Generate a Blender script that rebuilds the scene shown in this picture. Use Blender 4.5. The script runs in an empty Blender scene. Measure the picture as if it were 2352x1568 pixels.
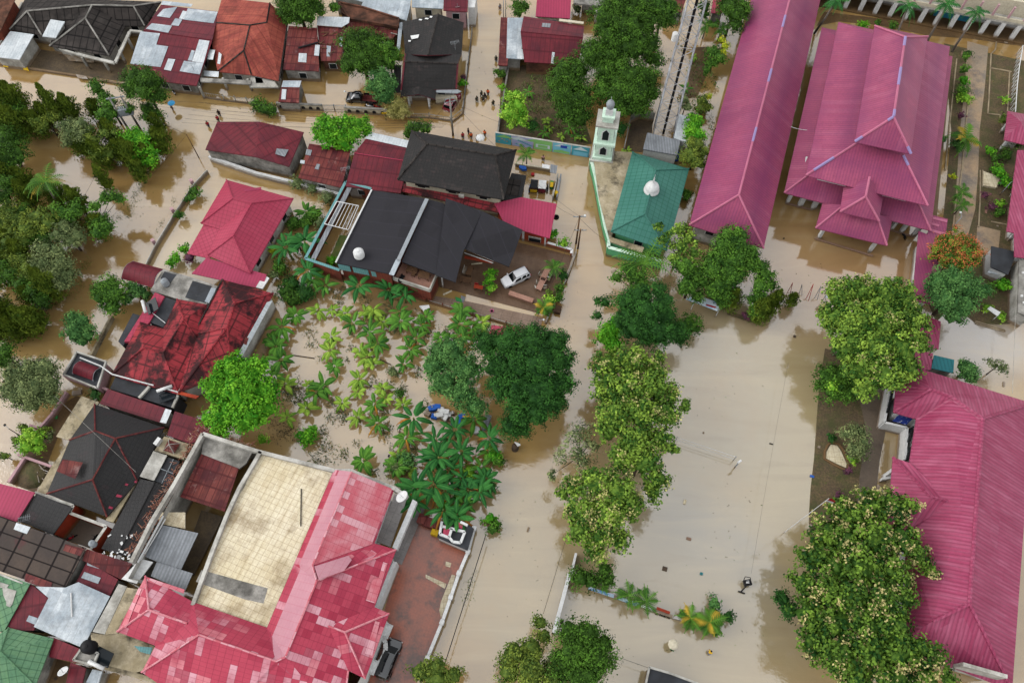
import bpy, bmesh, math, random
import numpy as np
from mathutils import Vector, Matrix, noise
random.seed(7); rng = np.random.default_rng(7)
sc = bpy.context.scene
col = sc.collection
R_ = math.radians
# ---------------- camera ----------------
CAMH = 100.0
FPX = 3111.0                                   # focal length in pixels of the 4000 px wide photograph
nd = Vector((-15, 1566, FPX)).normalized()     # straight down, in camera axes (right, down, forward)
Zw = -nd
fw = Vector((0, 0, 1)); Yw = (fw - fw.dot(nd) * nd).normalized(); Xw = Yw.cross(Zw)
def c2w(v): return Vector((v.dot(Xw), v.dot(Yw), v.dot(Zw)))
cd = bpy.data.cameras.new('camera'); cam = bpy.data.objects.new('camera', cd); col.objects.link(cam)
r_, u_, b_ = c2w(Vector((1, 0, 0))), c2w(Vector((0, -1, 0))), c2w(Vector((0, 0, -1)))
cam.matrix_world = Matrix(((r_.x, u_.x, b_.x, 0), (r_.y, u_.y, b_.y, 0), (r_.z, u_.z, b_.z, CAMH), (0, 0, 0, 1)))
cd.sensor_width = 36; cd.lens = FPX / 4000 * 36; cd.clip_end = 2000
sc.camera = cam
# ---------------- light ----------------
SUN_EL, SUN_AZ = R_(37), R_(-88)
w = bpy.data.worlds.new("World"); sc.world = w; w.use_nodes = True
nt = w.node_tree; bg = nt.nodes['Background']
sky = nt.nodes.new('ShaderNodeTexSky'); sky.sky_type = 'NISHITA'; sky.sun_disc = False
sky.sun_elevation = SUN_EL; sky.sun_rotation = SUN_AZ
sky.air_density = 1; sky.dust_density = 6; sky.ozone_density = .5
hs = nt.nodes.new('ShaderNodeHueSaturation'); hs.inputs['Saturation'].default_value = .1
nt.links.new(sky.outputs[0], hs.inputs['Color']); ov = nt.nodes.new('ShaderNodeMix'); ov.data_type = 'RGBA'; ov.inputs[0].default_value = .6; ov.inputs[7].default_value = (7.6, 7.8, 8.1, 1)    # even cloud deck over the clear sky
nt.links.new(hs.outputs[0], ov.inputs[6]); nt.links.new(ov.outputs[2], bg.inputs[0])
bg.inputs[1].default_value = .15
sl = bpy.data.lights.new('sun', 'SUN'); sl.energy = .5; sl.angle = R_(40); sl.color = (1, .97, .93)
so = bpy.data.objects.new('sun', sl); col.objects.link(so); so.location = (0, 0, 150)
sdir = Vector((math.sin(SUN_AZ) * math.cos(SUN_EL), math.cos(SUN_AZ) * math.cos(SUN_EL), math.sin(SUN_EL)))
so.rotation_euler = sdir.to_track_quat('Z', 'Y').to_euler()
sc.view_settings.view_transform = 'Standard'; sc.view_settings.look = 'None'
sc.view_settings.exposure = 0.95; sc.view_settings.gamma = 1; sc.view_settings.use_curve_mapping = False
KC = .56                                        # photograph colour -> surface colour

# ---------------- photograph pixel + height -> point ----------------
def ray(x, y): return c2w(Vector(((x - 588 * 2) / 2352 * 4000, (y - 784) / 2352 * 4000, FPX)))   # x, y on a 2352 x 1568 grid
def P(x, y, z=0.0):
    d = ray(x, y); t = (CAMH - z) / -d.z
    return Vector((d.x * t, d.y * t, z))
def mpp(x, y, z=0.0):                           # metres per grid pixel at that point
    d = ray(x, y); t = (CAMH - z) / -d.z
    return t * 4000 / 2352
XREG = {'LB': (6.245, 0, 1117.2), 'RT': (8.0, 2058, 0), 'MC': (8.0, 1152.5, 329.3), 'TM': (6.245, 764.4, 88.2)}
def reg(k):                                     # 'V' = the grid itself, 'cr' = enlarged view, column c, row r
    if k == 'V': return 1.0, 0, 0
    if k in XREG: return XREG[k]
    return 4.0, int(k[0]) * 2351 / 4, int(k[1]) * 392
def T(k, x, y):
    s, a, b = reg(k); return x / s + a, y / s + b
def Q(k, x, y, z=0.0): return P(*T(k, x, y), z)
def pts(k, s, z=0.0):                           # "x,y[,z] x,y[,z] ..." -> points
    out = []
    for t in s.split():
        v = [float(i) for i in t.split(',')]
        out.append(Q(k, v[0], v[1], v[2] if len(v) > 2 else z))
    return out
def zat(xy, k, y):                              # height at which a point over xy shows at that row
    tgt = T(k, 0, y)[1]; lo, hi = 0.0, 90.0
    for _ in range(50):
        m = (lo + hi) / 2; v = Vector((xy[0], xy[1], m - CAMH))
        cx = v.x * Xw.x  # not used
        c = Vector((v.x * Xw[0] + v.y * Yw[0] + v.z * Zw[0], v.x * Xw[1] + v.y * Yw[1] + v.z * Zw[1], v.x * Xw[2] + v.y * Yw[2] + v.z * Zw[2]))
        yy = c.y / c.z * FPX * 2352 / 4000 + 784
        if yy > tgt: lo = m
        else: hi = m
    return lo

# ---------------- materials ----------------
def lin(h):
    o = []
    for i in (0, 2, 4):
        c = int(h[i:i + 2], 16) / 255
        o.append((c / 12.92 if c <= .04045 else ((c + .055) / 1.055) ** 2.4) * KC)
    return (*o, 1)
MATS = {}
class NG:
    def __init__(s, m): s.t = m.node_tree; s.n = s.t.nodes; s.l = s.t.links
    def new(s, ty, **kw):
        n = s.n.new(ty)
        for k, v in kw.items(): setattr(n, k, v)
        return n
    def link(s, a, b): s.l.new(a, b)
    def math(s, op, a, b=None, clamp=False):
        n = s.new('ShaderNodeMath', operation=op, use_clamp=clamp)
        for i, v in enumerate((a, b)):
            if v is None: continue
            if isinstance(v, (int, float)): n.inputs[i].default_value = v
            else: s.link(v, n.inputs[i])
        return n.outputs[0]
    def noise(s, vec, scale, det=3, rough=.6):
        n = s.new('ShaderNodeTexNoise'); n.inputs['Scale'].default_value = scale; n.inputs['Detail'].default_value = det; n.inputs['Roughness'].default_value = rough
        if vec is not None: s.link(vec, n.inputs['Vector'])
        return n.outputs[0]
    def step(s, v, a, b):
        n = s.new('ShaderNodeMapRange'); n.inputs[1].default_value = a; n.inputs[2].default_value = b
        s.link(v, n.inputs[0]); return n.outputs[0]
    def mix(s, f, a, b):
        n = s.new('ShaderNodeMix', data_type='RGBA')
        for sock, v in ((n.inputs[0], f), (n.inputs[6], a), (n.inputs[7], b)):
            if isinstance(v, (tuple, int, float)): sock.default_value = v
            else: s.link(v, sock)
        return n.outputs[2]
def M(name, base, alt=None, ns=.5, nlo=.4, nhi=.65, pu=0, pv=0, lw=.1, lcol=None, ln=1.0, patch=None, grime=None, gs=.35, glo=.5, ghi=.75,
      rough=.6, bump=0, spec=.1, streak=None, fine=.12, soft=0, tide=0):
    """base colour with blotches (alt), seams every pu / pv metres along the sheet, random cells (patch=(colour,u,v,share)), grime, streaks down the slope"""
    if name in MATS: return MATS[name]
    m = bpy.data.materials.new(name); m.use_nodes = True; MATS[name] = m; g = NG(m)
    b = g.n['Principled BSDF']
    uv = g.new('ShaderNodeTexCoord'); U = uv.outputs['UV']; O = g.new('ShaderNodeNewGeometry').outputs['Position']
    sep = g.new('ShaderNodeSeparateXYZ'); g.link(U, sep.inputs[0]); u, v = sep.outputs[0], sep.outputs[1]
    c = lin(base)
    if patch:
        for pc in (patch if isinstance(patch, list) else [patch]):
            cu = g.math('FLOOR', g.math('DIVIDE', u, pc[1])); cv = g.math('FLOOR', g.math('DIVIDE', v, pc[2]))
            cb = g.new('ShaderNodeCombineXYZ'); g.link(cu, cb.inputs[0]); g.link(cv, cb.inputs[1]); cb.inputs[2].default_value = len(pc[0]) + pc[3] * 7
            wn = g.new('ShaderNodeTexWhiteNoise'); g.link(cb.outputs[0], wn.inputs[0])
            # cells gather where a slow noise is high
            nn = g.noise(cb.outputs[0], .17, 1); f = g.math('ADD', g.math('MULTIPLY', wn.outputs[0], .55), g.math('MULTIPLY', nn, .9))
            th = 1.12 - pc[3]
            c = g.mix(g.math('MULTIPLY', g.math('GREATER_THAN', f, th), pc[4] if len(pc) > 4 else 1.0), c, lin(pc[0]))
    if alt: c = g.mix(g.step(g.noise(O, ns, 4), nlo, nhi), c, lin(alt))
    if fine:
        nf = g.noise(O, 3.5, 3, .7); c = g.mix(g.math('MULTIPLY', g.step(nf, .35, .7), fine * 2.2), c, (0.02, .018, .016, 1))
    if streak:
        cb = g.new('ShaderNodeCombineXYZ'); g.link(g.math('MULTIPLY', u, 2.2), cb.inputs[0]); g.link(g.math('MULTIPLY', v, .22), cb.inputs[1])
        c = g.mix(g.math('MULTIPLY', g.step(g.noise(cb.outputs[0], 1, 3), .45, .72), streak[1]), c, lin(streak[0]))
    if grime: c = g.mix(g.math('MULTIPLY', g.step(g.noise(O, gs, 6, .68), glo, ghi), grime[1]), c, lin(grime[0]))
    h = None
    for per, s_ in ((pu, u), (pv, v)):
        if per:
            fr = g.math('ABSOLUTE', g.math('SUBTRACT', g.math('FRACT', g.math('DIVIDE', s_, per)), .5))
            ln_ = g.step(fr, .5 - lw * (2 if soft else 1), .5 if soft else .5 - lw * .4)
            c = g.mix(g.math('MULTIPLY', ln_, ln), c, lin(lcol) if lcol else tuple(x * .45 for x in lin(base)[:3]) + (1,))
            h = ln_ if h is None else g.math('MAXIMUM', h, ln_)
    if tide:                                       # silt left on the foot of the wall by the flood
        sp = g.new('ShaderNodeSeparateXYZ'); g.link(O, sp.inputs[0]); zz = g.math('ADD', sp.outputs[2], g.math('MULTIPLY', g.noise(O, 1.1, 3), -.8))
        c = g.mix(g.math('MULTIPLY', g.step(zz, .35, .05), tide), c, lin('7d6344'))
    if isinstance(c, tuple): b.inputs['Base Color'].default_value = c
    else: g.link(c, b.inputs['Base Color'])
    b.inputs['Roughness'].default_value = rough; b.inputs['Specular IOR Level'].default_value = spec
    if bump:
        bp = g.new('ShaderNodeBump'); bp.inputs['Strength'].default_value = .5; bp.inputs['Distance'].default_value = bump
        hh = g.noise(O, 2.5, 3)
        if h is not None: hh = g.math('ADD', g.math('MULTIPLY', hh, .4), g.math('MULTIPLY', h, -1.0))
        g.link(hh, bp.inputs['Height']); g.link(bp.outputs[0], b.inputs['Normal'])
    return m
def LM(name, c1, c2, c3=None, share=.0, trans=.0):
    """leaves: colour runs from c1 to c2 with each leaf's own tint; tint above 2 is a flower or dead leaf in c3"""
    if name in MATS: return MATS[name]
    m = bpy.data.materials.new(name); m.use_nodes = True; MATS[name] = m; g = NG(m); b = g.n['Principled BSDF']
    a = g.new('ShaderNodeAttribute'); a.attribute_name = 'tint'; t = a.outputs['Fac']
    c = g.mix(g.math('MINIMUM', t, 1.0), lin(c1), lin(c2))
    if c3: c = g.mix(g.math('GREATER_THAN', t, 1.5), c, lin(c3))
    o = g.new('ShaderNodeNewGeometry').outputs['Position']
    c = g.mix(g.math('MULTIPLY', g.step(g.noise(o, .5, 3), .4, .62), .4), c, tuple(x * 1.1 for x in lin(c1)[:3]) + (1,))
    g.link(c, b.inputs['Base Color']); b.inputs['Roughness'].default_value = .65; b.inputs['Specular IOR Level'].default_value = .07
    return m

# ---------------- mesh builder ----------------
class MB:
    def __init__(s): s.v = []; s.f = []; s.mi = []
    def poly(s, ps, m=0):
        n = len(s.v); s.v += [tuple(p) for p in ps]; s.f.append(tuple(range(n, n + len(ps)))); s.mi.append(m); return s
    def prism(s, ps, dz, m=0, top=None):           # ps: top outline, walls go down dz
        n = len(ps); lo = [Vector(p) - Vector((0, 0, dz)) for p in ps]
        ar = sum(ps[i][0] * ps[(i + 1) % n][1] - ps[(i + 1) % n][0] * ps[i][1] for i in range(n))
        if ar < 0: ps = ps[::-1]; lo = lo[::-1]
        s.poly(ps, m if top is None else top); s.poly(lo[::-1], m)
        for i in range(n): j = (i + 1) % n; s.poly([lo[i], lo[j], ps[j], ps[i]], m)
        return s
    def box(s, c, sx, sy, sz, rz=0, m=0, tilt=None):   # c = centre of the base
        R = Matrix.Rotation(rz, 3, 'Z')
        if tilt is not None: R = R @ tilt
        c = Vector(c); q = [c + R @ Vector((x * sx / 2, y * sy / 2, z * sz)) for z in (0, 1) for x, y in ((-1, -1), (1, -1), (1, 1), (-1, 1))]
        for a in ((3, 2, 1, 0), (4, 5, 6, 7), (0, 1, 5, 4), (1, 2, 6, 5), (2, 3, 7, 6), (3, 0, 4, 7)): s.poly([q[i] for i in a], m)
        return s
    def tube(s, ps, r, n=6, m=0, cap=True):
        ps = [Vector(p) for p in ps]; rs = r if isinstance(r, (list, tuple)) else [r] * len(ps); base = len(s.v); up = None
        for i, p in enumerate(ps):
            d = (ps[min(i + 1, len(ps) - 1)] - ps[max(i - 1, 0)]).normalized()
            a = d.cross(Vector((0, 0, 1)) if abs(d.z) < .95 else Vector((1, 0, 0))).normalized(); b = d.cross(a)
            s.v += [tuple(p + (a * math.cos(t) + b * math.sin(t)) * rs[i]) for t in (2 * math.pi * k / n for k in range(n))]
        for i in range(len(ps) - 1):
            for k in range(n):
                a0 = base + i * n + k; a1 = base + i * n + (k + 1) % n
                s.f.append((a0, a1, a1 + n, a0 + n)); s.mi.append(m)
        if cap:
            s.f.append(tuple(base + k for k in range(n))[::-1]); s.mi.append(m)
            s.f.append(tuple(base + (len(ps) - 1) * n + k for k in range(n))); s.mi.append(m)
        return s
    def lathe(s, c, prof, n=16, m=0):              # prof: (radius, height)
        c = Vector(c); return s._rings([[c + Vector((r * math.cos(2 * math.pi * k / n), r * math.sin(2 * math.pi * k / n), z)) for k in range(n)] for r, z in prof], m)
    def _rings(s, rings, m=0, closed=True, capped=True):
        base = len(s.v); n = len(rings[0])
        for r in rings: s.v += [tuple(p) for p in r]
        for i in range(len(rings) - 1):
            for k in range(n if closed else n - 1):
                a0 = base + i * n + k; a1 = base + i * n + (k + 1) % n
                s.f.append((a0, a1, a1 + n, a0 + n)); s.mi.append(m)
        if capped:
            s.f.append(tuple(range(base, base + n))[::-1]); s.mi.append(m)
            s.f.append(tuple(range(base + (len(rings) - 1) * n, base + len(rings) * n))); s.mi.append(m)
        return s
    def bar(s, a, b, wd, h, m=0, up=0):            # beam from a to b, width wd, height h, resting on the a-b line
        a, b = Vector(a), Vector(b); d = (b - a); n = Vector((-d.y, d.x, 0))
        n = n.normalized() * wd / 2 if n.length > 1e-6 else Vector((wd / 2, 0, 0)); z = Vector((0, 0, h)); q = [a - n, b - n, b + n, a + n]; q += [p + z for p in q]
        for f in ((3, 2, 1, 0), (4, 5, 6, 7), (0, 1, 5, 4), (1, 2, 6, 5), (2, 3, 7, 6), (3, 0, 4, 7)): s.poly([q[i] for i in f], m)
        return s
    def build(s, name, mats, parent=None, smooth=False, loc=None, ang=0):
        me = bpy.data.meshes.new(name); mats = mats if isinstance(mats, (list, tuple)) else [mats]
        base = parent.location.copy() if parent is not None and loc is None else Vector(loc or (0, 0, 0))
        if parent is not None and parent.parent is not None: base = root_of(parent).location.copy()
        vs = [(x - base.x, y - base.y, z - base.z) for x, y, z in s.v]
        me.from_pydata(vs, [], s.f)
        for m in mats: me.materials.append(m)
        uvl = me.uv_layers.new(name='UVMap'); ca, sa = math.cos(ang), math.sin(ang)
        for p, mi in zip(me.polygons, s.mi):
            p.material_index = mi; p.use_smooth = smooth
            n = p.normal
            if abs(n.z) > .9995: ux = Vector((ca, sa, 0)); vx = Vector((-sa, ca, 0))
            else: ux = Vector((0, 0, 1)).cross(n).normalized(); vx = n.cross(ux)
            for li in p.loop_indices:
                co = me.vertices[me.loops[li].vertex_index].co; co = co + base; uvl.data[li].uv = (co.dot(ux), co.dot(vx))
        o = bpy.data.objects.new(name, me); col.objects.link(o)
        if parent is not None: o.parent = parent
        else: o.location = base
        return o
def root_of(o):
    while o.parent is not None: o = o.parent
    return o
def tag(o, label=None, cat=None, group=None, kind=None):
    if label: o['label'] = label
    if cat: o['category'] = cat
    if group: o['group'] = group
    if kind: o['kind'] = kind
    return o
def thing(name, label, cat, loc=(0, 0, 0), rz=0, group=None):
    o = bpy.data.objects.new(name, None); col.objects.link(o); o.location = loc; o.rotation_euler = (0, 0, rz); o.empty_display_size = .3
    return tag(o, label, cat, group)
def copy_tree(o, parent=None):
    c = o.copy(); col.objects.link(c)
    if parent is not None: c.parent = parent
    for ch in o.children: copy_tree(ch, c)
    return c
def struct(name, mb, m, ang=0): return tag(mb.build(name, m, ang=ang), kind='structure')
def cen(ps):
    c = Vector((0, 0, 0))
    for p in ps: c += p
    return c / len(ps)
def inset(ps, d):
    n = len(ps); ar = sum(ps[i].x * ps[(i + 1) % n].y - ps[(i + 1) % n].x * ps[i].y for i in range(n)); sg = 1 if ar > 0 else -1; out = []
    for i in range(n):
        a, b, c = ps[i - 1], ps[i], ps[(i + 1) % n]
        e1 = Vector((b.x - a.x, b.y - a.y)); e2 = Vector((c.x - b.x, c.y - b.y))
        if e1.length < 1e-4 or e2.length < 1e-4: out.append(b.copy()); continue
        e1.normalize(); e2.normalize()
        n1 = Vector((-e1.y, e1.x)) * sg; n2 = Vector((-e2.y, e2.x)) * sg; bi = n1 + n2
        k = d / max(.35, 1 + n1.dot(n2)) * 1.0
        out.append(Vector((b.x + bi.x * k, b.y + bi.y * k, b.z)))
    return out
def onpl(k, s, tri, off=.05):                   # pixels -> points on the plane of three points, lifted off
    a, b, c = tri; n = (b - a).cross(c - a).normalized()
    if n.z < 0: n = -n
    o = Vector((0, 0, CAMH)); out = []
    for t in s.split():
        x, y = [float(i) for i in t.split(',')[:2]]; d = ray(*T(k, x, y)); tt = (a + n * off - o).dot(n) / d.dot(n); out.append(o + d * tt)
    return out
def parse(k, s, he, hr):
    D = {}
    for t in s.split():
        v = [float(i) for i in t[1:].split(',')]
        D[t[0]] = Q(k, v[0], v[1], v[2] if len(v) > 2 else (hr if t[0].isupper() else he))
    return D
class House:
    def __init__(s, name, label, cat, k, vs, fs, rm, wm=None, wall=None, he=3.0, hr=5.0, ins=.5, caps='', capm=None, capw=.16, th=.14, win=True, z0=-.5, group=None, roofname='roof', fasc=None, wz=.25):
        s.k = k; s.D = D = parse(k, vs, he, hr); s.c = cen(list(D.values())); s.root = thing(name, label, cat, (s.c.x, s.c.y, 0), group=group)
        s.roof = s.slab(fs, rm, roofname, th, fasc)
        if wall and wm:
            ps = inset([D[c] for c in wall], ins); mb = MB(); n = len(ps); s.wps = ps
            ar = sum(ps[i].x * ps[(i + 1) % n].y - ps[(i + 1) % n].x * ps[i].y for i in range(n))
            if ar < 0: ps = ps[::-1]
            for i in range(n):
                a, b = ps[i], ps[(i + 1) % n]
                mb.poly([(a.x, a.y, z0), (b.x, b.y, z0), (b.x, b.y, b.z - th - wz), (a.x, a.y, a.z - th - wz)])
            s.wall = mb.build('wall', wm, s.root)
            if win:
                for i in range(n):
                    a, b = ps[i], ps[(i + 1) % n]; L = Vector((b.x - a.x, b.y - a.y)); nn = Vector((L.y, -L.x)); mid = (a + b) / 2
                    if L.length < 2.6 or nn.dot(Vector((-mid.x, -mid.y))) < 0: continue
                    cnt = max(1, int(L.length / 3.6)); nn.normalize(); dd = L.normalized(); top = min(a.z, b.z) - .75; bot = max(.5, top - 1.2)
                    for q in range(cnt):
                        t = (q + .5) / cnt * L.length; c = Vector((a.x + dd.x * t + nn.x * .03, a.y + dd.y * t + nn.y * .03, bot))
                        s.window(c, math.atan2(dd.y, dd.x), 1.3, top - bot)
        if caps:
            mb = MB()
            for e in caps.split():
                for a, b in zip(e[:-1], e[1:]): mb.tube([D[a] + Vector((0, 0, .05)), D[b] + Vector((0, 0, .05))], capw, 5)
            mb.build('ridge_cap', capm or rm, s.root)
    def slab(s, fs, rm, name='roof', th=.14, fasc=None, parent=None):
        D = s.D; mb = MB(); use = {}
        for f in fs.split():
            ps = [D[c] for c in f]; nrm = Vector((0, 0, 0))
            for i in range(len(ps)): nrm += ps[i].cross(ps[(i + 1) % len(ps)])
            if nrm.z < 0: ps = ps[::-1]; f = f[::-1]
            if len(ps) > 4: tris = None
            mb.poly(ps); mb.poly([p - Vector((0, 0, th)) for p in ps[::-1]])
            for i in range(len(f)):
                e = (f[i], f[(i + 1) % len(f)]); use.setdefault(frozenset(e), []).append(e)
        for es in use.values():
            if len(es) == 1:
                a, b = D[es[0][0]], D[es[0][1]]; z = Vector((0, 0, th)); mb.poly([a - z, b - z, b, a], 1 if fasc else 0)
        return mb.build(name, [rm, fasc] if fasc else rm, parent or s.root)
    def window(s, c, rz, wd=1.3, h=1.1, m='glass'):
        fr = MB().box(c, wd, .08, h, rz).build('window', MATS['white'], s.root)
        d = Vector((math.sin(rz), -math.cos(rz), 0)) * .05
        MB().box(c + d + Vector((0, 0, .08)), wd - .16, .06, h - .16, rz).build('pane', MATS[m], fr)
    def patch(s, f, sh, m, name='roof_sheet', off=.06, k=None, th=.03):
        tri = [s.D[c] for c in f[:3]]; o = None
        for q in sh.split(';'):
            o = MB().prism(onpl(k or s.k, q, tri, off), th).build(name, m, s.root)
        return o
    def part(s, name, mb, m, smooth=False): return mb.build(name, m, s.root, smooth)
def plate(k, sh, z, th=.15): return MB().prism(pts(k, sh, z), th)
def wallline(k, sh, h, wd=.2, z=0.0, m=0, mb=None):      # wall following base points
    mb = mb or MB(); ps = pts(k, sh, z)
    for a, b in zip(ps[:-1], ps[1:]): mb.bar(a - Vector((0, 0, .4)), b - Vector((0, 0, .4)), wd, h + .4 + z * 0, m)
    return mb
def wallobj(name, label, cat, k, sh, h, m, wd=.2, ztop=True, capm=None, posts=None, group=None, postm=None):
    """boundary wall whose TOP edge is traced in the photograph at height h"""
    ps = pts(k, sh, h); mb = MB(); c = cen(ps); root = thing(name, label, cat, (c.x, c.y, 0), group=group)
    for a, b in zip(ps[:-1], ps[1:]): mb.bar(Vector((a.x, a.y, -.4)), Vector((b.x, b.y, -.4)), wd, h + .4)
    mb.build('panel' if cat != 'wall' else 'wall_panel', m, root)
    if capm:
        mb = MB()
        for a, b in zip(ps[:-1], ps[1:]): mb.bar(a, b, wd + .14, .1)
        mb.build('coping', capm, root)
    if posts:
        for a, b in zip(ps[:-1], ps[1:]):
            n = max(1, round((b - a).length / posts))
            for i in range(n + (1 if b is ps[-1] else 0)):
                p = a.lerp(b, i / n); MB().box((p.x, p.y, -.4), .42, .42, h + .65, math.atan2((b - a).y, (b - a).x)).box((p.x, p.y, h + .25), .52, .52, .08, math.atan2((b - a).y, (b - a).x)).build('post', postm or capm or m, root)
    return root
def railfence(name, label, k, sh, h, m, sp=.25, posts=2.4, wd=.05, group=None, base=None):
    ps = pts(k, sh, h); c = cen(ps); root = thing(name, label, 'fence', (c.x, c.y, 0), group=group); mb = MB(); pb = MB()
    for a, b in zip(ps[:-1], ps[1:]):
        A, B = Vector((a.x, a.y, -.2)), Vector((b.x, b.y, -.2)); L = (B - A).length
        for z in (.45, h + .15): mb.bar(A + Vector((0, 0, z)), B + Vector((0, 0, z)), wd, .05)
        for i in range(int(L / sp) + 1): p = A.lerp(B, i * sp / L); mb.box(p, .035, .035, h + .3)
        n = max(1, round(L / posts))
        for i in range(n + 1): pb.box(A.lerp(B, i / n), .14, .14, h + .5, math.atan2((B - A).y, (B - A).x))
        if base: pb.bar(A, B, .2, .5)
    mb.build('railing', m, root); pb.build('posts', base or m, root)
    return root
# ---------------- palette ----------------
M('white', tide=.8, base='e4e4e2', grime=('8a8880', .35), rough=.5); M('offwhite', tide=.8, base='d2cfc6', alt='a8a49a', grime=('55524a', .6), glo=.45, ghi=.7, rough=.8)
M('cream', tide=.8, base='ddd3ba', grime=('6d6656', .5), rough=.8)
g = M('glass', '1a2024', rough=.12, fine=0); M('carglass', '0c1012', rough=.06, fine=0)
M('black', '1c1c1e', rough=.5, fine=0); M('rubber', '141414', rough=.9, fine=0)
M('steel', tide=.8, base='9aa0a4', rough=.4, grime=('5a4a40', .4)); M('galv', 'a9acae', '8a7a76', ns=.3, rough=.45)
M('timber', '7a5a40', '4c382a', rough=.8); M('red', 'b02a2c'); M('yellow', 'd8b020'); M('blue', '2a62b8')
M('concrete', tide=.8, base='aeaaa2', alt='7c7972', ns=.6, grime=('2f2d2a', .7), glo=.45, ghi=.68, rough=.9, bump=.02)
M('darkslab', '3c3f44', '2a2b2e', ns=.4, grime=('85857f', .5), glo=.62, ghi=.72, rough=.5)
M('beigeslab', 'a6987a', 'c2b498', ns=.6, grime=('38332b', .85), glo=.5, ghi=.64, rough=.9)
M('brickwall', tide=.8, base='8a4534', alt='6e3a2e', ns=1.2, pu=.45, pv=.18, lw=.08, grime=('3a2a22', .5), rough=.9)
M('ruinbrick', tide=.8, base='7d5240', alt='5a3d30', ns=.8, grime=('2c221c', .8), glo=.42, ghi=.62, rough=.95, bump=.05)
M('zinc', 'b9c2c8', '9da8b0', ns=.35, pu=.8, lw=.05, ln=.35, rough=.45, grime=('6a6460', .35), gs=.8, patch=('d3dade', 1.6, 2.4, .35), streak=('80868a', .3))
M('zincwhite', 'dfe4e6', 'c4ccd0', ns=.4, pu=.45, lw=.12, ln=.35, rough=.45, streak=('8a8c8c', .3))
M('zincgrey', '9da1a6', '85898d', ns=.4, pu=.42, lw=.2, ln=.7, soft=1, rough=.5, streak=('55575a', .5))
M('maroon', '6c2430', '7c2a34', ns=.25, pu=.8, pv=2.4, lw=.08, ln=.6, rough=.5, grime=('3a1c22', .55), glo=.5, ghi=.72, streak=('4e2028', .45), patch=('5a2230', .8, 2.4, .35, .6))
M('maroonrust', '6a2a2c', '83423a', ns=.35, pu=.8, pv=1.8, lw=.09, ln=.75, rough=.6, grime=('b79a92', .45), gs=.6, glo=.58, ghi=.72, streak=('3a1a1c', .55), patch=[('4e2026', .8, 1.8, .4, .8), ('8c4a44', .8, 1.8, .22, .7)])
M('pinkmetal', 'b0405e', 'a43a58', ns=.15, pu=.45, lw=.16, ln=.42, soft=1, rough=.42, streak=('8c3048', .25), fine=.06)
M('purple', 'b25874', 'a24a68', ns=.07, nlo=.35, nhi=.7, patch=[('9c4460', .9, 7, .42, .35), ('c47890', .9, 9, .3, .3)], pu=.42, lw=.2, ln=.42, lcol='6e3058', soft=1, pv=6.1, rough=.38, streak=('8e4468', .45), fine=.12, grime=('7e3a5c', .5), gs=.18, glo=.45, ghi=.7)
M('crimson', 'aa4868', '9a3a58', ns=.08, nlo=.35, nhi=.7, patch=[('8e3050', .9, 8, .42, .2), ('c47890', .9, 11, .3, .15)], pu=.45, lw=.17, ln=.45, lcol='64223f', soft=1, rough=.36, streak=('d086a0', .35), fine=.08, grime=('7e2544', .4), gs=.12, glo=.45, ghi=.7)
M('ridgepink', 'c0708a', 'b66680', rough=.4, fine=.04); M('ridgelilac', '9a8ab8', rough=.45, fine=.04)
M('tilered', 'a04e42', '8a3c36', ns=.3, pu=1.9, pv=1.0, lw=.06, ln=.6, rough=.75, grime=('5c2c26', .75), glo=.48, ghi=.7, streak=('c06a52', .5), bump=.03)
M('tilestain', 'ac3840', '983038', ns=.3, pu=1.1, pv=2.2, lw=.07, ln=.9, lcol='4a1c1e', rough=.6, grime=('241214', .95), gs=.28, glo=.46, ghi=.56, streak=('5c2226', .5))
M('tileblack', '1c1918', '151312', ns=.4, pv=.5, pu=.5, lw=.16, ln=.5, rough=.75, spec=.25, grime=('4a3836', .5), gs=.9, glo=.54, ghi=.72, patch=('3a312e', .6, .42, .12, .6), bump=.04)
M('tileblackred', '171415', '110f10', ns=.4, pv=.5, pu=.5, lw=.16, ln=.5, rough=.7, spec=.3, grime=('3a1a20', .5), gs=.3, glo=.58, ghi=.7, bump=.04)
M('shingle', '1e1d22', '26252b', ns=.12, pu=2.2, lw=.03, ln=.6, lcol='34323a', rough=.85, spec=.2, fine=.1, patch=('2a292f', 2.2, 3.4, .45, .6))
M('asbestos', '302c2a', '423c39', ns=.5, pu=1.2, pv=2.0, lw=.08, ln=.95, lcol='171514', rough=.9, grime=('5e5853', .5), glo=.5, ghi=.72, bump=.03)
M('asbrown', '4c4440', '5c5048', ns=.3, pu=2.6, pv=1.6, lw=.07, ln=.95, lcol='1c1716', rough=.9, grime=('6a3038', .45), gs=.25, glo=.58, ghi=.66, bump=.03)
M('greentile', '40766a', '4c8476', ns=.15, pu=.7, pv=.9, lw=.1, ln=.5, rough=.45, streak=('2d6a56', .4), lcol='1f5a48', fine=.05)
M('greenshingle', '6c9470', '5c8866', ns=.3, pu=.8, pv=.8, lw=.1, ln=.5, lcol='2c5038', rough=.6, streak=('7aa06a', .35))
M('pinktile', 'b84458', 'a83a50', ns=.2, pu=.85, pv=.48, lw=.06, ln=.5, lcol='7c2238', rough=.42, patch=[('d8a0aa', .85, 1.92, .28), ('a02c44', .85, .96, .22, .8), ('d8848c', 1.7, .96, .14, .9)], fine=.05)
M('pinklight', 'bc8490', 'c48e98', ns=.3, pu=.85, pv=.48, lw=.05, ln=.35, lcol='b05868', rough=.3, fine=.04)
M('pinkrose', 'cc6672', 'd89098', ns=.5, pu=.85, pv=.48, lw=.06, ln=.5, lcol='a03c4c', rough=.4, patch=('e0a8b0', .85, 2.4, .3), fine=.04)
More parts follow.
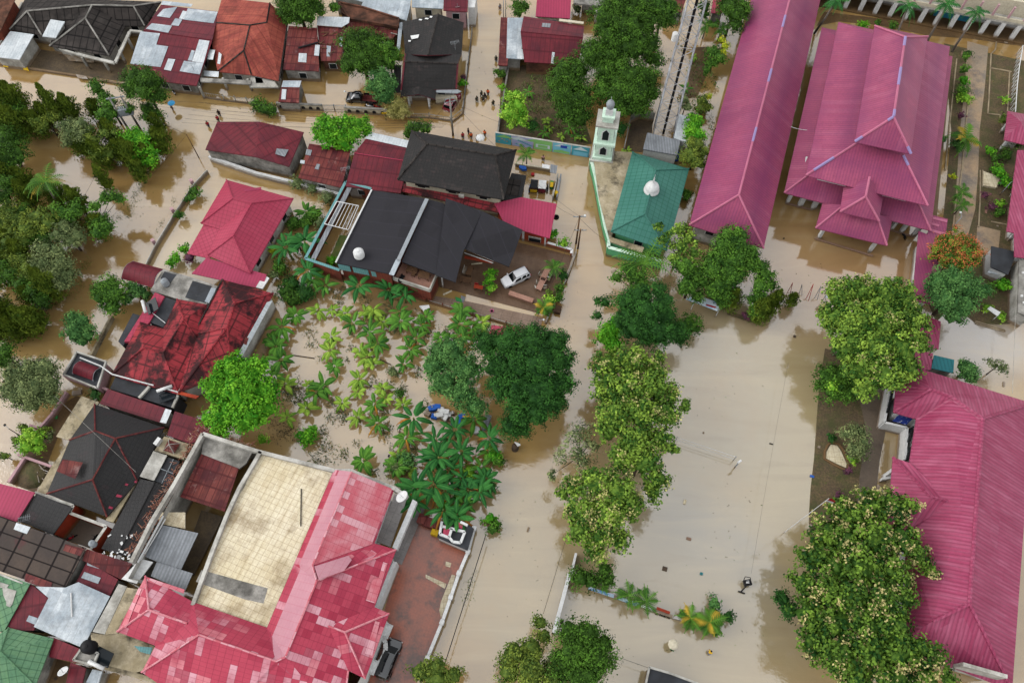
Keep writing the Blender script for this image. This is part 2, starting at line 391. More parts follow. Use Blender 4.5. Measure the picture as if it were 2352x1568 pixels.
M('redhouse', 'ac3c54', 'b84c62', ns=.1, pu=.6, pv=.6, lw=.12, ln=.4, rough=.5, streak=('93324a', .4), fine=.05)
M('terrace', 'f0e4c8', 'e6d8b6', ns=.25, pu=.72, pv=.72, lw=.045, ln=.6, lcol='8d7a58', rough=.85, grime=('7a6242', .7), gs=.2, glo=.53, ghi=.7, streak=('a08450', .35))
M('greywalk', '8f8a88', 'a39d98', ns=.4, pu=1.1, pv=1.1, lw=.03, ln=.5, rough=.35, grime=('6a5f56', .5))
M('greenpaint', tide=.8, base='6fc08a', alt='5caf78', grime=('2f5a40', .5), rough=.7); M('mint', 'e0f8e4', 'd4f0da', grime=('8aa890', .25), gs=.8, rough=.7)
M('greenc0', '3a8a4a'); M('orangewall', tide=.8, base='b4482c', alt='a03c26', grime=('5a2418', .4), rough=.8); M('pinkwall', tide=.8, base='c7a0a4', grime=('6a5554', .5), rough=.8)
M('brickpave', 'ac5c40', '8c5440', ns=.25, pu=.35, pv=.35, lw=.08, ln=.3, rough=.28, grime=('4a3a32', .85), gs=.22, glo=.48, ghi=.6, spec=.6)
M('mudpave', '6e5644', '806652', ns=.2, pu=1.6, pv=1.6, lw=.015, ln=.4, rough=.2, grime=('4c3a2c', .6), glo=.45, ghi=.7)
M('tilepave', '8a7464', '9a8474', ns=.3, pu=1.5, pv=1.5, lw=.02, ln=.6, lcol='5a4a40', rough=.3, grime=('5c4a3c', .6))
M('soil', '6a5a44', '7d6a4c', ns=.3, grime=('48502e', .75), gs=.4, glo=.45, ghi=.65, rough=.9, bump=.05, fine=.3)
M('soilwet', '6a5238', '7a6040', ns=.15, grime=('40382c', .6), rough=.3, fine=.2)
M('darkyard', '5e5040', '76644a', ns=.3, grime=('2c2824', .7), rough=.5, fine=.25)
M('pathtan', 'b89c7c', 'a0907c', ns=.18, nlo=.42, nhi=.6, grime=('6a6462', .7), gs=.3, glo=.5, ghi=.64, rough=.5)
M('kerb', 'b3a184', '8d7c64', ns=.5, rough=.8); M('pathgrey', '6d6054', '77695a', ns=.2, grime=('4c423a', .7), rough=.4)
M('deckwood', 'b58a78', 'a87c6a', pu=.3, lw=.05, ln=.4, rough=.6); M('teal', '6fa3a4', pu=.3, lw=.08, rough=.4)
M('bark', '5a4a3c', '453a30', rough=.9); M('palebark', '8a8076', '6a6058', rough=.9)
M('rustmesh', '8a5040', 'a87860', ns=1.5, rough=.9, grime=('d8c8b8', .7), gs=2.2, glo=.55, ghi=.62)
M('poolblue', '3c8fae', rough=.3)
LM('leafdark', '223c10', '5c882c'); LM('leafdeep', '1c3e18', '44782e'); LM('leafmid', '284a18', '6c9c34'); LM('leafbright', '347a14', '80c030')
LM('leaflime', '4e8a1c', 'b0d84a'); LM('leafteak', '30561c', '9aba46', 'c8c07c'); LM('leafolive', '3c5420', '8c9c3c'); LM('leafmast', '264212', '8ca034')
LM('leafgrey', '465834', '98a468'); LM('leafkhaki', '7c7a3c', 'd0c47c'); LM('leafrust', '3c5c1e', '8c9a34', 'd07048'); LM('leafbanana', '204e1c', '649634', 'd0923c')
LM('leafbanlime', '527c26', 'a0bc48', 'd0a848'); LM('leafbandeep', '184a24', '428038', 'c07c34'); LM('leafpalm', '1e4816', '628e30', 'c0a038'); LM('leafyellow', '84a020', 'e8dc40'); LM('leafweed', '4a5638', '8c9468', '5c4a34')
LM('leafmauve', '4a3040', '8a4c60'); LM('leafjade', '305a2c', '70a052'); LM('leafheavy', '1c4014', '7c9e38', 'ccbe80'); LM('leafundergrowth', '38502a', '7c9448', '6a5640')
M('carblackp', '14181c', rough=.12, fine=0, spec=.8); M('carwhite', 'e4e4e6', rough=.2, fine=0); M('carred', '7a1a2c', rough=.15, fine=0, spec=.8); M('greenc', '3a8a4a', fine=0)
# ---------------- leaves, trees, palms ----------------
def unit(n):
    v = rng.normal(size=(n, 3)); return v / np.linalg.norm(v, axis=1, keepdims=True)
def leafmesh(name, C, N, L, W, tint, mat, parent, core=None, droop=0.0):
    """C centres, N normals, L length, W width (arrays), tint per leaf: pointed four-cornered leaves"""
    n = len(C); t = np.cross(N, rng.normal(size=(n, 3))); t /= np.linalg.norm(t, axis=1, keepdims=True) + 1e-9
    if droop: t[:, 2] -= droop; t /= np.linalg.norm(t, axis=1, keepdims=True)
    b = np.cross(N, t); b /= np.linalg.norm(b, axis=1, keepdims=True) + 1e-9
    L = np.asarray(L).reshape(-1, 1) / 2; W = np.asarray(W).reshape(-1, 1) / 2
    V = np.empty((n, 4, 3)); V[:, 0] = C - t * L; V[:, 1] = C + b * W + N * W * .25; V[:, 2] = C + t * L - N * L * .2; V[:, 3] = C - b * W + N * W * .25
    V = V.reshape(-1, 3); nv = len(V); F = np.arange(nv, dtype=np.int32); tn = np.asarray(tint, dtype=np.float32); ls = np.arange(0, nv, 4, dtype=np.int32)
    if core is not None:
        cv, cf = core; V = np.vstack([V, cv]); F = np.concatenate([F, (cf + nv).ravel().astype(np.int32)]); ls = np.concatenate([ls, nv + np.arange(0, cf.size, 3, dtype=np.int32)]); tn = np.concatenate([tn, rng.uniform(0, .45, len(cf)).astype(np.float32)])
    base = np.array(parent.location) if parent is not None else np.zeros(3)
    V = V - base
    me = bpy.data.meshes.new(name); me.vertices.add(len(V)); me.vertices.foreach_set('co', V.astype(np.float32).ravel())
    me.loops.add(len(F)); me.loops.foreach_set('vertex_index', F); me.polygons.add(len(ls)); me.polygons.foreach_set('loop_start', ls)
    me.update(calc_edges=True); me.validate()
    at = me.attributes.new('tint', 'FLOAT', 'FACE'); at.data.foreach_set('value', tn[:len(me.polygons)])
    me.materials.append(MATS[mat] if isinstance(mat, str) else mat)
    o = bpy.data.objects.new(name, me); col.objects.link(o)
    if parent is not None: o.parent = parent
    return o
_ico = None
def ico():
    global _ico
    if _ico is None:
        bm = bmesh.new(); bmesh.ops.create_icosphere(bm, subdivisions=3, radius=1); _ico = (np.array([v.co[:] for v in bm.verts]), np.array([[v.index for v in f.verts] for f in bm.faces])); bm.free()
    return _ico
STY = {'heavy': ('leafheavy', .42, .28, 34, .6, .68, .55),   # material, leaf length, width, leaves per clump, clump radius, clumps per m2, normal up bias
    'dark': ('leafdark', .30, .16, 38, .62, .95, .7), 'deep': ('leafdeep', .28, .15, 38, .5, 1.15, .8), 'mid': ('leafmid', .3, .18, 40, .55, .95, .6), 'bright': ('leafbright', .34, .24, 36, .55, 1.0, .7),
    'lime': ('leaflime', .32, .2, 26, .5, 1.0, .5), 'teak': ('leafteak', .40, .26, 36, .62, .72, .55), 'olive': ('leafolive', .3, .17, 38, .5, 1.0, .5), 'grey': ('leafgrey', .34, .15, 36, .6, .95, .45),
    'khaki': ('leafkhaki', .3, .12, 30, .45, 1.2, .4), 'rust': ('leafrust', .34, .22, 28, .45, 1.2, .7), 'yellow': ('leafyellow', .3, .2, 24, .4, 1.3, .5), 'jade': ('leafjade', .3, .17, 38, .5, 1.1, .7), 'mauve': ('leafmauve', .25, .14, 22, .3, 1.6, .5)}
def crown(name, blobs, style, parent, flower=0.0, dens=1.0, core=.8, zmin=-.35):
    mat, ll, lw, per, cr, cpm, up = STY[style]; C = []; N = []; TT = []; SZ = []; cvs = []; cfs = []; off = 0
    iv, jf = ico()
    for (c, R) in blobs:
        c = np.array(c); n = max(7, int(cpm * dens * 4 * math.pi * R * R * .72))
        d = unit(n * 2); d = d[d[:, 2] > zmin][:n]; n = len(d)
        ph = rng.random(3) * 20
        lump = 1 + .13 * np.sin(d @ np.array([5.1, 2.3, 3.7]) * 1.3 + ph[0]) + .1 * np.sin(d @ np.array([-3.1, 6.3, 2.2]) * 1.7 + ph[1])
        cc = c + d * (R * lump * rng.uniform(.74, 1.04, n))[:, None] * np.array([1, 1, .82])
        ct = rng.normal(.42, .3, n)
        k = max(6, int(per * min(1.0, .5 + R / 4)))
        r = min(cr, R * .55)
        off_ = rng.normal(size=(n, k, 3)) * r * np.array([.55, .55, .38])
        p = (cc[:, None, :] + off_).reshape(-1, 3)
        nn = off_ / (np.linalg.norm(off_, axis=2, keepdims=True) + 1e-6) * .8 + d[:, None, :] * .5 + np.array([0, 0, up]) + rng.normal(size=(n, k, 3)) * .35
        nn = nn.reshape(-1, 3); nn /= np.linalg.norm(nn, axis=1, keepdims=True)
        t = np.repeat(ct, k) + rng.normal(0, .22, n * k)
        C.append(p); N.append(nn); TT.append(np.clip(t, 0, 1)); SZ.append(rng.uniform(.7, 1.25, n * k))
        if flower > 0:                                   # pale flower heads / tinted leaf tips standing on top of the crown
            nf = int(n * flower); ii = rng.choice(n, nf, replace=False) if nf else []
            for i in ii:
                if d[i, 2] < 0: continue
                q = cc[i] + d[i] * .3 + rng.normal(size=(26, 3)) * np.array([.3, .3, .22]); m_ = rng.normal(size=(26, 3)) + np.array([0, 0, .8]); m_ /= np.linalg.norm(m_, axis=1, keepdims=True)
                C.append(q); N.append(m_); TT.append(np.full(26, 3.0)); SZ.append(np.full(26, .8 if style in ('teak', 'heavy') else .7))
        if core:
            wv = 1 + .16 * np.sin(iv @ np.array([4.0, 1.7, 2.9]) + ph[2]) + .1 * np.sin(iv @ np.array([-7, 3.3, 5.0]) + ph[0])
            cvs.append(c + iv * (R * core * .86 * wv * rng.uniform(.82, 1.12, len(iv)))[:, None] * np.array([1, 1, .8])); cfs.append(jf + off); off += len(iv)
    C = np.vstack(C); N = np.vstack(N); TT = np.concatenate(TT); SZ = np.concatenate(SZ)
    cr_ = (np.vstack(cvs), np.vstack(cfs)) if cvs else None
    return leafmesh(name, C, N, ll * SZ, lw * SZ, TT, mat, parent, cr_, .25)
def blobs_of(k, s, zd=5):
    out = []
    for t in s.split():
        v = [float(i) for i in t.split(',')]; z = v[3] if len(v) > 3 else zd
        x, y = T(k, v[0], v[1]); out.append((P(x, y, z), v[2] / reg(k)[0] * mpp(x, y, z) * 1.1))
    return out
def tree(name, label, k, s, style='mid', zd=5, trunk=True, flower=0, dens=1.0, group=None, cat='tree', core=.8, bark='bark', base=None):
    bl = blobs_of(k, s, zd); w_ = sum(r * r for _, r in bl); c = Vector((0, 0, 0))
    for p, r in bl: c += p * (r * r / w_)
    b = Vector((c.x, c.y, 0)) if base is None else Q(k, *base)
    root = thing(name, label, cat, (b.x, b.y, 0), group=group)
    if trunk:
        big = max(r for _, r in bl); tr = max(.06, min(.4, big * .09)); mb = MB()
        mb.tube([Vector((b.x, b.y, -.6)), Vector((b.x * .7 + c.x * .3, b.y * .7 + c.y * .3, c.z * .4)), c], [tr * 1.3, tr, tr * .5], 7)
        for p, r in bl[:9]:
            a = Vector((b.x, b.y, 0)).lerp(c, .55); mb.tube([a, a.lerp(p, .5) + Vector((0, 0, -.2 * r)), p + Vector((0, 0, r * .5))], [tr * .5, tr * .35, tr * .12], 5)
        mb.build('trunk', MATS[bark], root, True)
    crown('crown' if cat == 'tree' else 'foliage', bl, style, root, flower, dens, core)
    return root
def mast(label, k, x, y, h, r=1.5, style='mast', top=None, group='mast trees of the corner grove'):
    """weeping mast tree: a column of hanging leaves; x, y is where it stands"""
    b = Q(k, x, y, 0); root = thing('mast_tree', label, 'tree', b, group=group)
    MB().tube([b - Vector((0, 0, .6)), b + Vector((0, 0, h * .95))], [.16, .04], 6).build('trunk', MATS['bark'], root, True)
    n = int(170 * h * r); z = rng.uniform(.12, 1, n) ** .9; ang = rng.uniform(0, 2 * math.pi, n)
    prof = r * np.clip(np.minimum(1.0, (1.03 - z) * 2.6), .05, 1) * (.8 + .25 * np.sin(z * 23 + ang * 2 + x))
    rr = prof * np.sqrt(rng.uniform(.25, 1, n)); d = np.stack([np.cos(ang), np.sin(ang), np.zeros(n)], 1)
    C = np.array(b) + d * rr[:, None] + np.stack([np.zeros(n), np.zeros(n), z * h], 1)
    N = d * .8 + np.array([0, 0, .7]) + rng.normal(size=(n, 3)) * .45; N /= np.linalg.norm(N, axis=1, keepdims=True)
    t = np.clip(.25 + .45 * rng.random(n) + .3 * np.sin(z * 9 + ang) * .5, 0, 1)
    iv, jf = ico(); cv = np.array(b) + iv * rng.uniform(.8, 1.15, (len(iv), 1)) * np.array([r * .42, r * .42, h * .42]) + np.array([0, 0, h * .5])
    leafmesh('crown', C, N, rng.uniform(.35, .6, n), rng.uniform(.12, .2, n), t, 'leafmast' if style == 'mast' else STY[style][0], root, (cv, jf), 1.3)
    return root
def frond_arrays(o, az, ln, lift, droop, nl, lw, ll, roll=0):
    """one feather leaf: returns leaflet centres, normals, lengths; o origin"""
    C = []; N = []; L = []; TD = []
    h = Vector((math.cos(az), math.sin(az), 0)); s = Vector((-h.y, h.x, 0)); pth = []
    for i in range(nl + 1):
        t = i / nl; pth.append(o + h * (ln * (t - .12 * t * t)) + Vector((0, 0, lift * math.sin(t * 1.5) * ln - droop * t * t * ln)))
    for i in range(1, nl + 1):
        t = i / nl; w_ = ll * math.sin(min(1, t * 1.1 + .12) * math.pi) ** .6
        dr = (pth[i] - pth[i - 1]).normalized()
        for sg in (-1, 1):
            dd = (s * sg + dr * .55 + Vector((0, 0, -.35))).normalized(); C.append(pth[i] + dd * w_ / 2); TD.append(dd); N.append(dr.cross(dd).normalized() * sg); L.append(w_)
    return pth, C, TD, N, L
PALMS = {}
def palm_proto(key, nf, ln, th, tr, mat, lift=.35, droop=.55, ll=.75, lw=.14, dead=0):
    root = thing('palm_tree', 'x', 'palm'); MB().tube([(0, 0, -.5), (.1, .05, th * .5), (0, 0, th)], [tr * 1.3, tr, tr * .8], 7).build('trunk', MATS['palebark'], root, True)
    V = []; F = []; TI = []; n = 0; r = random.Random(hash(key) % 1000)
    for q in range(nf):
        az = q * 2.4 + r.uniform(-.2, .2); lv = r.random(); pth, C, TD, N, L = frond_arrays(Vector((0, 0, th)), az, ln * r.uniform(.85, 1.1), lift * (1.3 - lv), droop * (.5 + lv), 11, lw, ll)
        tt = 3.0 if q < dead else r.uniform(.2, 1)
        for c, td, nn, l in zip(C, TD, N, L):
            b = nn.cross(td).normalized() * lw / 2; V += [c - td * l / 2 - b, c - td * l / 2 + b, c + td * l / 2]; F.append((n, n + 1, n + 2)); TI.append(tt if tt > 1 else min(1, max(0, tt + r.uniform(-.15, .15)))); n += 3
        for a, b2 in zip(pth[:-1], pth[1:]):
            s = Vector((0, 0, .04)); d = (b2 - a).cross(s).normalized() * .04; V += [a - d, a + d, b2 + d, b2 - d]; F.append((n, n + 1, n + 2, n + 3)); TI.append(tt if tt > 1 else 1.0); n += 4
    me = bpy.data.meshes.new('crown'); me.from_pydata([tuple(v) for v in V], [], F); at = me.attributes.new('tint', 'FLOAT', 'FACE'); at.data.foreach_set('value', TI); me.materials.append(MATS[mat])
    o = bpy.data.objects.new('crown', me); col.objects.link(o); o.parent = root; PALMS[key] = [root, False]
def place(D, key, p, rz, sc_, label, cat=None, group=None):
    r = D[key]
    if r[1]: o = copy_tree(r[0])
    else: o = r[0]; r[1] = True
    o.location = p; o.rotation_euler = (random.gauss(0, .1), random.gauss(0, .1), rz); o.scale = (sc_, sc_, sc_); tag(o, label, cat, group); return o
palm_proto('coconut', 15, 3.6, 6.5, .2, 'leafpalm', ll=1.0, lw=.17, dead=3)
palm_proto('areca', 9, 1.9, 2.6, .09, 'leafpalm', lift=.6, droop=.5, ll=.6, lw=.16)
palm_proto('oil', 18, 4.2, 3.5, .35, 'leafpalm', lift=.55, droop=.55, ll=1.1, lw=.16)
palm_proto('royal', 12, 2.6, 7.5, .17, 'leafbandeep', lift=.5, droop=.95, ll=.8, lw=.2)
palm_proto('goldcane', 12, 1.8, 1.6, .08, 'leafpalm', lift=.7, droop=.5, ll=.6, lw=.18, dead=3)
BAN = {}
def banana_proto(key, nl, ln, th, mat, wd=.52, dead=0, seed=1):
    r = random.Random(seed); root = thing('banana_plant', 'x', 'banana plant')
    MB().tube([(0, 0, -.5), (.05, 0, th * .5), (0, 0, th)], [.17, .13, .08], 7).build('stem', MATS['leafgreenstem'], root, True)
    V = []; F = []; TI = []; n = 0
    for q in range(nl):
        dd = q >= nl - dead; az = q * 2.399 + r.uniform(-.25, .25); up = r.uniform(.25, .9) if not dd else -.1; L = ln * r.uniform(.75, 1.1); W = wd * r.uniform(.8, 1.15) * (.5 if dd else 1); dr = r.uniform(.5, .9) * (1.4 if dd else 1)
        h = Vector((math.cos(az), math.sin(az), 0)); s = Vector((-h.y, h.x, 0)); ti = 3.0 if dd else r.uniform(.15, .85); prev = None; ns = 9
        for i in range(ns + 1):
            t = i / ns; c = Vector((0, 0, th)) + h * L * (.12 + t * .9) * (1 - .12 * t) + Vector((0, 0, L * (up * t - dr * t * t)))
            w_ = 0 if i == 0 else W / 2 * (math.sin(math.pi * min(1, .12 + t * .93)) ** .55) if t < 1 else .02
            w_ = max(w_, .03) * (r.uniform(.86, 1.05)); mid = .035
            row = [c + s * w_ - Vector((0, 0, w_ * .45)), c + s * mid + Vector((0, 0, .02)), c - s * mid + Vector((0, 0, .02)), c - s * w_ - Vector((0, 0, w_ * .45))]
            V += row
            if i:
                b = n - 4
                for j in range(3): F.append((b + j, b + j + 1, n + j + 1, n + j)); TI.append(ti if ti > 1 else (min(1, ti + .55) if j == 1 else min(1, max(0, ti + r.uniform(-.12, .12)))))
            n += 4
    me = bpy.data.meshes.new('leaves'); me.from_pydata([tuple(v) for v in V], [], F); at = me.attributes.new('tint', 'FLOAT', 'FACE'); at.data.foreach_set('value', TI); me.materials.append(MATS[mat])
    o = bpy.data.objects.new('leaves', me); col.objects.link(o); o.parent = root; BAN[key] = [root, False]
M('leafgreenstem', '5f7a3c', '8a8a4a', rough=.6)
for i in range(3):
    banana_proto('g%d' % i, 8 + i, 1.75, 1.3, 'leafbanana', dead=i % 2, seed=i + 3)
    banana_proto('l%d' % i, 7, 1.35, .8, 'leafbanlime', .45, 0, seed=i + 13)
    banana_proto('d%d' % i, 9 + i, 2.35, 2.2, 'leafbandeep', .6, 1, seed=i + 23)
for D in (PALMS, BAN):                             # a proto nobody used is dropped at the end
    pass
def drop_unused():
    for D in (PALMS, BAN):
        for k, (o, used) in D.items():
            if not used:
                for c in list(o.children): bpy.data.objects.remove(c)
                bpy.data.objects.remove(o)
def scatter(name, label, polys, mat, dens, ll=.3, lw=.08, h=.25, tint=(.3, .9), up=.2):
    """ground cover nobody could count, one object"""
    C = []
    for k, s in polys:
        for t in s.split():
            v = [float(i) for i in t.split(',')]; x, y = T(k, v[0], v[1]); c = P(x, y, 0); r = v[2] / reg(k)[0] * mpp(x, y); ry = (v[3] if len(v) > 3 else v[2]) / reg(k)[0] * mpp(x, y); n = int(dens * r * ry)
            q = rng.normal(size=(n, 3)) * np.array([r * .5, ry * .5, 0]); q[:, 2] = np.abs(rng.normal(size=n)) * h; C.append(q + np.array(c))
    C = np.vstack(C); n = len(C); N = rng.normal(size=(n, 3)); N[:, 2] = np.abs(N[:, 2]) * .6 + up; N /= np.linalg.norm(N, axis=1, keepdims=True)
    o = leafmesh(name, C, N, rng.uniform(.6, 1.3, n) * ll, rng.uniform(.7, 1.3, n) * lw, rng.uniform(*tint, n), mat, None); return tag(o, label, label.split()[-1] if 0 else 'plants', kind='stuff')
# ---------------- people ----------------
def skinmesh(name, verts, edges, radii, mat, parent, sub=1, rootv=0):
    me = bpy.data.meshes.new(name); me.from_pydata([tuple(v) for v in verts], edges, []); o = bpy.data.objects.new(name, me); col.objects.link(o)
    md = o.modifiers.new('skin', 'SKIN'); md.use_smooth_shade = True
    for i, r in enumerate(radii): me.skin_vertices[0].data[i].radius = (r, r)
    me.skin_vertices[0].data[rootv].use_root = True
    if sub: sm = o.modifiers.new('sub', 'SUBSURF'); sm.levels = sub; sm.render_levels = sub
    dg = bpy.context.evaluated_depsgraph_get(); m2 = bpy.data.meshes.new_from_object(o.evaluated_get(dg)); bpy.data.objects.remove(o)
    m2.name = name; m2.materials.clear(); m2.materials.append(mat)
    for p in m2.polygons: p.use_smooth = True
    o = bpy.data.objects.new(name, m2); col.objects.link(o); o.parent = parent; return o
M('skin', 'a87a5c', fine=0, rough=.6); M('hair', '1a1512', fine=0, rough=.7)
for n_, c_ in (('orange', 'e8622a'), ('redshirt', 'b02030'), ('army', '3c4236'), ('blackc', '1e1e22'), ('whitec', 'd8d0cc'), ('browntr', '7a5a48'), ('navy', '22283a'), ('yellowc', 'e0b030'), ('greenc', '3a8a4a'), ('greyc', '7a7a80'), ('pinkc', 'c89a94')): M(n_, c_, fine=0, rough=.8)
def person(label, k, x, y, rz, top, bottom, stride=.25, arm=.2, held=None, wade=.45, group='people wading through the flood', bend=0.0):
    b = Q(k, x, y, 0); root = thing('person', label, 'person', (b.x, b.y, -wade), rz, group)
    s = stride; a = arm; f = bend
    J = dict(pel=(0, 0, .95), hl=(.1, 0, .9), hr=(-.1, 0, .9), kl=(.11, -s * .6 - .05, .5), kr=(-.11, s * .4, .5), al=(.11, -s * .8, .08), ar=(-.11, s, .1), tl=(.11, -s * .8 - .17, .03), tr=(-.11, s - .16, .04),
             ch=(0, -f * .3, 1.28), nk=(0, -f * .45, 1.47), hd=(0, -f * .5 - .01, 1.6), ht=(0, -f * .5, 1.7), sl=(.19, -f * .4, 1.42), sr=(-.19, -f * .4, 1.42),
             el=(.26, -f * .4 + .02 - a * .2, 1.14), er=(-.26, -f * .4 + .04, 1.14), wl=(.24, -f * .4 - a, .93), wr=(-.25, -f * .4 - .06, .89))
    ks = list(J); ix = {q: i for i, q in enumerate(ks)}; E = lambda st: [(ix[a_], ix[b_]) for a_, b_ in (e.split('-') for e in st.split())]
    rad = dict(pel=.13, hl=.095, hr=.095, kl=.062, kr=.062, al=.042, ar=.042, tl=.035, tr=.035, ch=.145, nk=.055, hd=.095, ht=.06, sl=.062, sr=.062, el=.042, er=.042, wl=.03, wr=.03)
    V = [J[q] for q in ks]; R2 = [rad[q] for q in ks]
    ed = E('pel-hl pel-hr hl-kl hr-kr kl-al kr-ar al-tl ar-tr pel-ch ch-nk nk-hd hd-ht ch-sl ch-sr sl-el sr-er el-wl er-wr')
    for w_, sx in (('wl', 1), ('wr', -1)):          # palm, five fingers
        wv = Vector(J[w_]); pi = len(V); V.append(tuple(wv + Vector((0, -.01, -.06)))); R2.append(.026); ed.append((ix[w_], pi))
        for q, (dx, dz) in enumerate(((-.03, -.06), (-.012, -.08), (.008, -.085), (.026, -.07), (.045, -.02))):
            V.append(tuple(wv + Vector((dx * sx, -.02 - .004 * q, -.06 + dz)))); R2.append(.009); ed.append((pi, len(V) - 1))
    V.append((0, J['hd'][1] - .105, 1.59)); R2.append(.018); ed.append((ix['hd'], len(V) - 1))      # nose
    for sx in (-1, 1): V.append((sx * .09, J['hd'][1], 1.6)); R2.append(.02); ed.append((ix['hd'], len(V) - 1))  # ears
    body = skinmesh('body', V, ed, R2, MATS['skin'], root, 1)
    def sub(name, jn, es, grow, mat):
        vv = [J[q] for q in jn]; jx = {q: i for i, q in enumerate(jn)}; skinmesh(name, vv, [(jx[a_], jx[b_]) for a_, b_ in (e.split('-') for e in es.split())], [rad[q] + grow for q in jn], MATS[mat], root, 1)
    sub('shirt', ['pel', 'ch', 'nk', 'sl', 'sr', 'el', 'er'], 'pel-ch ch-nk ch-sl ch-sr sl-el sr-er', .022, top)
    sub('trousers', ['pel', 'hl', 'hr', 'kl', 'kr', 'al', 'ar'], 'pel-hl pel-hr hl-kl hr-kr kl-al kr-ar', .016, bottom)
    hy = J['hd'][1]; MB().lathe((0, hy + .015, 1.6), [(.1, 0), (.112, .05), (.1, .1), (.06, .14), (.01, .155)], 10).build('hair', MATS['hair'], None, True).parent = root
    for c in root.children:
        if c.name.startswith('hair') and c.data.users: c.location = (0, 0, 0)
    return root
def umbrella(label, k, x, y, z, mat, r=.62, stripe=None):
    p = Q(k, x, y, z); root = thing('umbrella', label, 'umbrella', (p.x, p.y, z - 1.0)); n = 8; rings = []
    for rr, zz in ((.02, .22), (.35, .17), (.75, .06), (1.0, -.08)): rings.append([Vector((p.x + r * rr * math.cos(2 * math.pi * i / n), p.y + r * rr * math.sin(2 * math.pi * i / n), z + zz)) for i in range(n)])
    mb = MB(); mb._rings(rings, 0, True, False); mb._rings([[v - Vector((0, 0, .01)) for v in q] for q in rings[::-1]], 0, True, False); mb.build('canopy', MATS[mat], root)
    MB().tube([(p.x, p.y, z - .85), (p.x, p.y, z + .28)], .012, 5).build('shaft', MATS['steel'], root); return root
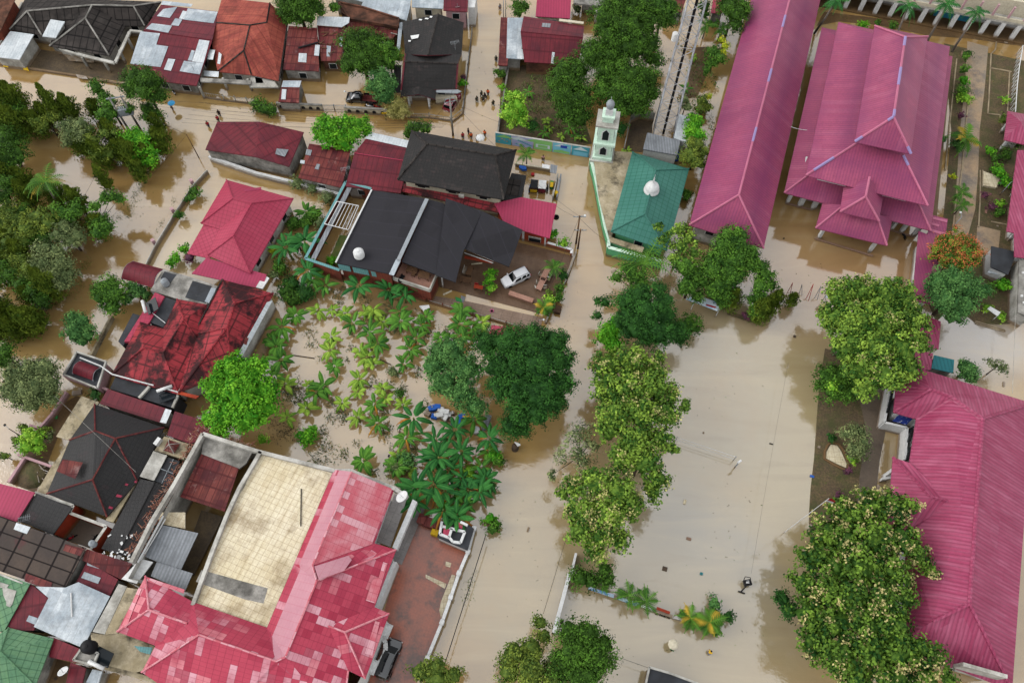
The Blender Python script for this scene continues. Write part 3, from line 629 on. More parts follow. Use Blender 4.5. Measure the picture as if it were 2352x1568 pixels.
# ---------------- cars ----------------
def car(name, label, cat, k, x, y, x2, y2, L, W, H, paint, z0=-.45, kind='suv', roofrail=False):
    """nose at x,y, tail at x2,y2 (pixels at roof height)"""
    zr = H + z0; a = Q(k, x, y, zr * .7); b = Q(k, x2, y2, zr * .7); c = (a + b) / 2; rz = math.atan2((a - b).y, (a - b).x)
    root = thing(name, label, cat, (0, 0, 0)); 
    n = 24
    prof = {'suv': ([0, .03, .2, .3, .36, .46, .6, .8, .93, .985, 1], [.42, .55, .62, .66, .8, .97, 1, .99, .93, .6, .45]), 'van': ([0, .03, .1, .2, .27, .36, .6, .85, .95, .985, 1], [.42, .5, .58, .64, .78, .95, 1, .99, .93, .62, .45])}[kind]
    # body: sections along the length, shoulder and roof widths
    mb = MB(); secs = []
    for t, hh in zip(*prof):
        xx = L / 2 - t * L; ww = W / 2 * (1 - .3 * max(0, 1 - t / .13) ** 2 - .22 * max(0, (t - .9) / .1) ** 2); belt = min(hh, .62) * H; top = hh * H; tw = ww * (1 - .16 * max(0, (hh - .62) / .38))
        secs.append([Vector((xx, -ww * .95, .2)), Vector((xx, -ww, .45)), Vector((xx, -ww * .98, belt)), Vector((xx, -tw * .93, max(belt + .001, top - .05))), Vector((xx, -tw * .78, top)), Vector((xx, tw * .78, top)), Vector((xx, tw * .93, max(belt + .001, top - .05))), Vector((xx, ww * .98, belt)), Vector((xx, ww, .45)), Vector((xx, ww * .95, .2))])
    mb._rings(secs, 0, True, True); parts = [('body', mb, MATS[paint], True)]
    def quadpart(nm, ps, mat):
        m_ = MB(); nrm = (ps[1] - ps[0]).cross(ps[2] - ps[0]).normalized() * .015; m_.poly([p + nrm for p in ps]); m_.poly([p - nrm for p in ps[::-1]]); 
        for i in range(len(ps)): j = (i + 1) % len(ps); m_.poly([ps[i] - nrm, ps[j] - nrm, ps[j] + nrm, ps[i] + nrm])
        parts.append((nm, m_, mat, False))
    i0, i1 = (3, 5) if kind == 'suv' else (3, 5); S = secs; up = Vector((0, 0, .02)); fx = Vector((.02, 0, .02))
    quadpart('windscreen', [S[i0][4] + fx, S[i0][5] + fx, S[i1][5] + fx, S[i1][4] + fx], MATS['carglass'])
    rx = Vector((-.03, 0, .02)); quadpart('rear_window', [S[8][5].lerp(S[9][5], .05) + rx, S[8][4].lerp(S[9][4], .05) + rx, S[9][4].lerp(S[8][4], .2) + rx, S[9][5].lerp(S[8][5], .2) + rx], MATS['carglass'])
    for lo, hi, sg in ((2, 3, -1), (7, 6, 1)):
        o_ = Vector((0, sg * .02, 0))
        for j0, j1 in ((4.2, 6), (6.12, 7), (7.1, 8)):
            def at(j, lvl):
                i = int(j); f_ = j - i; i2 = min(i + 1, 10); return (S[i][lo].lerp(S[i][hi], lvl)).lerp(S[i2][lo].lerp(S[i2][hi], lvl), f_) + o_
            q_ = [at(j0, .1), at(j1, .1), at(j1, .88), at(j0 + .35, .88)]; quadpart('side_window', q_ if sg < 0 else q_[::-1], MATS['carglass'])
    for sy in (-1, 1):
        parts.append(('headlight', MB().box((L / 2 - .12, sy * W * .36, .62), .14, .34, .16), MATS['whitec'], False)); parts.append(('tail_light', MB().box((-L / 2 + .06, sy * W * .4, .7), .1, .2, .3), MATS['redshirt'], False))
        parts.append(('mirror', MB().box((L * .2, sy * (W / 2 + .08), .95), .12, .2, .14), MATS[paint], False))
        if roofrail: parts.append(('roof_rail', MB().bar((L * .05, sy * W * .36, H), (-L * .4, sy * W * .36, H), .05, .05), MATS['steel'], False))
    for sx in (-1, 1):
        for sy in (-1, 1):
            m_ = MB(); rg = [[Vector((sx * L * .31 + r_ * math.cos(q * math.pi / 8), sy * yy, .32 + r_ * math.sin(q * math.pi / 8))) for q in range(16)] for r_, yy in ((.2, W / 2 - .24), (.33, W / 2 - .22), (.33, W / 2 + .01), (.2, W / 2 + .02))]
            m_._rings(rg, 0, True, True); parts.append(('wheel', m_, MATS['rubber'], True))
    parts.append(('number_plate', MB().box((-L / 2 - .0, 0, .5), .04, .45, .12), MATS['whitec'], False))
    for nm, m_, mt, sm in parts: m_.build(nm, mt, root, sm)
    root.location = (c.x, c.y, z0); root.rotation_euler = (0, 0, rz); return root
def motorbike(label, k, x, y, rz, mat, z0=-.3, group='motorbikes parked in the flooded yards'):
    p = Q(k, x, y, .5); root = thing('motorbike', label, 'motorbike', (0, 0, 0), group=group)
    for sx in (-.6, .6): MB()._rings([[Vector((sx + .28 * math.cos(q * math.pi / 6), yy, .28 + .28 * math.sin(q * math.pi / 6))) for q in range(12)] for yy in (-.05, .05)], 0, True, True).build('wheel', MATS['rubber'], root)
    MB().tube([(-.7, 0, .62), (-.2, 0, .72), (.1, 0, .55), (.35, 0, .5), (.5, 0, .85)], [.12, .16, .13, .1, .07], 8).build('body', MATS[mat], root, True)
    MB().tube([(-.65, 0, .76), (-.05, 0, .8)], [.11, .13], 8).build('seat', MATS['black'], root, True)
    MB().tube([(.42, -.33, 1.0), (.5, 0, .95), (.42, .33, 1.0)], .025, 5).build('handlebar', MATS['black'], root)
    root.location = (p.x, p.y, z0); root.rotation_euler = (0, 0, rz); return root
def pole(name, label, k, x, y, h, r=.09, mat='concrete', arms=0, cat='pole', lamp=None, az=0):
    b = Q(k, x, y, 0); root = thing(name, label, cat, b); MB().tube([b - Vector((0, 0, .5)), b + Vector((0, 0, h))], [r * 1.2, r * .8], 7).build('post', MATS[mat], root, True)
    d = Vector((math.cos(az), math.sin(az), 0))
    for i in range(arms):
        z = h - .3 - i * .7; MB().bar(b + Vector((0, 0, z)) - d * .9, b + Vector((0, 0, z)) + d * .9, .1, .1).build('crossarm', MATS['steel'], root)
        for t in (-.8, -.3, .3, .8): MB().lathe(b + Vector((0, 0, z + .1)) + d * t, [(.05, 0), (.06, .06), (.03, .14)], 6).build('insulator', MATS['concrete'], root)
    if lamp: MB().tube([b + Vector((0, 0, h - .1)), b + Vector((0, 0, h + .15)) + d * .7], .03, 5).build('bracket', MATS['steel'], root); MB().lathe(b + Vector((0, 0, h)) + d * .75, [(.03, .2), (.16, .12), (.18, .02), (.1, -.05)], 8).build('lamp_head', MATS[lamp], root, True)
    return root
def wire(label, a, b, sag=.8, r=.018, mat='black', group='overhead cables'):
    mb = MB(); mb.tube([a.lerp(b, i / 14) - Vector((0, 0, sag * 4 * (i / 14) * (1 - i / 14))) for i in range(15)], r, 4)
    return tag(mb.build('cable', MATS[mat]), label, 'cable', group)
def simple(name, label, cat, mb, m, group=None): return tag(mb.build(name, m), label, cat, group)
def simple(name, label, cat, mb, m, group=None, ang=0):
    v = np.array(mb.v); loc = (float(v[:, 0].mean()), float(v[:, 1].mean()), float(v[:, 2].min()))
    return tag(mb.build(name, m, loc=loc, ang=ang), label, cat, group)
# ---------------- flood water and ground ----------------
m = bpy.data.materials.new('flood_water'); m.use_nodes = True; MATS['water'] = m; g = NG(m); b = g.n['Principled BSDF']
O = g.new('ShaderNodeNewGeometry').outputs['Position']
def blob(k, x, y, r):                              # soft spot of other water round a point
    p = Q(k, x, y, 0); d = g.new('ShaderNodeVectorMath', operation='DISTANCE'); g.link(O, d.inputs[0]); d.inputs[1].default_value = (p.x, p.y, 0); return g.step(d.outputs['Value'], r * 1.25, r * .5)
def field(lst):
    o = None
    for q in lst:
        v = blob(*q); o = v if o is None else g.math('MAXIMUM', o, v)
    return o
nz = g.noise(O, .035, 4, .55); n2 = g.noise(O, .16, 5, .6)
c = g.mix(g.step(nz, .42, .6), lin('a88348'), lin('b69558'))
c = g.mix(g.math('MULTIPLY', g.step(n2, .45, .62), .35), c, lin('8a6836'))
wv = g.math('MULTIPLY', g.step(n2, .3, .7), .4)
def tint(lst, colr, amt):
    global c
    f = g.math('MULTIPLY', field(lst), amt); f = g.math('MULTIPLY', f, g.math('ADD', wv, .75), True); c = g.mix(f, c, lin(colr))
tint([('V', 1700, 900, 22), ('V', 1690, 1100, 22), ('V', 1640, 1280, 22), ('V', 1780, 780, 14)], 'ab9c7c', .9)          # field: greyer silt
tint([('V', 1550, 1300, 10), ('V', 1640, 1330, 9)], '948e80', .8)
tint([('V', 1900, 1000, 8), ('V', 1860, 1150, 8), ('V', 1870, 860, 8)], 'ae9c72', .7)
tint([('V', 1200, 1350, 12), ('V', 1180, 1200, 8), ('V', 1400, 1480, 16), ('V', 1600, 1500, 12)], 'a08e68', .85)
tint([('V', 300, 520, 10), ('V', 200, 640, 10), ('V', 120, 720, 8), ('V', 150, 400, 10), ('V', 380, 430, 8), ('V', 30, 1000, 8)], '9a7a48', .7)
tint([('V', 1850, 620, 12), ('V', 1960, 640, 10), ('V', 2050, 620, 8)], 'a8845a', .8)
tint([('V', 800, 820, 14), ('V', 700, 900, 9), ('V', 900, 980, 8), ('V', 750, 1000, 8)], 'b4986a', .8)
tint([('V', 2230, 780, 7), ('V', 2300, 790, 5)], 'aaa49c', .8)
tint([('V', 460, 560, 5), ('V', 400, 600, 5), ('V', 590, 560, 3)], 'bca476', .8)
mp = g.new('ShaderNodeMapping'); mp.inputs['Rotation'].default_value = (0, 0, .5); mp.inputs['Scale'].default_value = (.05, .28, 1); g.link(O, mp.inputs[0]); dn = g.new('ShaderNodeTexNoise'); dn.inputs['Scale'].default_value = 1; dn.inputs['Detail'].default_value = 6; dn.inputs['Distortion'].default_value = 1.6; g.link(mp.outputs[0], dn.inputs[0])
c = g.mix(g.math('MULTIPLY', g.step(dn.outputs[0], .5, .7), .22), c, lin('c8b284')); c = g.mix(g.math('MULTIPLY', g.step(dn.outputs[0], .44, .28), .2), c, lin('7c6038'))
hv = g.new('ShaderNodeHueSaturation'); hv.inputs['Saturation'].default_value = .96; hv.inputs['Value'].default_value = .9; g.link(c, hv.inputs['Color']); g.link(hv.outputs[0], b.inputs['Base Color']); b.inputs['Roughness'].default_value = .07; b.inputs['IOR'].default_value = 2.15; b.inputs['Specular IOR Level'].default_value = .5
bp = g.new('ShaderNodeBump'); bp.inputs['Strength'].default_value = .4; bp.inputs['Distance'].default_value = .1
rip = g.math('MULTIPLY', g.noise(O, 1.4, 3), g.math('ADD', g.step(g.noise(O, .05, 2), .45, .65), .12)); g.link(rip, bp.inputs['Height']); g.link(bp.outputs[0], b.inputs['Normal'])
struct('water', MB().poly([(-260, -160, 0), (260, -160, 0), (260, 330, 0), (-260, 330, 0)]), m)
def sheet(name, k, s, mat, z=.02, ang=0): return struct(name, MB().poly(fixo(pts(k, s, z))), MATS[mat], ang)
def fixo(ps):
    ar = sum(ps[i].x * ps[(i + 1) % len(ps)].y - ps[(i + 1) % len(ps)].x * ps[i].y for i in range(len(ps)))
    return ps if ar > 0 else ps[::-1]
def kerb(name, k, s, mat='kerb', h=.14, wd=.2):
    ps = pts(k, s, 0); mb = MB()
    for a, b_ in zip(ps[:-1], ps[1:]): mb.bar(a, b_, wd, h)
    return struct(name, mb, MATS[mat])
# school gardens on the right
sheet('garden_soil', 'V', '2168,100 2352,140 2400,150 2400,740 2290,745 2240,742 2190,700 2150,740 2110,640 2150,600 2165,520 2185,300', 'soil', .02)
sheet('path', 'V', '2222,95 2270,108 2262,200 2250,300 2247,392 2240,480 2222,545 2186,540 2196,440 2205,300 2216,200', 'pathtan', .03)
sheet('pavement', 'V', '2176,135 2186,137 2150,520 2140,515', 'concrete', .03)
sheet('garden_terrace', 'V', '2245,518 2298,530 2290,600 2240,590', 'pathtan', .03)
sheet('corridor_ground', '30', '450,240 520,110 2351,330 2351,430 1890,360 1480,330 1000,230 650,200', 'soilwet', .02)
kerb('kerb', '30', '2100,390 2090,460 2050,500 2030,900 2020,1050 2130,1060 2150,1165'); kerb('kerb', '30', '2045,630 2140,645 2240,665'); kerb('kerb', '30', '2220,670 2200,1030')
kerb('kerb', '30', '1735,545 1665,1180 1630,1568'); kerb('kerb', '30', '1840,940 1800,1340 1785,1568'); kerb('kerb', '31', '1950,0 1950,250 1935,520'); kerb('kerb', '31', '1780,0 1735,400 1720,580')
kerb('kerb', '31', '1905,1385 2175,1465 2175,1480 1910,1405 1905,1385'); kerb('kerb', '31', '2210,340 2205,500 2050,470')
# strip of garden between the field and the classroom
sheet('garden_soil', 'V', '1895,800 1975,815 2010,900 1990,960 1975,1100 1965,1200 1900,1260 1860,1240 1858,1180 1862,1120 1870,1050 1878,930 1885,860', 'soil', .02)
sheet('path', 'V', '1975,800 2040,850 2040,960 2020,1060 2005,1200 1965,1200 1975,1090 1990,990 1975,920', 'pathgrey', .03)
kerb('pond_edge', '32', '580,930 650,945 690,1000 740,1120 730,1180 680,1170 600,1130 520,1080 520,1010 550,950 580,930', 'ruinbrick', .2, .25)
sheet('pond_water', '32', '580,945 640,955 675,1010 725,1120 720,1160 610,1110 535,1070 540,1010', 'terrace', .04)
# yards
sheet('yard', '00', '280,440 460,470 1000,520 1160,560 1185,760 700,690 0,585 0,560', 'darkyard', .02)
sheet('yard', 'V', '1160,165 1200,150 1260,150 1330,240 1360,330 1340,335 1145,310 1150,200', 'soil', .02)
sheet('yard', '20', '1110,1050 1300,1010 1290,1220 1210,1350 1200,1400 1040,1390', 'darkyard', .03)
sheet('courtyard', '21', '60,660 300,715 560,785 520,900 330,1330 -60,1230 -690,1060 -740,1000 -700,880 -470,760 -200,640', 'mudpave', .02, .25)
sheet('paved_walk', '11', '1640,1150 1900,1190 2640,1350 2600,1480 2100,1360 1590,1200', 'tilepave', .04, -.25)
sheet('courtyard', '13', '1420,0 1560,20 1640,190 1940,370 1700,1000 1560,1360 1480,1568 850,1568 1100,1300 1200,1000 1180,900 1240,700 1330,400', 'brickpave', .02, -.3)
sheet('paved_walk', '12', '1440,1440 1560,1520 1340,2050 1240,2000 1290,1900', 'greywalk', .12, -.35)
sheet('yard', '02', '480,630 700,500 760,520 530,880 330,1390 60,1290 220,1060', 'soilwet', .02)
sheet('courtyard', 'LB', '1000,400 1520,570 1310,890 810,715', 'pathgrey', .02)
sheet('yard', '11', '640,850 860,560 830,900', 'darkyard', .03)
sheet('flowerbed', '21', '1985,1285 2290,1390 2280,1420 1975,1320', 'soil', .15)
sheet('yard', '20', '1660,440 1800,430 1830,600 1700,900 1600,900', 'soilwet', .02)
# ---------------- buildings, top left ----------------
mt = MATS
def posts(h, k, s, ztop, mat='offwhite', wd=.28, name='post'):      # foot of each post
    for p in pts(k, s, 0): MB().box((p.x, p.y, -.5), wd, wd, ztop + .5).build(name, mt[mat], h.root)
def rim(h, k, s, z, wd=.25, ht=.3, mat='offwhite', name='parapet', close=True):
    ps = pts(k, s, z); ps = ps + ps[:1] if close else ps; mb = MB()
    for a, b in zip(ps[:-1], ps[1:]): mb.bar(a - Vector((0, 0, ht)), b - Vector((0, 0, ht)), wd, ht)
    return mb.build(name, mt[mat], h.root)
def flat(name, label, cat, k, s, z, rm, wm, par=None, **kw):       # flat roofed block, roof outline traced at height z
    vs = ' '.join(chr(97 + i) + t for i, t in enumerate(s.split())); fs = ''.join(chr(97 + i) for i in range(len(s.split())))
    h = House(name, label, cat, k, vs, fs, mt[rm], mt[wm], fs, he=z, ins=.12, th=.25, wz=0, roofname='roof', **kw)
    if par: rim(h, k, s, z + .3, .22, .3, par)
    return h
h = House('hip_roof_house', 'dark grey ribbed hip roofed house at the top left corner with white corner posts', 'house', '00',
  'a90,272 b385,325 k480,345 d455,425 e1005,515 f1155,240 h1330,240 i1480,20 j240,-30 C250,105 R845,50 S785,170 T1225,58', 'abC bkRC kdSR deS efRS fhTR hiT iTRCj jCa', mt['asbestos'], mt['offwhite'], 'abkdefhij', 3.0, 5.3, .9, 'aCb CR TRS dSe hTi', mt['concrete'], .14)
h.part('canopy_beam', MB().bar(*pts('00', '715,505 1060,588', 2.6), .5, .25).bar(*pts('00', '1060,588 1195,300', 2.6), .5, .25).bar(*pts('00', '1195,290 1310,300', 2.6), .4, .25).bar(*pts('00', '550,455 715,505', 2.5), .3, .25), mt['offwhite'])
posts(h, '00', '820,635 1015,665 1155,575 1235,470', 2.6, wd=.35)
MB().poly(pts('00', '560,465 870,520 860,578 640,560', .5)).build('ramp', mt['offwhite'], h.root)
House('sheet_canopy', 'small white corrugated lean-to roof against the dark grey hip roof', 'canopy', '00', 'a465,180,5.0 b595,200,5.0 c510,350,4.0 d388,335,4.0', 'abcd', mt['zincwhite'], mt['concrete'], 'abcd', ins=.3, win=False)
h = House('carport', 'white metal roofed carport at the left edge above two yellow signs', 'carport', '00', 'a95,288,3.2 b310,318,3.2 c178,550,2.7 d-70,520,2.7', 'abcd', mt['zincwhite'], mt['offwhite'], 'abcd', ins=.3, win=False)
House('brick_building', 'brown roofed building cut by the left edge beside a stained white wall', 'building', '00', 'a-200,-30 b150,-30 c0,290 d-200,290', 'abcd', mt['ruinbrick'], mt['brickwall'], 'abcd', 4.5, win=False)
wallobj('boundary_wall', 'stained pale wall running up beside the brown building at the left edge', 'wall', '00', '200,20 0,390', 2.2, mt['offwhite'], .3)
wallobj('boundary_wall', 'low mossy kerb wall in front of the dark grey hip roofed house', 'wall', '00', '-60,575 700,690 1180,780', .35, mt['concrete'], .35)
for lb, s, mtn in (('yellow signboard leaning by the left edge of the flooded street', '20,585 60,590 78,620 30,612', 'yellow'), ('yellow signboard beside the white carport gate', '205,610 250,618 265,652 215,640', 'yellow'), ('white and yellow banner tied to the low mossy wall', '695,682 790,700 808,728 715,718', 'white')):
    ps = pts('00', s, .5); o = simple('signboard', lb, 'sign', MB().prism(ps, .08), mt[mtn])
h = House('patchwork_house', 'low house under a roof patched with maroon and silver metal sheets', 'house', '00', 'a1480,45 b2005,110 c1805,790,2.8 d1160,705,2.8 R1322,280 S1950,370', 'aRSb RdcS', mt['maroon'], mt['concrete'], 'abcd', 3.2, 4.2, .5, 'RS', mt['maroon'], .08)
h.patch('dcS', '1290,290 1470,308 1435,412 1545,428 1475,617 1195,588', mt['zinc']); h.patch('dcS', '1545,540 1610,547 1570,652 1505,640;1830,365 1925,378 1870,580 1765,565', mt['zincwhite']); h.patch('dcS', '1690,560 1868,582 1835,685 1650,655;1760,462 1790,468 1765,560 1725,556', mt['zinc'])
h.patch('aRS', '1725,78 2000,112 1962,215 1690,182', mt['zinc']); h.patch('aRS', '1680,100 1725,108 1690,180 1645,172', mt['zincwhite']); h.patch('aRS', '1500,85 1628,65 1560,165 1440,150;1395,215 1580,238 1545,303 1340,265;1610,170 1675,180 1640,240 1570,232', mt['zinc'])
h.patch('dcS', '1190,615 1435,642 1425,718 1163,706', mt['pinkmetal']); h.patch('aRS', '1490,8 1770,40 1755,65 1480,45', mt['zinc'])
h = House('tiled_house', 'house with weathered orange red tiled roof and stepped gables above the flooded street', 'house', '10',
  't-311,-20 a-376,210,3.4 f-400,430,3.2 e-351,660,2.8 d-40,690,2.8 c215,745,2.8 b295,190,3.2 T130,30 K100,210 J-55,235 Q-111,468', 'tTKJa TbcK KcdQJ deQ efQ faJQ', mt['tilered'], mt['offwhite'], 'tafedcb', 3.2, 5.4, .5, 'TKJQe aJ Qd bc', mt['asbestos'], .13)
h.part('gable_trim', MB().bar(*pts('10', '-200,515 -111,475', 4.1), .3, .25).bar(*pts('10', '-111,475 0,520', 4.1), .3, .25), mt['offwhite'])
h.part('porch_roof', plate('10', '-516,715 -40,740 -50,775 -510,750', 2.7, .25), mt['concrete']); posts(h, '10', '-470,905 -260,825 -35,835', 2.6, wd=.3)
h.part('awning', MB().prism(pts('10', '-10,690 50,705 70,765 0,765', 2.3), .06), mt['zincwhite']); h.patch('faJ', '-440,455 -375,460 -395,550 -445,545;-340,480 -315,500 -330,590 -355,585', mt['zincwhite'], off=.3); h.patch('efQ', '-480,650 -340,660 -345,710 -480,700', mt['zincwhite'], off=.3)
h.part('gable_wall', MB().prism(pts('10', '-50,700 170,745 205,800 -50,800', 2.3), .3), mt['offwhite'])
h = House('shack', 'maroon metal roofed shack with a white skylight sheet beside the orange red tiled house', 'house', '10', 'a300,240,3.6 b562,258,3.6 c582,655,2.7 d250,640,2.7', 'abcd', mt['maroonrust'], mt['concrete'], 'abcd', ins=.25)
h.patch('abc', '395,490 468,492 462,575 388,570;545,412 588,415 578,515 535,510', mt['zincwhite']); h.part('duct', MB().bar(*onpl('10', '390,445 570,395', [h.D['a'], h.D['b'], h.D['c']], .15), .25, .15), mt['black'])
h = House('shack', 'broken rust brown metal roofed shack with torn sheets behind the dark truck', 'house', '10', 'a562,235,3.4 b870,262,3.4 c810,380,3 d790,562,2.6 e600,560,2.6', 'abcde', mt['maroonrust'], mt['ruinbrick'], 'abcde', ins=.25)
h.patch('abc', '565,152 862,160 855,212 790,250 560,232', mt['zincwhite'], off=.4); h.patch('abd', '650,420 690,425 680,520 650,520;765,345 800,345 790,430 770,430', mt['zinc'])
for q in range(14): a = onpl('10', '%d,%d' % (600 + q * 13, 300 + (q * 37) % 200), [h.D['a'], h.D['b'], h.D['d']], .12)[0]; MB().bar(a, a + Vector((math.cos(q) * 1.3, math.sin(q * 2.3) * .8, .02)), .12, .06).build('loose_plank', mt['timber'], h.root)
h = House('shack', 'collapsed maroon roof with fallen planks above the round green tree', 'house', '10', 'a860,170,3 b1310,290,2.8 c1250,362,2.4 d800,362,2.6', 'abcd', mt['maroonrust'], mt['ruinbrick'], 'abcd', ins=.25)
h.patch('abc', '860,195 990,222 940,235 865,230;960,250 1000,255 995,270 955,268', mt['zincwhite'])
for q in range(16): a = onpl('10', '%d,%d' % (880 + q * 24, 250 + (q * 29) % 95), [h.D['a'], h.D['b'], h.D['c']], .12)[0]; MB().bar(a, a + Vector((math.cos(q * 1.7) * 1.2, math.sin(q * 2.9) * .9, .05)), .12, .06).build('loose_plank', mt['timber' if q % 3 else 'offwhite'], h.root)
h = House('ruined_building', 'roofless muddy brown brick building below the pale blue metal roof', 'building', '10', 'a760,15 b980,60 c1312,165 d1305,240 e860,165 f780,110', 'abcdef', mt['ruinbrick'], mt['ruinbrick'], 'abcdef', 3.6, ins=.05, win=False)
rim(h, '10', '760,15 980,60 1312,165 1305,240 860,165', 3.9, .25, .5, 'ruinbrick')
House('warehouse', 'wide pale silver blue metal roof at the top edge above the brown ruin', 'warehouse', '10', 'a700,-60,4.5 b1430,-80,4.5 c1418,55,4.2 d1385,190,3.6 e960,70,3.6 f985,20,3.8', 'abcdef', mt['zinc'], mt['offwhite'], 'abcdef', ins=.4, win=False)
h = House('house', 'cream house with silver roof at the top edge left of the side street', 'house', '10', 'a1435,-60,5 b1728,-60,5 c1720,82,4.4 d1432,66,4.4', 'abcd', mt['zinc'], mt['cream'], 'abcd', ins=.5)
h = House('house', 'pink walled house with maroon roof and white corner column beside the side street', 'house', '10', 'a1728,-60,5 b1952,-60,5 c1945,110,4.4 d1722,98,4.4', 'abcd', mt['maroon'], mt['pinkwall'], 'abcd', ins=.4)
h.part('corner_column', MB().prism(pts('10', '1950,-60 2030,-60 2010,70 1950,70', 4.2), 4.6), mt['white'])
h = House('gable_house', 'black tiled gable house with red edged lower roof and porch beside the side street', 'house', '10',
  'a1345,205,4.2 b1910,208,4.2 c1890,500,4.2 d1370,500,4.2 e1335,830,3 f1840,820,3 g1375,500,4.7 h1890,500,4.7 E1365,570,5.6 F1855,588,5.6 A1675,130,6.2 B1580,510,6.2', 'aABd AbcB gEFh EefF', mt['tileblack'], mt['offwhite'], 'abfe', 3, 6.2, .6, 'AB EF', mt['asbestos'], .13, fasc=mt['maroon'])
h.part('verge_trim', MB().bar(*[h.D[q] for q in 'Ee'], .25, .12).bar(*[h.D[q] for q in 'Ff'], .25, .12).bar(*[h.D[q] for q in 'gE'], .25, .12), mt['maroon'])
h.D.update(parse('10', 'i1330,892 j1650,915 k1655,830,3.0 l1335,825,3.0 I1495,868,3.3 K1500,795,3.6', 2.7, 3.3)); h.slab('lKIi KkjI', mt['tileblack'], 'porch_roof', fasc=mt['maroon']); posts(h, '10', '1415,990 1597,1000 1430,950 1600,945', 2.6, 'white', .3)
h.part('carport_roof', MB().prism(pts('10', '1655,848 1850,858 1890,840 1850,822 1655,828', 2.9), .15), mt['steel']); h.part('side_roof', MB().prism([*pts('10', '1270,600 1335,600', 3.4), *pts('10', '1330,850 1255,850', 2.8)], .12), mt['tileblack'])
h.part('gutter', MB().prism(pts('10', '1315,210 1350,205 1320,480 1290,480', 3.4), .2), mt['zinc']); MB().prism(pts('10', '1650,868 1840,875 1850,900 1650,900', 1.6), 1.6).build('wall', mt['cream'], h.root)
h.patch('aAB', '1420,330 1500,318 1490,350 1430,362;1400,370 1425,372 1420,385 1400,385;1600,148 1625,150 1615,165 1595,162;1560,165 1590,170 1580,180 1550,176;1500,175 1530,180 1520,190 1495,186', mt['white'], 'pale_tile')
h = House('gate_shack', 'tiny shack with silver sheet and maroon roof behind the arched wall', 'shack', '10', 'a250,740,2.8 b420,740,2.8 c400,805,2.8 d232,800,2.8 e205,935,2.3 f395,945,2.3', 'abcd dcfe', mt['maroonrust'], mt['concrete'], 'abcfed', ins=.15, win=False); h.patch('abc', '250,742 418,742 400,803 234,800', mt['zinc']); h.patch('dcf', '240,820 280,822 272,915 232,912', mt['zincwhite'])
def archwall(label, k, s, h, n):
    root = wallobj('arched_wall', label, 'wall', k, s, h, mt['cream'], .25, capm=mt['concrete']); ps = pts(k, s, h); a, b = ps[0], ps[-1]; d = (b - a).normalized(); nn = Vector((d.y, -d.x, 0)) * .14
    rz = math.atan2(d.y, d.x)
    for i in range(n):
        p = a.lerp(b, (i + .6) / (n + .2)) + nn; mb = MB(); c_ = Vector((p.x, p.y, .35)); prof = [(-.3, 0), (.3, 0), (.3, .35)] + [(.3 * math.cos(t), .35 + .3 * math.sin(t)) for t in (.6, 1.2, 1.57, 1.95, 2.55)] + [(-.3, .35)]
        mb.poly([c_ + d * x + Vector((0, 0, z)) for x, z in prof]); mb.poly([c_ + nn * .1 + d * x + Vector((0, 0, z)) for x, z in prof]); mb.build('arch_opening', mt['black'], root)
archwall('cream wall with arched openings in front of the tiny maroon shack', '10', '185,945 605,968', 1.3, 6); archwall('cream wall with arched openings in front of the parked dark truck', '10', '808,985 1205,1008', 1.3, 5)
railfence('gate', 'closed iron gate between the two arched cream walls', '10', '605,968 825,975', 1.2, mt['steel'], .2)
railfence('iron_fence', 'low white post fence in front of the black gable house porch', '10', '1395,1045 1590,1050 1785,1080', .9, mt['steel'], .3, 3, base=mt['offwhite'])
railfence('iron_fence', 'iron fence along the side street beside the dark red car', '10', '1985,260 1945,600 1915,870 1900,1000 1790,1085', 1.2, mt['steel'], .35, 3, base=mt['concrete'])
railfence('iron_fence', 'white railing with square posts in front of the orange red tiled house', '00', '1850,850 2045,880 2260,905 2500,960', 1.2, mt['offwhite'], .4, 2.6, base=mt['offwhite'])
# warehouse block south of the street
h = House('warehouse', 'maroon roofed shed with a grey stained curved gable on the corner of the flooded street', 'warehouse', '10', 'a-356,1120,3.8 b30,1118,4.4 c440,1215,3.9 d305,1532,3.2 e0,1442,3.9 f-465,1375,3.3', 'abef bcde', mt['maroon'], mt['concrete'], 'abcdef', ins=.2, win=False); h.patch('bce', '190,1365 300,1375 265,1440 178,1415', mt['zincgrey'])
wallobj('boundary_wall', 'long white wall in front of the maroon shed and shacks', 'wall', '11', '-430,-130 0,20 330,100 770,215', 1.1, mt['white'], .3, capm=mt['white'])
h = House('shack', 'maroon patched shack roof between the corner shed and the smooth maroon roof', 'house', '10', 'a490,1320,3.2 b870,1375,3.2 c790,1725,2.7 d390,1632,2.7', 'abcd', mt['maroonrust'], mt['concrete'], 'abcd', ins=.3); h.patch('abc', '465,1370 515,1380 500,1430 455,1420;560,1505 590,1510 575,1560 540,1550', mt['zincgrey']); h.patch('abc', '410,1470 450,1475 445,1505 405,1500', mt['zincwhite'])
h = House('house', 'smooth maroon gable roof with white top strip next to the big black tiled roof', 'house', 'V', 'a846,312 b950,332 c920,444,3.2 d793,428,3.2 E814,352,4.3 F938,371,4.3', 'aEFb EdcF', mt['maroon'], mt['concrete'], 'abcd', 3.6, 4.3, .3, 'EF', mt['redhouse'], .07); h.patch('aEF', '848,303 952,326 947,342 838,318', mt['zincwhite'])
h = House('two_storey_house', 'two storey cream house with black tiled hip roof beside the side street junction', 'house', 'V', 'a945,300 b1186,345 c1157,459 d913,413 A981,331 B1138,357', 'aABb AdcB adA bcB', mt['tileblack'], mt['cream'], 'abcd', 5.8, 7.8, .9, 'aAB bBcB dA', mt['asbestos'], .15)
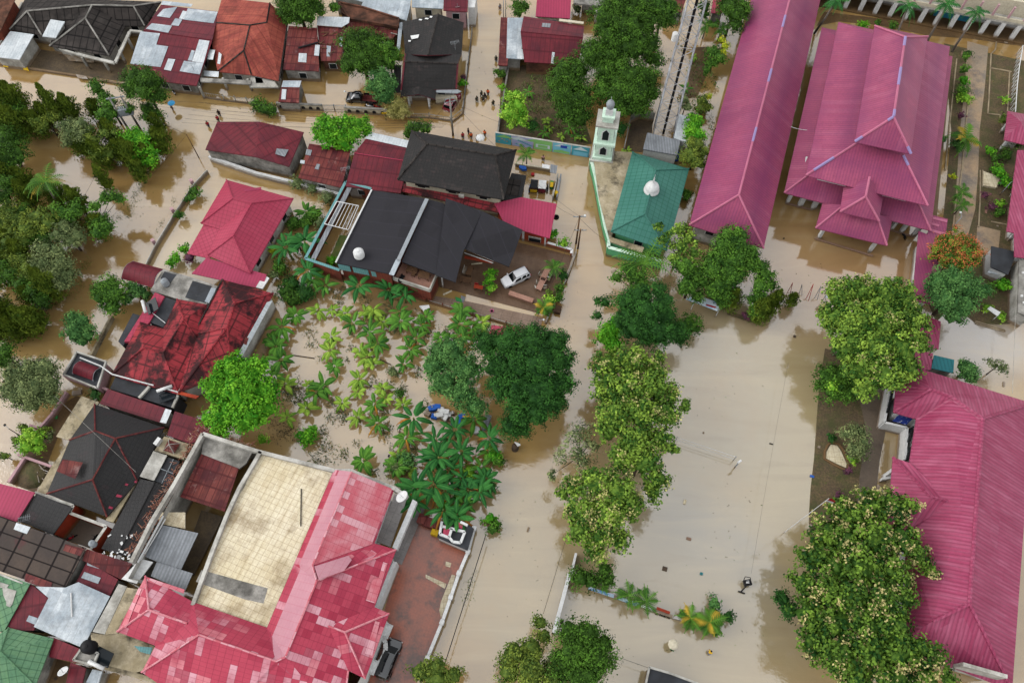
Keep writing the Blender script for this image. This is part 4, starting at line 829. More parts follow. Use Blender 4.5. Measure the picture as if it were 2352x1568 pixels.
h.D.update(parse('V', 'i924,420,3.6 j1172,474,3.6 k1162,492,3.0 l915,438,3.0 m1177,452,3.6', 3, 3)); h.slab('ijkl', mt['tilestain'], 'lower_roof')
for q in range(3): p = pts('11', '%d,%d' % (1530 + q * 280, 145 + q * 50), 4.9)[0]; MB().box(p, 2.2, .1, .35, -.21).build('vent', mt['black'], h.root)
MB().box(pts('11', '1890,240', 4.2)[0], .8, .4, .5, -.2).build('air_conditioner', mt['offwhite'], h.root)
House('shack', 'black roofed annexe with a square roof opening beside the motorbike yard', 'shack', 'MC', 'a180,545,3 b455,590,3 c345,1100,2.8 d-10,1030,2.8', 'abcd', mt['tileblackred'], mt['concrete'], 'abcd', ins=.3, win=False).patch('abc', '150,640 360,665 300,970 60,930', mt['asbestos'])
# ---------------- middle: modern house, red house, mosque block ----------------
h = House('modern_house', 'modern house with wide black shingle roofs, brick walls and a wooden terrace', 'house', '11',
  'a1065,178,5.2 b1575,258,6.2 c1240,950,6.0 d735,845,5.0 e1592,264,6.1 f1728,300,5.9 g1820,1015,5.2 h1340,835,5.9 i1745,252,6.5 j2080,372,6.1 k1905,745,5.6 l1835,1025,5.3 m1655,960,5.5 n2451,545,5.4 o2325,882,4.6 p1915,715,5.4',
  'abcd efgh', mt['shingle'], mt['brickwall'], 'abcd', 5, 5, .35, th=.2, win=False)
h.slab('ijklm', mt['shingle'], 'roof', .16); h.slab('jnop', mt['shingle'], 'roof', .14)
MB().poly(pts('11', '1345,835 1830,1015 1905,740 2060,420 1730,310 1590,300', 4.4)).build('ceiling', mt['black'], h.root)
h.part('ridge_gutter', MB().bar(*pts('11', '1572,262 1310,822', 6.35), .55, .12), mt['steel']); h.part('gutter', MB().bar(*pts('11', '1310,822 1245,960', 6.1), .7, .12), mt['zinc'])
mb = MB()
for a, b in zip(*[iter(pts('11', '1065,178 735,845', 5.25))] * 2): mb.bar(a, b, .2, .15)
h.part('edge_trim', mb, mt['white'])
pa, pb = pts('11', '745,855 1240,955', 4.6); d = (pb - pa); 
for t0, t1 in ((.02, .24), (.29, .58), (.63, .97)): q0, q1 = pa + d * t0, pa + d * t1; MB().bar(q0 + Vector((0, -.1, -1.2)), q1 + Vector((0, -.1, -1.2)), .12, 1.3).build('window', mt['teal'], h.root)
tp = pts('11', '1345,850 1665,965 1600,1112 1265,1003', 3.3); MB().prism(tp, 3.8).build('terrace', [mt['brickwall'], mt['deckwood']], h.root)
MB().prism([p + Vector((0, 0, .02)) for p in tp], .015).build('deck', mt['deckwood'], h.root, ang=-.3)
mb = MB()
for i, j in ((1, 2), (2, 3)): mb.bar(tp[i] + Vector((0, 0, 0)), tp[j], .18, .8)
mb.build('terrace_parapet', mt['offwhite'], h.root)
posts(h, '11', '1720,1070', 4.8, 'white', .18); h.part('lattice', MB().bar(*pts('11', '1925,722 2185,830', 4.6), .08, .1).bar(*pts('11', '1915,755 2180,850', 4.0), .08, .1), mt['white'])
MB().bar(*pts('11', '1920,800 2170,850', 2.6), .25, .4).build('beam', mt['orangewall'], h.root)
# the side court
cr = wallobj('court_wall', 'brick side court wall with pale blue top rim beside the black shingle roofs', 'wall', '11', '1060,168 825,105 455,808 770,915', 3.2, mt['brickwall'], .25, capm=mt['teal'])
MB().bar(*pts('11', '870,140 520,830', 2.9), .7, .12).build('ledge', mt['zincgrey'], cr)
mb = MB(); A = pts('11', '745,285 630,490 850,545 945,325', 3.5)
for a, b in zip(A, A[1:] + A[:1]): mb.bar(a, b, .1, .1)
for t in (.15, .3, .45, .6, .75, .9): mb.bar(A[0].lerp(A[3], t), A[1].lerp(A[2], t), .07, .07)
mb.build('pergola', mt['white'], cr)
sheet('lawn', '11', '770,590 850,600 760,870 660,850', 'garden_g' if 0 else 'leafgreenstem', .05)
def table(label, k, x, y, rz, L=1.8, W=.8, mat='timber', z=0.0, h=.75, group='outdoor tables of the modern house'):
    p = Q(k, x, y, z + h * .7); root = thing('table', label, 'table', (p.x, p.y, z), rz, group)
    for i in range(4): MB().box((0, (i - 1.5) * W / 4, h), L, W / 4 - .02, .05).build('plank', MATS[mat], None).parent = root
    for sx in (-1, 1):
        for sy in (-1, 1): MB().box((sx * L * .42, sy * W * .4, -.2), .08, .08, h + .2).build('leg', MATS[mat], None).parent = root
    return root
def bench(label, k, x, y, rz, L=1.6, mat='timber', z=0.0, cat='bench', group=None):
    p = Q(k, x, y, z + .4); root = thing(cat, label, cat, (p.x, p.y, z), rz, group)
    MB().box((0, 0, .42), L, .4, .05).build('seat', MATS[mat], None).parent = root; MB().box((0, .2, .45), L, .05, .45).build('backrest', MATS[mat], None).parent = root
    for sx in (-1, 1):
        for sy in (-.15, .15): MB().box((sx * (L / 2 - .06), sy, -.1), .06, .06, .52).build('leg', MATS[mat], None).parent = root
    return root
table('brown table with a chair on the raised wooden deck, near its back', '11', 1435, 915, -.25, 1.6, 1.0, z=3.3); bench('wooden chair in front of the table nearer the back of the wooden deck', '11', 1445, 955, -.25, .55, z=3.3, cat='chair'); bench('wooden chair behind the table nearer the back of the wooden deck', '11', 1425, 888, 2.9, .55, z=3.3, cat='chair')
table('dark brown table on the raised wooden deck, nearer the corner', '11', 1545, 965, -.25, 1.6, 1.1, z=3.3); bench('dark bench by the deck parapet beside the terrace tables', '11', 1340, 995, 1.2, 1.3, 'black', z=3.3)
table('grey weathered table upper in the flooded patio', '11', 1965, 920, 1.3, 1.7, .8, 'timber'); bench('pale bench left of the grey weathered patio table', '11', 1920, 915, 1.35, 1.3, 'offwhite')
table('reddish table lower in the flooded patio', '11', 1930, 1008, -.2, 1.7, .9); table('orange table with a red seat in the patio corner', '11', 2045, 1075, -.2, 1.3, .6, 'orangewall'); bench('red plastic seat on the patio beside the orange table', '11', 2025, 1058, -.2, .6, 'red')
table('long brown table in the car court, part nearer the palm pot', '21', 305, 960, 1.15, 2.2, .85, 'deckwood', group='long tables in the car court'); table('long brown table in the car court, part nearer the long bench', '21', 270, 1045, 1.15, 2.2, .85, 'deckwood', group='long tables in the car court')
for i, (x, y) in enumerate(((262, 955), (238, 1030), (228, 1075), (345, 970), (335, 1000), (305, 1075))):
    bench('white round garden chair at the long brown tables, ' + ('nearest the white car', 'second on the white car side', 'lowest on the white car side', 'nearest the palm pot', 'second on the palm side', 'lowest on the palm pot side')[i], '21', x, y, 1.15 + (0 if i < 3 else 3.14) + .4 * i, .5, 'offwhite', cat='chair', group='chairs round the long tables')
mb = MB(); a, b = pts('21', '-25,1120 195,1195', .5); mb.bar(a, b, .7, .1).bar(a + Vector((0, 0, -.6)), b + Vector((0, 0, -.6)), .5, .6); simple('long_bench', 'long low brown bench slab along the bottom of the car court', 'bench', mb, mt['deckwood'])
simple('tray', 'green plastic tray lying on the wet walk below the patio', 'tray', MB().prism(pts('11', '1830,1155 1885,1175 1895,1205 1840,1195', .15), .12), mt['greenc']); simple('board', 'grey board lying beside the green plastic tray', 'board', MB().prism(pts('11', '1885,1145 1925,1160 1905,1210 1880,1195', .12), .06), mt['zincgrey'])
simple('plank', 'pale timber plank floating in front of the terrace', 'plank', MB().bar(*pts('11', '1720,1140 1800,1103', .05), .25, .06), mt['terrace']); simple('plank', 'pale timber plank lying inside the flooded patio', 'plank', MB().bar(*pts('11', '1980,860 2080,850', .05), .2, .06), mt['terrace']); simple('pink_basin', 'round pink basin on the paved walk', 'basin', MB().lathe(pts('11', '2168,1290', 0)[0], [(.2, 0), (.32, .15), (.28, .15), (.18, .04)], 12), mt['ridgepink'])
railfence('railing', 'white rail on the low brick wall along the paved walk', '11', '1590,1190 1840,1265 2150,1345 2600,1480', .8, mt['offwhite'], .5, 2.4, base=mt['brickwall'])
wallobj('brick_wall', 'brick wall in front of the modern house beside the banana plot', 'wall', '11', '610,890 850,975 1240,1060 1560,1180', .9, mt['brickwall'], .2)
# pink roof annexe with orange wall
h = House('annexe', 'annexe with worn pink metal roof and an orange wall beside the street', 'house', '21', 'a88,243,3.9 b415,305,3.7 c348,622,3.0 d-60,505,3.2 e-160,300,3.6', 'abcde', mt['pinkmetal'], mt['orangewall'], 'abcde', ins=.35, z0=-.4, win=False)
w_ = MB().box(pts('21', '210,645', 1.1)[0], 1.9, .12, .95, -.22).build('window', mt['offwhite'], h.root); MB().box(pts('21', '210,650', 1.2)[0] + Vector((0, -.08, 0)), 1.7, .06, .7, -.22).build('pane', mt['glass'], w_)
for x, y in ((105, 640), (308, 690)): p = pts('21', '%d,%d' % (x, y), 0)[0]; MB().box((p.x, p.y, -.5), .35, .35, 3.3, -.2).build('post', mt['white'], h.root)
wallobj('garden_wall', 'orange garden wall with white rail beside the pink roofed annexe', 'wall', '21', '320,660 552,725 545,760', 1.0, mt['orangewall'], .2, capm=mt['white'])
wallobj('roadside_wall', 'dark low roadside wall with plants along the car court', 'wall', '21', '590,745 500,1000 420,1130 310,1390', .7, mt['concrete'], .25)
simple('crate', 'reddish wooden box standing at the road edge below the yellow palm', 'box', MB().box(pts('21', '422,1290', 0)[0], .9, 1.1, .7, -.2), mt['timber']); simple('drum', 'dark tyre floating beside the pink roofed annexe', 'tyre', MB().lathe(pts('21', '408,433', -.1)[0], [(.2, 0), (.42, .03), (.45, .15), (.42, .28), (.2, .3), (.18, .1)], 14), mt['rubber'])
h = House('shed', 'small maroon and red shed roof at the end of the paved walk', 'shed', '11', 'a2165,1415 b2270,1430 c2240,1510 d2145,1490', 'abcd', mt['redhouse'], mt['concrete'], 'abcd', 2.4, ins=.15, win=False); h = House('shed', 'dark maroon lean-to roof between the big green crown and the paved walk', 'shed', '11', 'a2270,1420 b2530,1450 c2480,1640 d2230,1530', 'abcd', mt['maroonrust'], mt['concrete'], 'abcd', 2.5, ins=.15, win=False)
pole('lamp_post', 'thin black lamp post standing on the paved walk by the maroon lean-to', '21', 238, 1450, 2.6, .05, 'black', lamp='white', cat='lamp')
# red-pink hip roof house
h = House('hip_roof_house', 'house with a clean rose red hip roof standing in pale flood water', 'house', 'V', 'a520,413 l461,513 m505,526 n477,586 o575,628 b674,456 A535,456 J578,467 K536,542', 'alA lmJA mnKJ noK obJK aAJb', mt['redhouse'], mt['offwhite'], 'almnob', 3.3, 5.6, .6, 'aAJK lA nKo Jb', mt['redhouse'], .1)
h.D.update(parse('V', 'p468,515,3 q430,582,2.7 r482,594,2.9 s507,528,3.3', 3, 3)); h.slab('pqrs', mt['redhouse'], 'lower_roof'); h.patch('abJ', '560,434 600,430 600,436 562,440', mt['pinkmetal'], off=.03)
h.D.update(parse('V', 't474,592,3.1 u612,630,3.1 v603,664,2.7 w440,628,2.7', 3, 3)); h.slab('tuvw', mt['pinkmetal'], 'lower_roof'); MB().prism(pts('11', '70,955 122,985 60,1085 0,1070', 2.9), .2).build('canopy', mt['white'], h.root)
rf = wallobj('iron_fence', 'iron fence with pink capped posts along the flooded street before the rose red roof', 'fence', '01', '1900,-10 1770,130 1600,390 1430,670 1340,850', .9, mt['offwhite'], .12)
for x, y in ((1780, 135), (1605, 395), (1430, 680)): MB().box(pts('01', '%d,%d' % (x, y), 0)[0] - Vector((0, 0, .4)), .5, .5, 1.7, -.9).build('post', mt['orangewall' if 0 else 'pinkwall'], rf)
# barrel carport
def barrel(name, label, k, s, z, rise, m, n=10, wm=None, cat='canopy'):
    A, B, C, D = pts(k, s, z); root = thing(name, label, cat, (*cen([A, B, C, D]).xy, 0)); mb = MB(); rings = []
    for off in (0, -.08):
        R2 = []
        for i in range(n + 1):
            t = i / n; zz = Vector((0, 0, rise * math.sin(math.pi * t) + off)); R2.append((A.lerp(D, t) + zz, B.lerp(C, t) + zz))
        rings.append(R2)
    for i in range(n): mb.poly([rings[0][i][1], rings[0][i][0], rings[0][i + 1][0], rings[0][i + 1][1]]); mb.poly([rings[1][i][0], rings[1][i][1], rings[1][i + 1][1], rings[1][i + 1][0]])
    for e in (0, 1):
        for i in range(n): mb.poly([rings[0][i][e], rings[0][i + 1][e], rings[1][i + 1][e], rings[1][i][e]])
    mb.build('roof', m, root)
    for p in (A, B, C, D): MB().box((p.x, p.y, -.4), .12, .12, z + .4).build('post', mt['steel'], root)
    mb = MB()
    for i in range(n): mb.bar(rings[1][i][1], rings[1][i + 1][1], .1, .06); mb.bar(rings[1][i][0], rings[1][i + 1][0], .1, .06)
    mb.build('rim', mt['steel'], root); return root
barrel('carport', 'maroon barrel roofed carport reaching over the flooded street', '01', '1225,830 1505,905 1410,1075 1115,990', 2.8, .8, mt['maroon'])
# stained red roof complex
h = House('stained_house', 'large house with black stained scarlet tile roofs and white ridge lines', 'house', 'V', 'a322,739 b255,862 c410,906 d465,796 e445,769 f475,699 g407,687 v375,754 A330,799 B375,811 C422,734', 'abA bcBA cdB dfCB fgC gvC vCB vBAa', mt['tilestain'], mt['offwhite'], 'abcdfgv', 3.6, 5.6, .4, 'bAB cB BC gC dC', mt['tilestain'], .13)
h.D.update(parse('V', 'h512,642 i628,674 j532,851 k410,902 l445,769 m520,742 D540,697 E522,752', 4.0, 6.2)); h.slab('hiD iDEj jEk kEl lEDh', mt['tilestain'], 'roof')
mb = MB()
for e in ('hD', 'Di', 'DE', 'Ej', 'Ek', 'El'): mb.tube([h.D[e[0]] + Vector((0, 0, .05)), h.D[e[1]] + Vector((0, 0, .05))], .14, 5)
h.part('ridge_cap', mb, mt['tilestain']); ps = inset([h.D[q] for q in 'hijkl'], .4); mb = MB()
for a, b in zip(ps, ps[1:] + ps[:1]): mb.poly([(a.x, a.y, -.5), (b.x, b.y, -.5), (b.x, b.y, 3.7), (a.x, a.y, 3.7)])
h.part('wall', mb, mt['offwhite']); h.part('gutter', MB().bar(h.D['d'] + Vector((0, 0, .1)), h.D['c'] + Vector((0, 0, .1)), .25, .15), mt['offwhite']); h.part('gutter', MB().bar(h.D['h'] + Vector((0, 0, .1)), h.D['l'] + Vector((0, 0, .1)), .18, .12), mt['asbestos'])
h.patch('iDj', '1.5,0 1,0 1,1', mt['zinc']) if 0 else h.patch('ijE', '613,694 626,690 546,838 530,842', mt['zincwhite'], k='V'); h.patch('ijE', '571,776 566,792 559,789 563,774', mt['maroonrust'], k='V', off=.1)
h.part('white_pipe', MB().tube(pts('02', '735,148 925,225 1030,300 1410,402', 3.9), .09, 5).tube(pts('02', '1500,425 1635,465', 3.9), .09, 5), mt['white'])
h.part('parapet', MB().prism(pts('01', '1425,1118 1512,1155 1370,1395 1200,1568 1140,1568 1290,1330', 3.5), .5), mt['redhouse'])
mb = MB().prism(pts('01', '1500,905 1780,985 2000,1060 1900,1230 1640,1180 1380,1100', 3.1), 3.5); h.part('flat_roof', mb, mt['concrete'])
h.part('flat_roof_dark', MB().prism(pts('01', '1512,925 1620,955 1560,1040 1475,990', 3.14), .03), mt['darkslab']); h.part('flat_roof_dark', MB().prism(pts('01', '1770,1010 1945,1060 1890,1215 1700,1165', 3.14), .03), mt['darkslab']); h.part('flat_roof_dark', MB().prism(pts('01', '1510,1160 1625,1195 1500,1440 1368,1385', 3.3), 3.7), mt['darkslab'])
h.part('flat_roof_dark', MB().prism(pts('02', '1060,325 1640,500 1590,612 1010,432', 3.2), 3.6), mt['darkslab']); h.part('flat_roof_dark', MB().prism(pts('01', '1220,1310 1290,1330 1130,1610 1085,1568', 3.0), 3.4), mt['darkslab'])
h.part('skylight', MB().prism(pts('01', '1940,1075 1985,1080 1930,1220 1880,1200', 3.3), .1), mt['zinc']); h.part('downpipe', MB().tube(pts('01', '1380,1290 1520,1400', 3.5), .05, 5), mt['white'])
h.part('parapet', MB().bar(*pts('02', '1380,420 1285,525', 3.3), .35, .35).bar(*pts('02', '1640,500 1590,612', 3.3), .3, .3), mt['offwhite']); h.part('broken_eave', MB().prism(pts('02', '1640,455 1830,500 1800,525 1630,480', 4.0), .15), mt['orangewall'])
h = flat('gate_canopy', 'dark flat gate canopy carrying a small maroon barrel roof beside the pink gate wall', 'canopy', '02', '700,92 970,182 890,425 580,300', 2.9, 'darkslab', 'pinkwall', 'offwhite', win=False)
barrel('barrel_roof', 'small maroon barrel roof sitting on the dark gate canopy', '02', '735,178 915,240 850,355 665,290', 3.2, .55, mt['maroon'])
def tank(label, k, x, y, z, r=.55, hh=1.2, mat='white'):
    p = Q(k, x, y, z + hh * .5); root = thing('water_tank', label, 'water tank', (p.x, p.y, z)); MB().lathe(p - Vector((0, 0, hh * .5)), [(r, 0), (r * 1.02, hh * .25), (r * .96, hh * .3), (r * 1.02, hh * .5), (r * .96, hh * .55), (r, hh * .8), (r * .55, hh), (r * .05, hh * 1.03)], 16).build('tank_body', mt[mat], root, True); MB().lathe(p + Vector((0, 0, hh * .5)), [(r * .3, 0), (r * .3, .1), (.02, .13)], 12).build('lid', mt[mat], root); return root
tank('white water tank with a black filler hole standing on the black shingle roof', '11', 945, 760, 5.5, .75, 1.3, 'white'); tank('stainless water tank standing on the concrete flat roof beside the barrel carport', '01', 1515, 1025, 3.2, .5, 1.3, 'steel'); tank('black ribbed water tank with white top at the lower left beside the solar heater', '03', 815, 1235, 4.6, .75, 1.5, 'black'); tank('bright steel water tank perched over the small walled court', '03', 850, 288, 4.0, .4, .9, 'steel')
def heater(label, k, x, y, z, rz):
    p = Q(k, x, y, z); root = thing('solar_heater', label, 'solar heater', p, rz); T2 = Matrix.Rotation(-.35, 3, 'X'); MB().box((0, 0, .2), 2.0, 1.7, .08, tilt=T2).build('collector', mt['glass'], None).parent = root; MB().tube([(-1.0, .95, .75), (1.0, .95, .75)], .22, 10).build('cylinder', mt['white'], None, True).parent = root
    for sx in (-.9, .9): MB().box((sx, .7, -.1), .06, .06, .8).build('leg', mt['steel'], None).parent = root
    return root
heater('white solar water heater on the red parapet beside the dark flat roof', '01', 1405, 1250, 3.7, 2.0); heater('solar water heater with long white cylinder next to the black ribbed tank', '03', 960, 1330, 4.2, 2.75); heater('white solar water heater lying among debris on the stained flat roof', '02', 1545, 510, 3.3, .4)
def dish(label, k, x, y, z, r=.6, az=0.0):
    p = Q(k, x, y, z); root = thing('satellite_dish', label, 'satellite dish', p, az); T2 = Matrix.Rotation(-.6, 3, 'X'); mb = MB(); rg = []
    for rr, zz in ((.02, 0), (.4, .04), (.75, .12), (1, .22), (1, .2), (.75, .1), (.4, .02), (.02, -.02)): rg.append([T2 @ Vector((r * rr * math.cos(q * math.pi / 8), r * rr * math.sin(q * math.pi / 8), r * zz * 1.2)) + Vector((0, 0, .7)) for q in range(16)])
    mb._rings(rg, 0, True, True); mb.build('reflector', mt['white'], None, True).parent = root; MB().tube([(0, 0, -.2), (0, 0, .7)], .04, 6).build('mast', mt['steel'], None).parent = root; MB().tube([(0, -.1, .8), (0, .3, 1.2)], .025, 5).build('feed_arm', mt['steel'], None).parent = root; return root
dish('white satellite dish over the small brown court at the bottom left', '03', 612, 1470, 2.6, .62, .5); dish('large white satellite dish at the corner of the pink tiled mansion', '12', 1355, 1445, 6.4, .8, 1.0); dish('white satellite dish leaning against the pink walled house', '10', 1855, 100, 3.6, .5, .2)
# black tiled house on the left
h = House('strip_roof_house', 'narrow maroon roof with one pale sheet above the big black tiled roof', 'house', '02', 'a990,435,3.6 b1578,632,3.6 c1500,752,3.2 d915,568,3.2', 'abcd', mt['maroon'], mt['concrete'], 'abcd', ins=.2, win=False); h.patch('abc', '1520,615 1576,632 1525,752 1468,740', mt['zincwhite'])
House('shed', 'maroon metal shed roof beside the leafy green tree and the black tiled house', 'shed', '02', 'a1605,640,3.5 b1970,755,3.5 c1900,900,3.3 d1740,935,3.2 e1535,860,3.2', 'abcde', mt['maroon'], mt['concrete'], 'abcde', ins=.2, win=False)
h = House('hip_roof_house', 'house with black tiled hip roof and dark red ridges left of the walled terrace', 'house', '02', 'a870,575 b1510,790 c1262,1280 d985,1610 e430,1398 f640,905 A875,820 B1060,890 C850,1270', 'abBA bcB cdCB deC eABC efA faA', mt['tileblackred'], mt['offwhite'], 'abcdef', 3.2, 5.6, .5, 'aAB bB BC cB dC AfA eC', mt['maroonrust'], .11)
h.patch('efC' if 0 else 'ABC', '575,1080 760,1110 690,1260 520,1190', mt['maroonrust']); h.patch('cdC', '1075,1400 1125,1415 1110,1432 1062,1425;1005,1510 1040,1520 1030,1540 995,1530;1155,1300 1180,1308 1170,1325 1145,1318;1240,1275 1262,1282 1252,1300 1232,1292', mt['redhouse'], 'red_tile')
h.part('side_slab', MB().prism(pts('02', '748,500 912,560 640,905 515,872', 2.9), .25), mt['beigeslab']); h.part('side_slab', MB().prism(pts('02', '640,905 540,1185 430,1400 335,1385 470,1150 580,1000', 2.7), .3), mt['beigeslab'])
h.part('gutter_slab', MB().prism(pts('02', '1255,1290 1215,1300 970,1640 1040,1660', 2.9), .25), mt['beigeslab']); h.part('gutter_slab', MB().prism(pts('02', '1510,870 1730,940 1690,1080 1420,1000', 3.2), 3.6), mt['beigeslab'])
p4 = pts('02', '1500,998 1548,900 1655,935 1600,1032', 3.5); ap = cen(p4) + Vector((0, 0, .9)); mb = MB()
for i in range(4): mb.poly([p4[i], p4[(i + 1) % 4], ap])
mb.build('skylight_pyramid', mt['maroonrust'], h.root); mb = MB(); [mb.tube([p, ap], .05, 4) for p in p4]; mb.build('pyramid_trim', mt['offwhite'], h.root)
simple('air_conditioner', 'white air conditioner box beside the brown pyramid skylight', 'air conditioner', MB().box(pts('02', '1462,930', 3.3)[0], 1.0, .5, .7, 1.1), mt['white'])
h = House('sheet_canopy', 'long white peeling metal canopy beside the black tiled roof', 'canopy', '02', 'a1410,1005,3.5 b1535,1045,3.5 c1415,1278,3.2 d1283,1238,3.2', 'abcd', mt['offwhite'], mt['concrete'], 'abcd', ins=.2, win=False)
h = House('lattice_canopy', 'dark latticed skylight canopy with rubbish on it beside the rusty fence', 'canopy', '02', 'a1540,1060,3.2 b1650,1100,3.2 c1550,1330,3 d1420,1280,3', 'abcd', mt['darkslab'], mt['concrete'], 'abcd', ins=.2, win=False); A = pts('02', '1540,1060 1650,1100 1550,1330 1420,1280', 3.3)
mb = MB().bar(A[0].lerp(A[3], .5), A[1].lerp(A[2], .5), .07, .05).bar(A[0].lerp(A[1], .5), A[3].lerp(A[2], .5), .07, .05); mb.build('mullion', mt['steel'], h.root)
h = House('long_shed', 'long black tiled strip roof with scattered white shards beside the rusty fence', 'shed', '02', 'a1290,1262,3.6 b1555,1330,3.4 c1245,1990,3 d930,1900,3.2 E1425,1290,3.9 F1085,1955,3.5', 'aEFd EbcF', mt['tileblackred'], mt['concrete'], 'abcd', 3.2, 3.9, .2, 'EF', mt['tileblackred'], .08, win=False)
r2 = random.Random(5); mb_l = []
for q in range(24):
    x, y = 1480 + r2.random() * 400, 900 + r2.random() * 150 - (0 if q > 5 else 200); x -= (y - 900) * .2; a = onpl('LB', '%f,%f' % (x, y), [h.D[i] for i in 'Fcb'] if x > 1750 else [h.D[i] for i in 'aEF'], .09)[0]; MB().box(a, .12 + r2.random() * .35, .12 + r2.random() * .2, .04, r2.random() * 3).build('white_shard', mt['white'], h.root)
# lower left cluster
House('metal_roof_house', 'plain pink metal roof cut by the left edge', 'house', 'LB', 'a-60,-60,3.6 b500,82,3.6 c236,500,3.3 d-60,420,3.3', 'abcd', mt['pinkmetal'], mt['concrete'], 'abcd', ins=.3, win=False)
House('annexe', 'small black tiled roof between the pink metal roof and the tiny walled court', 'house', 'LB', 'a520,95,3.4 b1040,300,3.4 c760,690,3 d300,500,3', 'abcd', mt['tileblackred'], mt['orangewall'], 'abcd', ins=.15, win=False)
wallobj('court_wall', 'pale topped wall round the tiny flooded court, orange on its inner side', 'wall', 'LB', '500,85 1055,270 1000,375 1525,570 1300,900', 3.0, mt['orangewall'], .2, capm=mt['offwhite'])
h = House('house', 'brown asbestos sheet roof in large worn panels at the left edge', 'house', '03', 'a-60,10,4 b290,140,4 c790,325,4 d575,735,3.4 e-60,520,3.4', 'abcde', mt['asbrown'], mt['concrete'], 'abcde', ins=.3, win=False); h.patch('ace', '150,95 280,135 245,198 125,155', mt['zincwhite']); h.patch('ace', '600,290 770,335 735,400 580,350;240,560 480,645 460,715 225,630', mt['maroonrust'])
House('shed', 'maroon rusty sheet strip between the brown sheet roof and the white shards', 'shed', '03', 'a795,335,3.6 b1215,470,3.4 c1120,620,3.1 d755,440,3.4', 'abcd', mt['maroonrust'], mt['concrete'], 'abcd', ins=.1, win=False)
h = House('warehouse', 'shed with a large pale blue zinc roof and one long white pipe on it', 'warehouse', '03', 'a325,680,3.5 b600,690,3.6 c720,640,3.7 d1010,770,3.6 e760,1245,3.1 f310,1050,3.1 g445,785,3.3', 'abcdefg', mt['zinc'], mt['concrete'], 'abcdefg', ins=.2, win=False); MB().tube(onpl('03', '652,740 660,960', [h.D[q] for q in 'cde'], .12), .09, 6).build('pipe', mt['white'], h.root)
h = House('shed', 'dark maroon sheet roof wedged between the green roof and the pale blue zinc roof', 'shed', '03', 'a280,655,3.3 b450,790,3.2 c310,1085,2.9 d55,1080,3.0', 'abcd', mt['maroon'], mt['concrete'], 'abcd', ins=.1, win=False); h.patch('abc', '195,920 345,970 320,1030 160,965', mt['zinc'])
h = House('shed', 'dark maroon roof patched with two zinc sheets beside the leaning white frame', 'shed', '03', 'a800,450,3.1 b1085,615,3 c1010,768,2.9 d700,640,2.9', 'abcd', mt['maroon'], mt['concrete'], 'abcd', ins=.1, win=False); h.patch('abc', '775,545 925,600 900,655 745,600;800,455 960,505 950,530 800,485', mt['zinc'])
h = House('green_roof_house', 'green shingle roof with peeling white patches at the left edge', 'house', '03', 'a-60,540,4 b275,655,3.6 c40,1085,3.2 d-60,1110,3.2', 'abcd', mt['greenshingle'], mt['concrete'], 'abcd', ins=.2, win=False); h.patch('abc', '0,560 210,645 205,658 0,580;20,680 150,720 110,850 60,830 30,760;0,640 80,665 60,700 0,690;60,830 110,845 90,870 55,855', mt['offwhite'])
h = House('green_roof_house', 'green tiled hip roof in the bottom left corner', 'house', '03', 'a80,1058 b492,1160 c325,1590 d-60,1660 e-120,1190 A5,1275', 'abA bcA cdA deA eaA', mt['greenshingle'], mt['concrete'], 'abcde', 3.2, 5.2, .4, 'aA cA', mt['greenshingle'], .1, win=False)
House('shed', 'dark maroon roof piece between the green corner roof and the water tank', 'shed', '03', 'a490,1150,2.9 b740,1255,2.9 c700,1380,2.6 d450,1330,2.6', 'abcd', mt['maroon'], mt['concrete'], 'abcd', ins=.1, win=False)
House('shed', 'dark maroon roof strip at the bottom edge right of the white satellite dish', 'shed', '03', 'a650,1375,2.6 b790,1430,2.6 c740,1640,2.6 d590,1640,2.6', 'abcd', mt['maroon'], mt['concrete'], 'abcd', ins=.1, win=False)
sheet('courtyard', '03', '430,1320 660,1385 600,1600 300,1600', 'soilwet', .02)
flat('outbuilding', 'narrow concrete outbuilding roof between the zinc roof and the beige tiled ledge', 'building', '03', '1090,655 1165,680 960,1120 850,1095', 3.9, 'offwhite', 'concrete', win=False); flat('tank_stand', 'pale concrete stand under the black ribbed water tank', 'building', '03', '740,1255 900,1290 850,1400 670,1355', 4.4, 'concrete', 'offwhite', 'offwhite', win=False)
simple('debris_heap', 'brown heap of soil and sticks in the walled yard', 'heap', MB().lathe(pts('02', '310,1210', 0)[0], [(2.3, -.1), (1.7, .35), (.9, .6), (.2, .75)], 11), mt['soil'])
rt = random.Random(3)
for q in range(7): a = pts('02', '%d,%d' % (330 + q * 14, 1130 + rt.random() * 150), .5)[0]; simple('stick', 'pale stick on the brown heap in the walled yard', 'stick', MB().bar(a, a + Vector((rt.uniform(-.4, 1.2), rt.uniform(-1.2, .3), .1)), .08, .06), mt['offwhite'], 'sticks on the brown heap')
wallobj('boundary_wall', 'pink wall dividing the walled yard with the brown heap', 'wall', '02', '160,1035 470,1145', 1.2, mt['pinkwall'], .3); wallobj('boundary_wall', 'dark red street wall in front of the brown heap yard', 'wall', '02', '220,1065 75,1290', 1.0, mt['pinkwall'], .35); wallobj('boundary_wall', 'pink capped wall at the street beside the green bucket', 'wall', '02', '605,460 470,665 360,790 270,765', 1.1, mt['pinkwall'], .3); wallobj('boundary_wall', 'pink wall under the dark gate canopy', 'wall', '02', '580,305 860,400 990,440', 1.6, mt['pinkwall'], .3); wallobj('boundary_wall', 'stained wall along the street beside the scarlet roofs', 'wall', '01', '1020,1330 940,1480 830,1690', .9, mt['beigeslab'], .3)
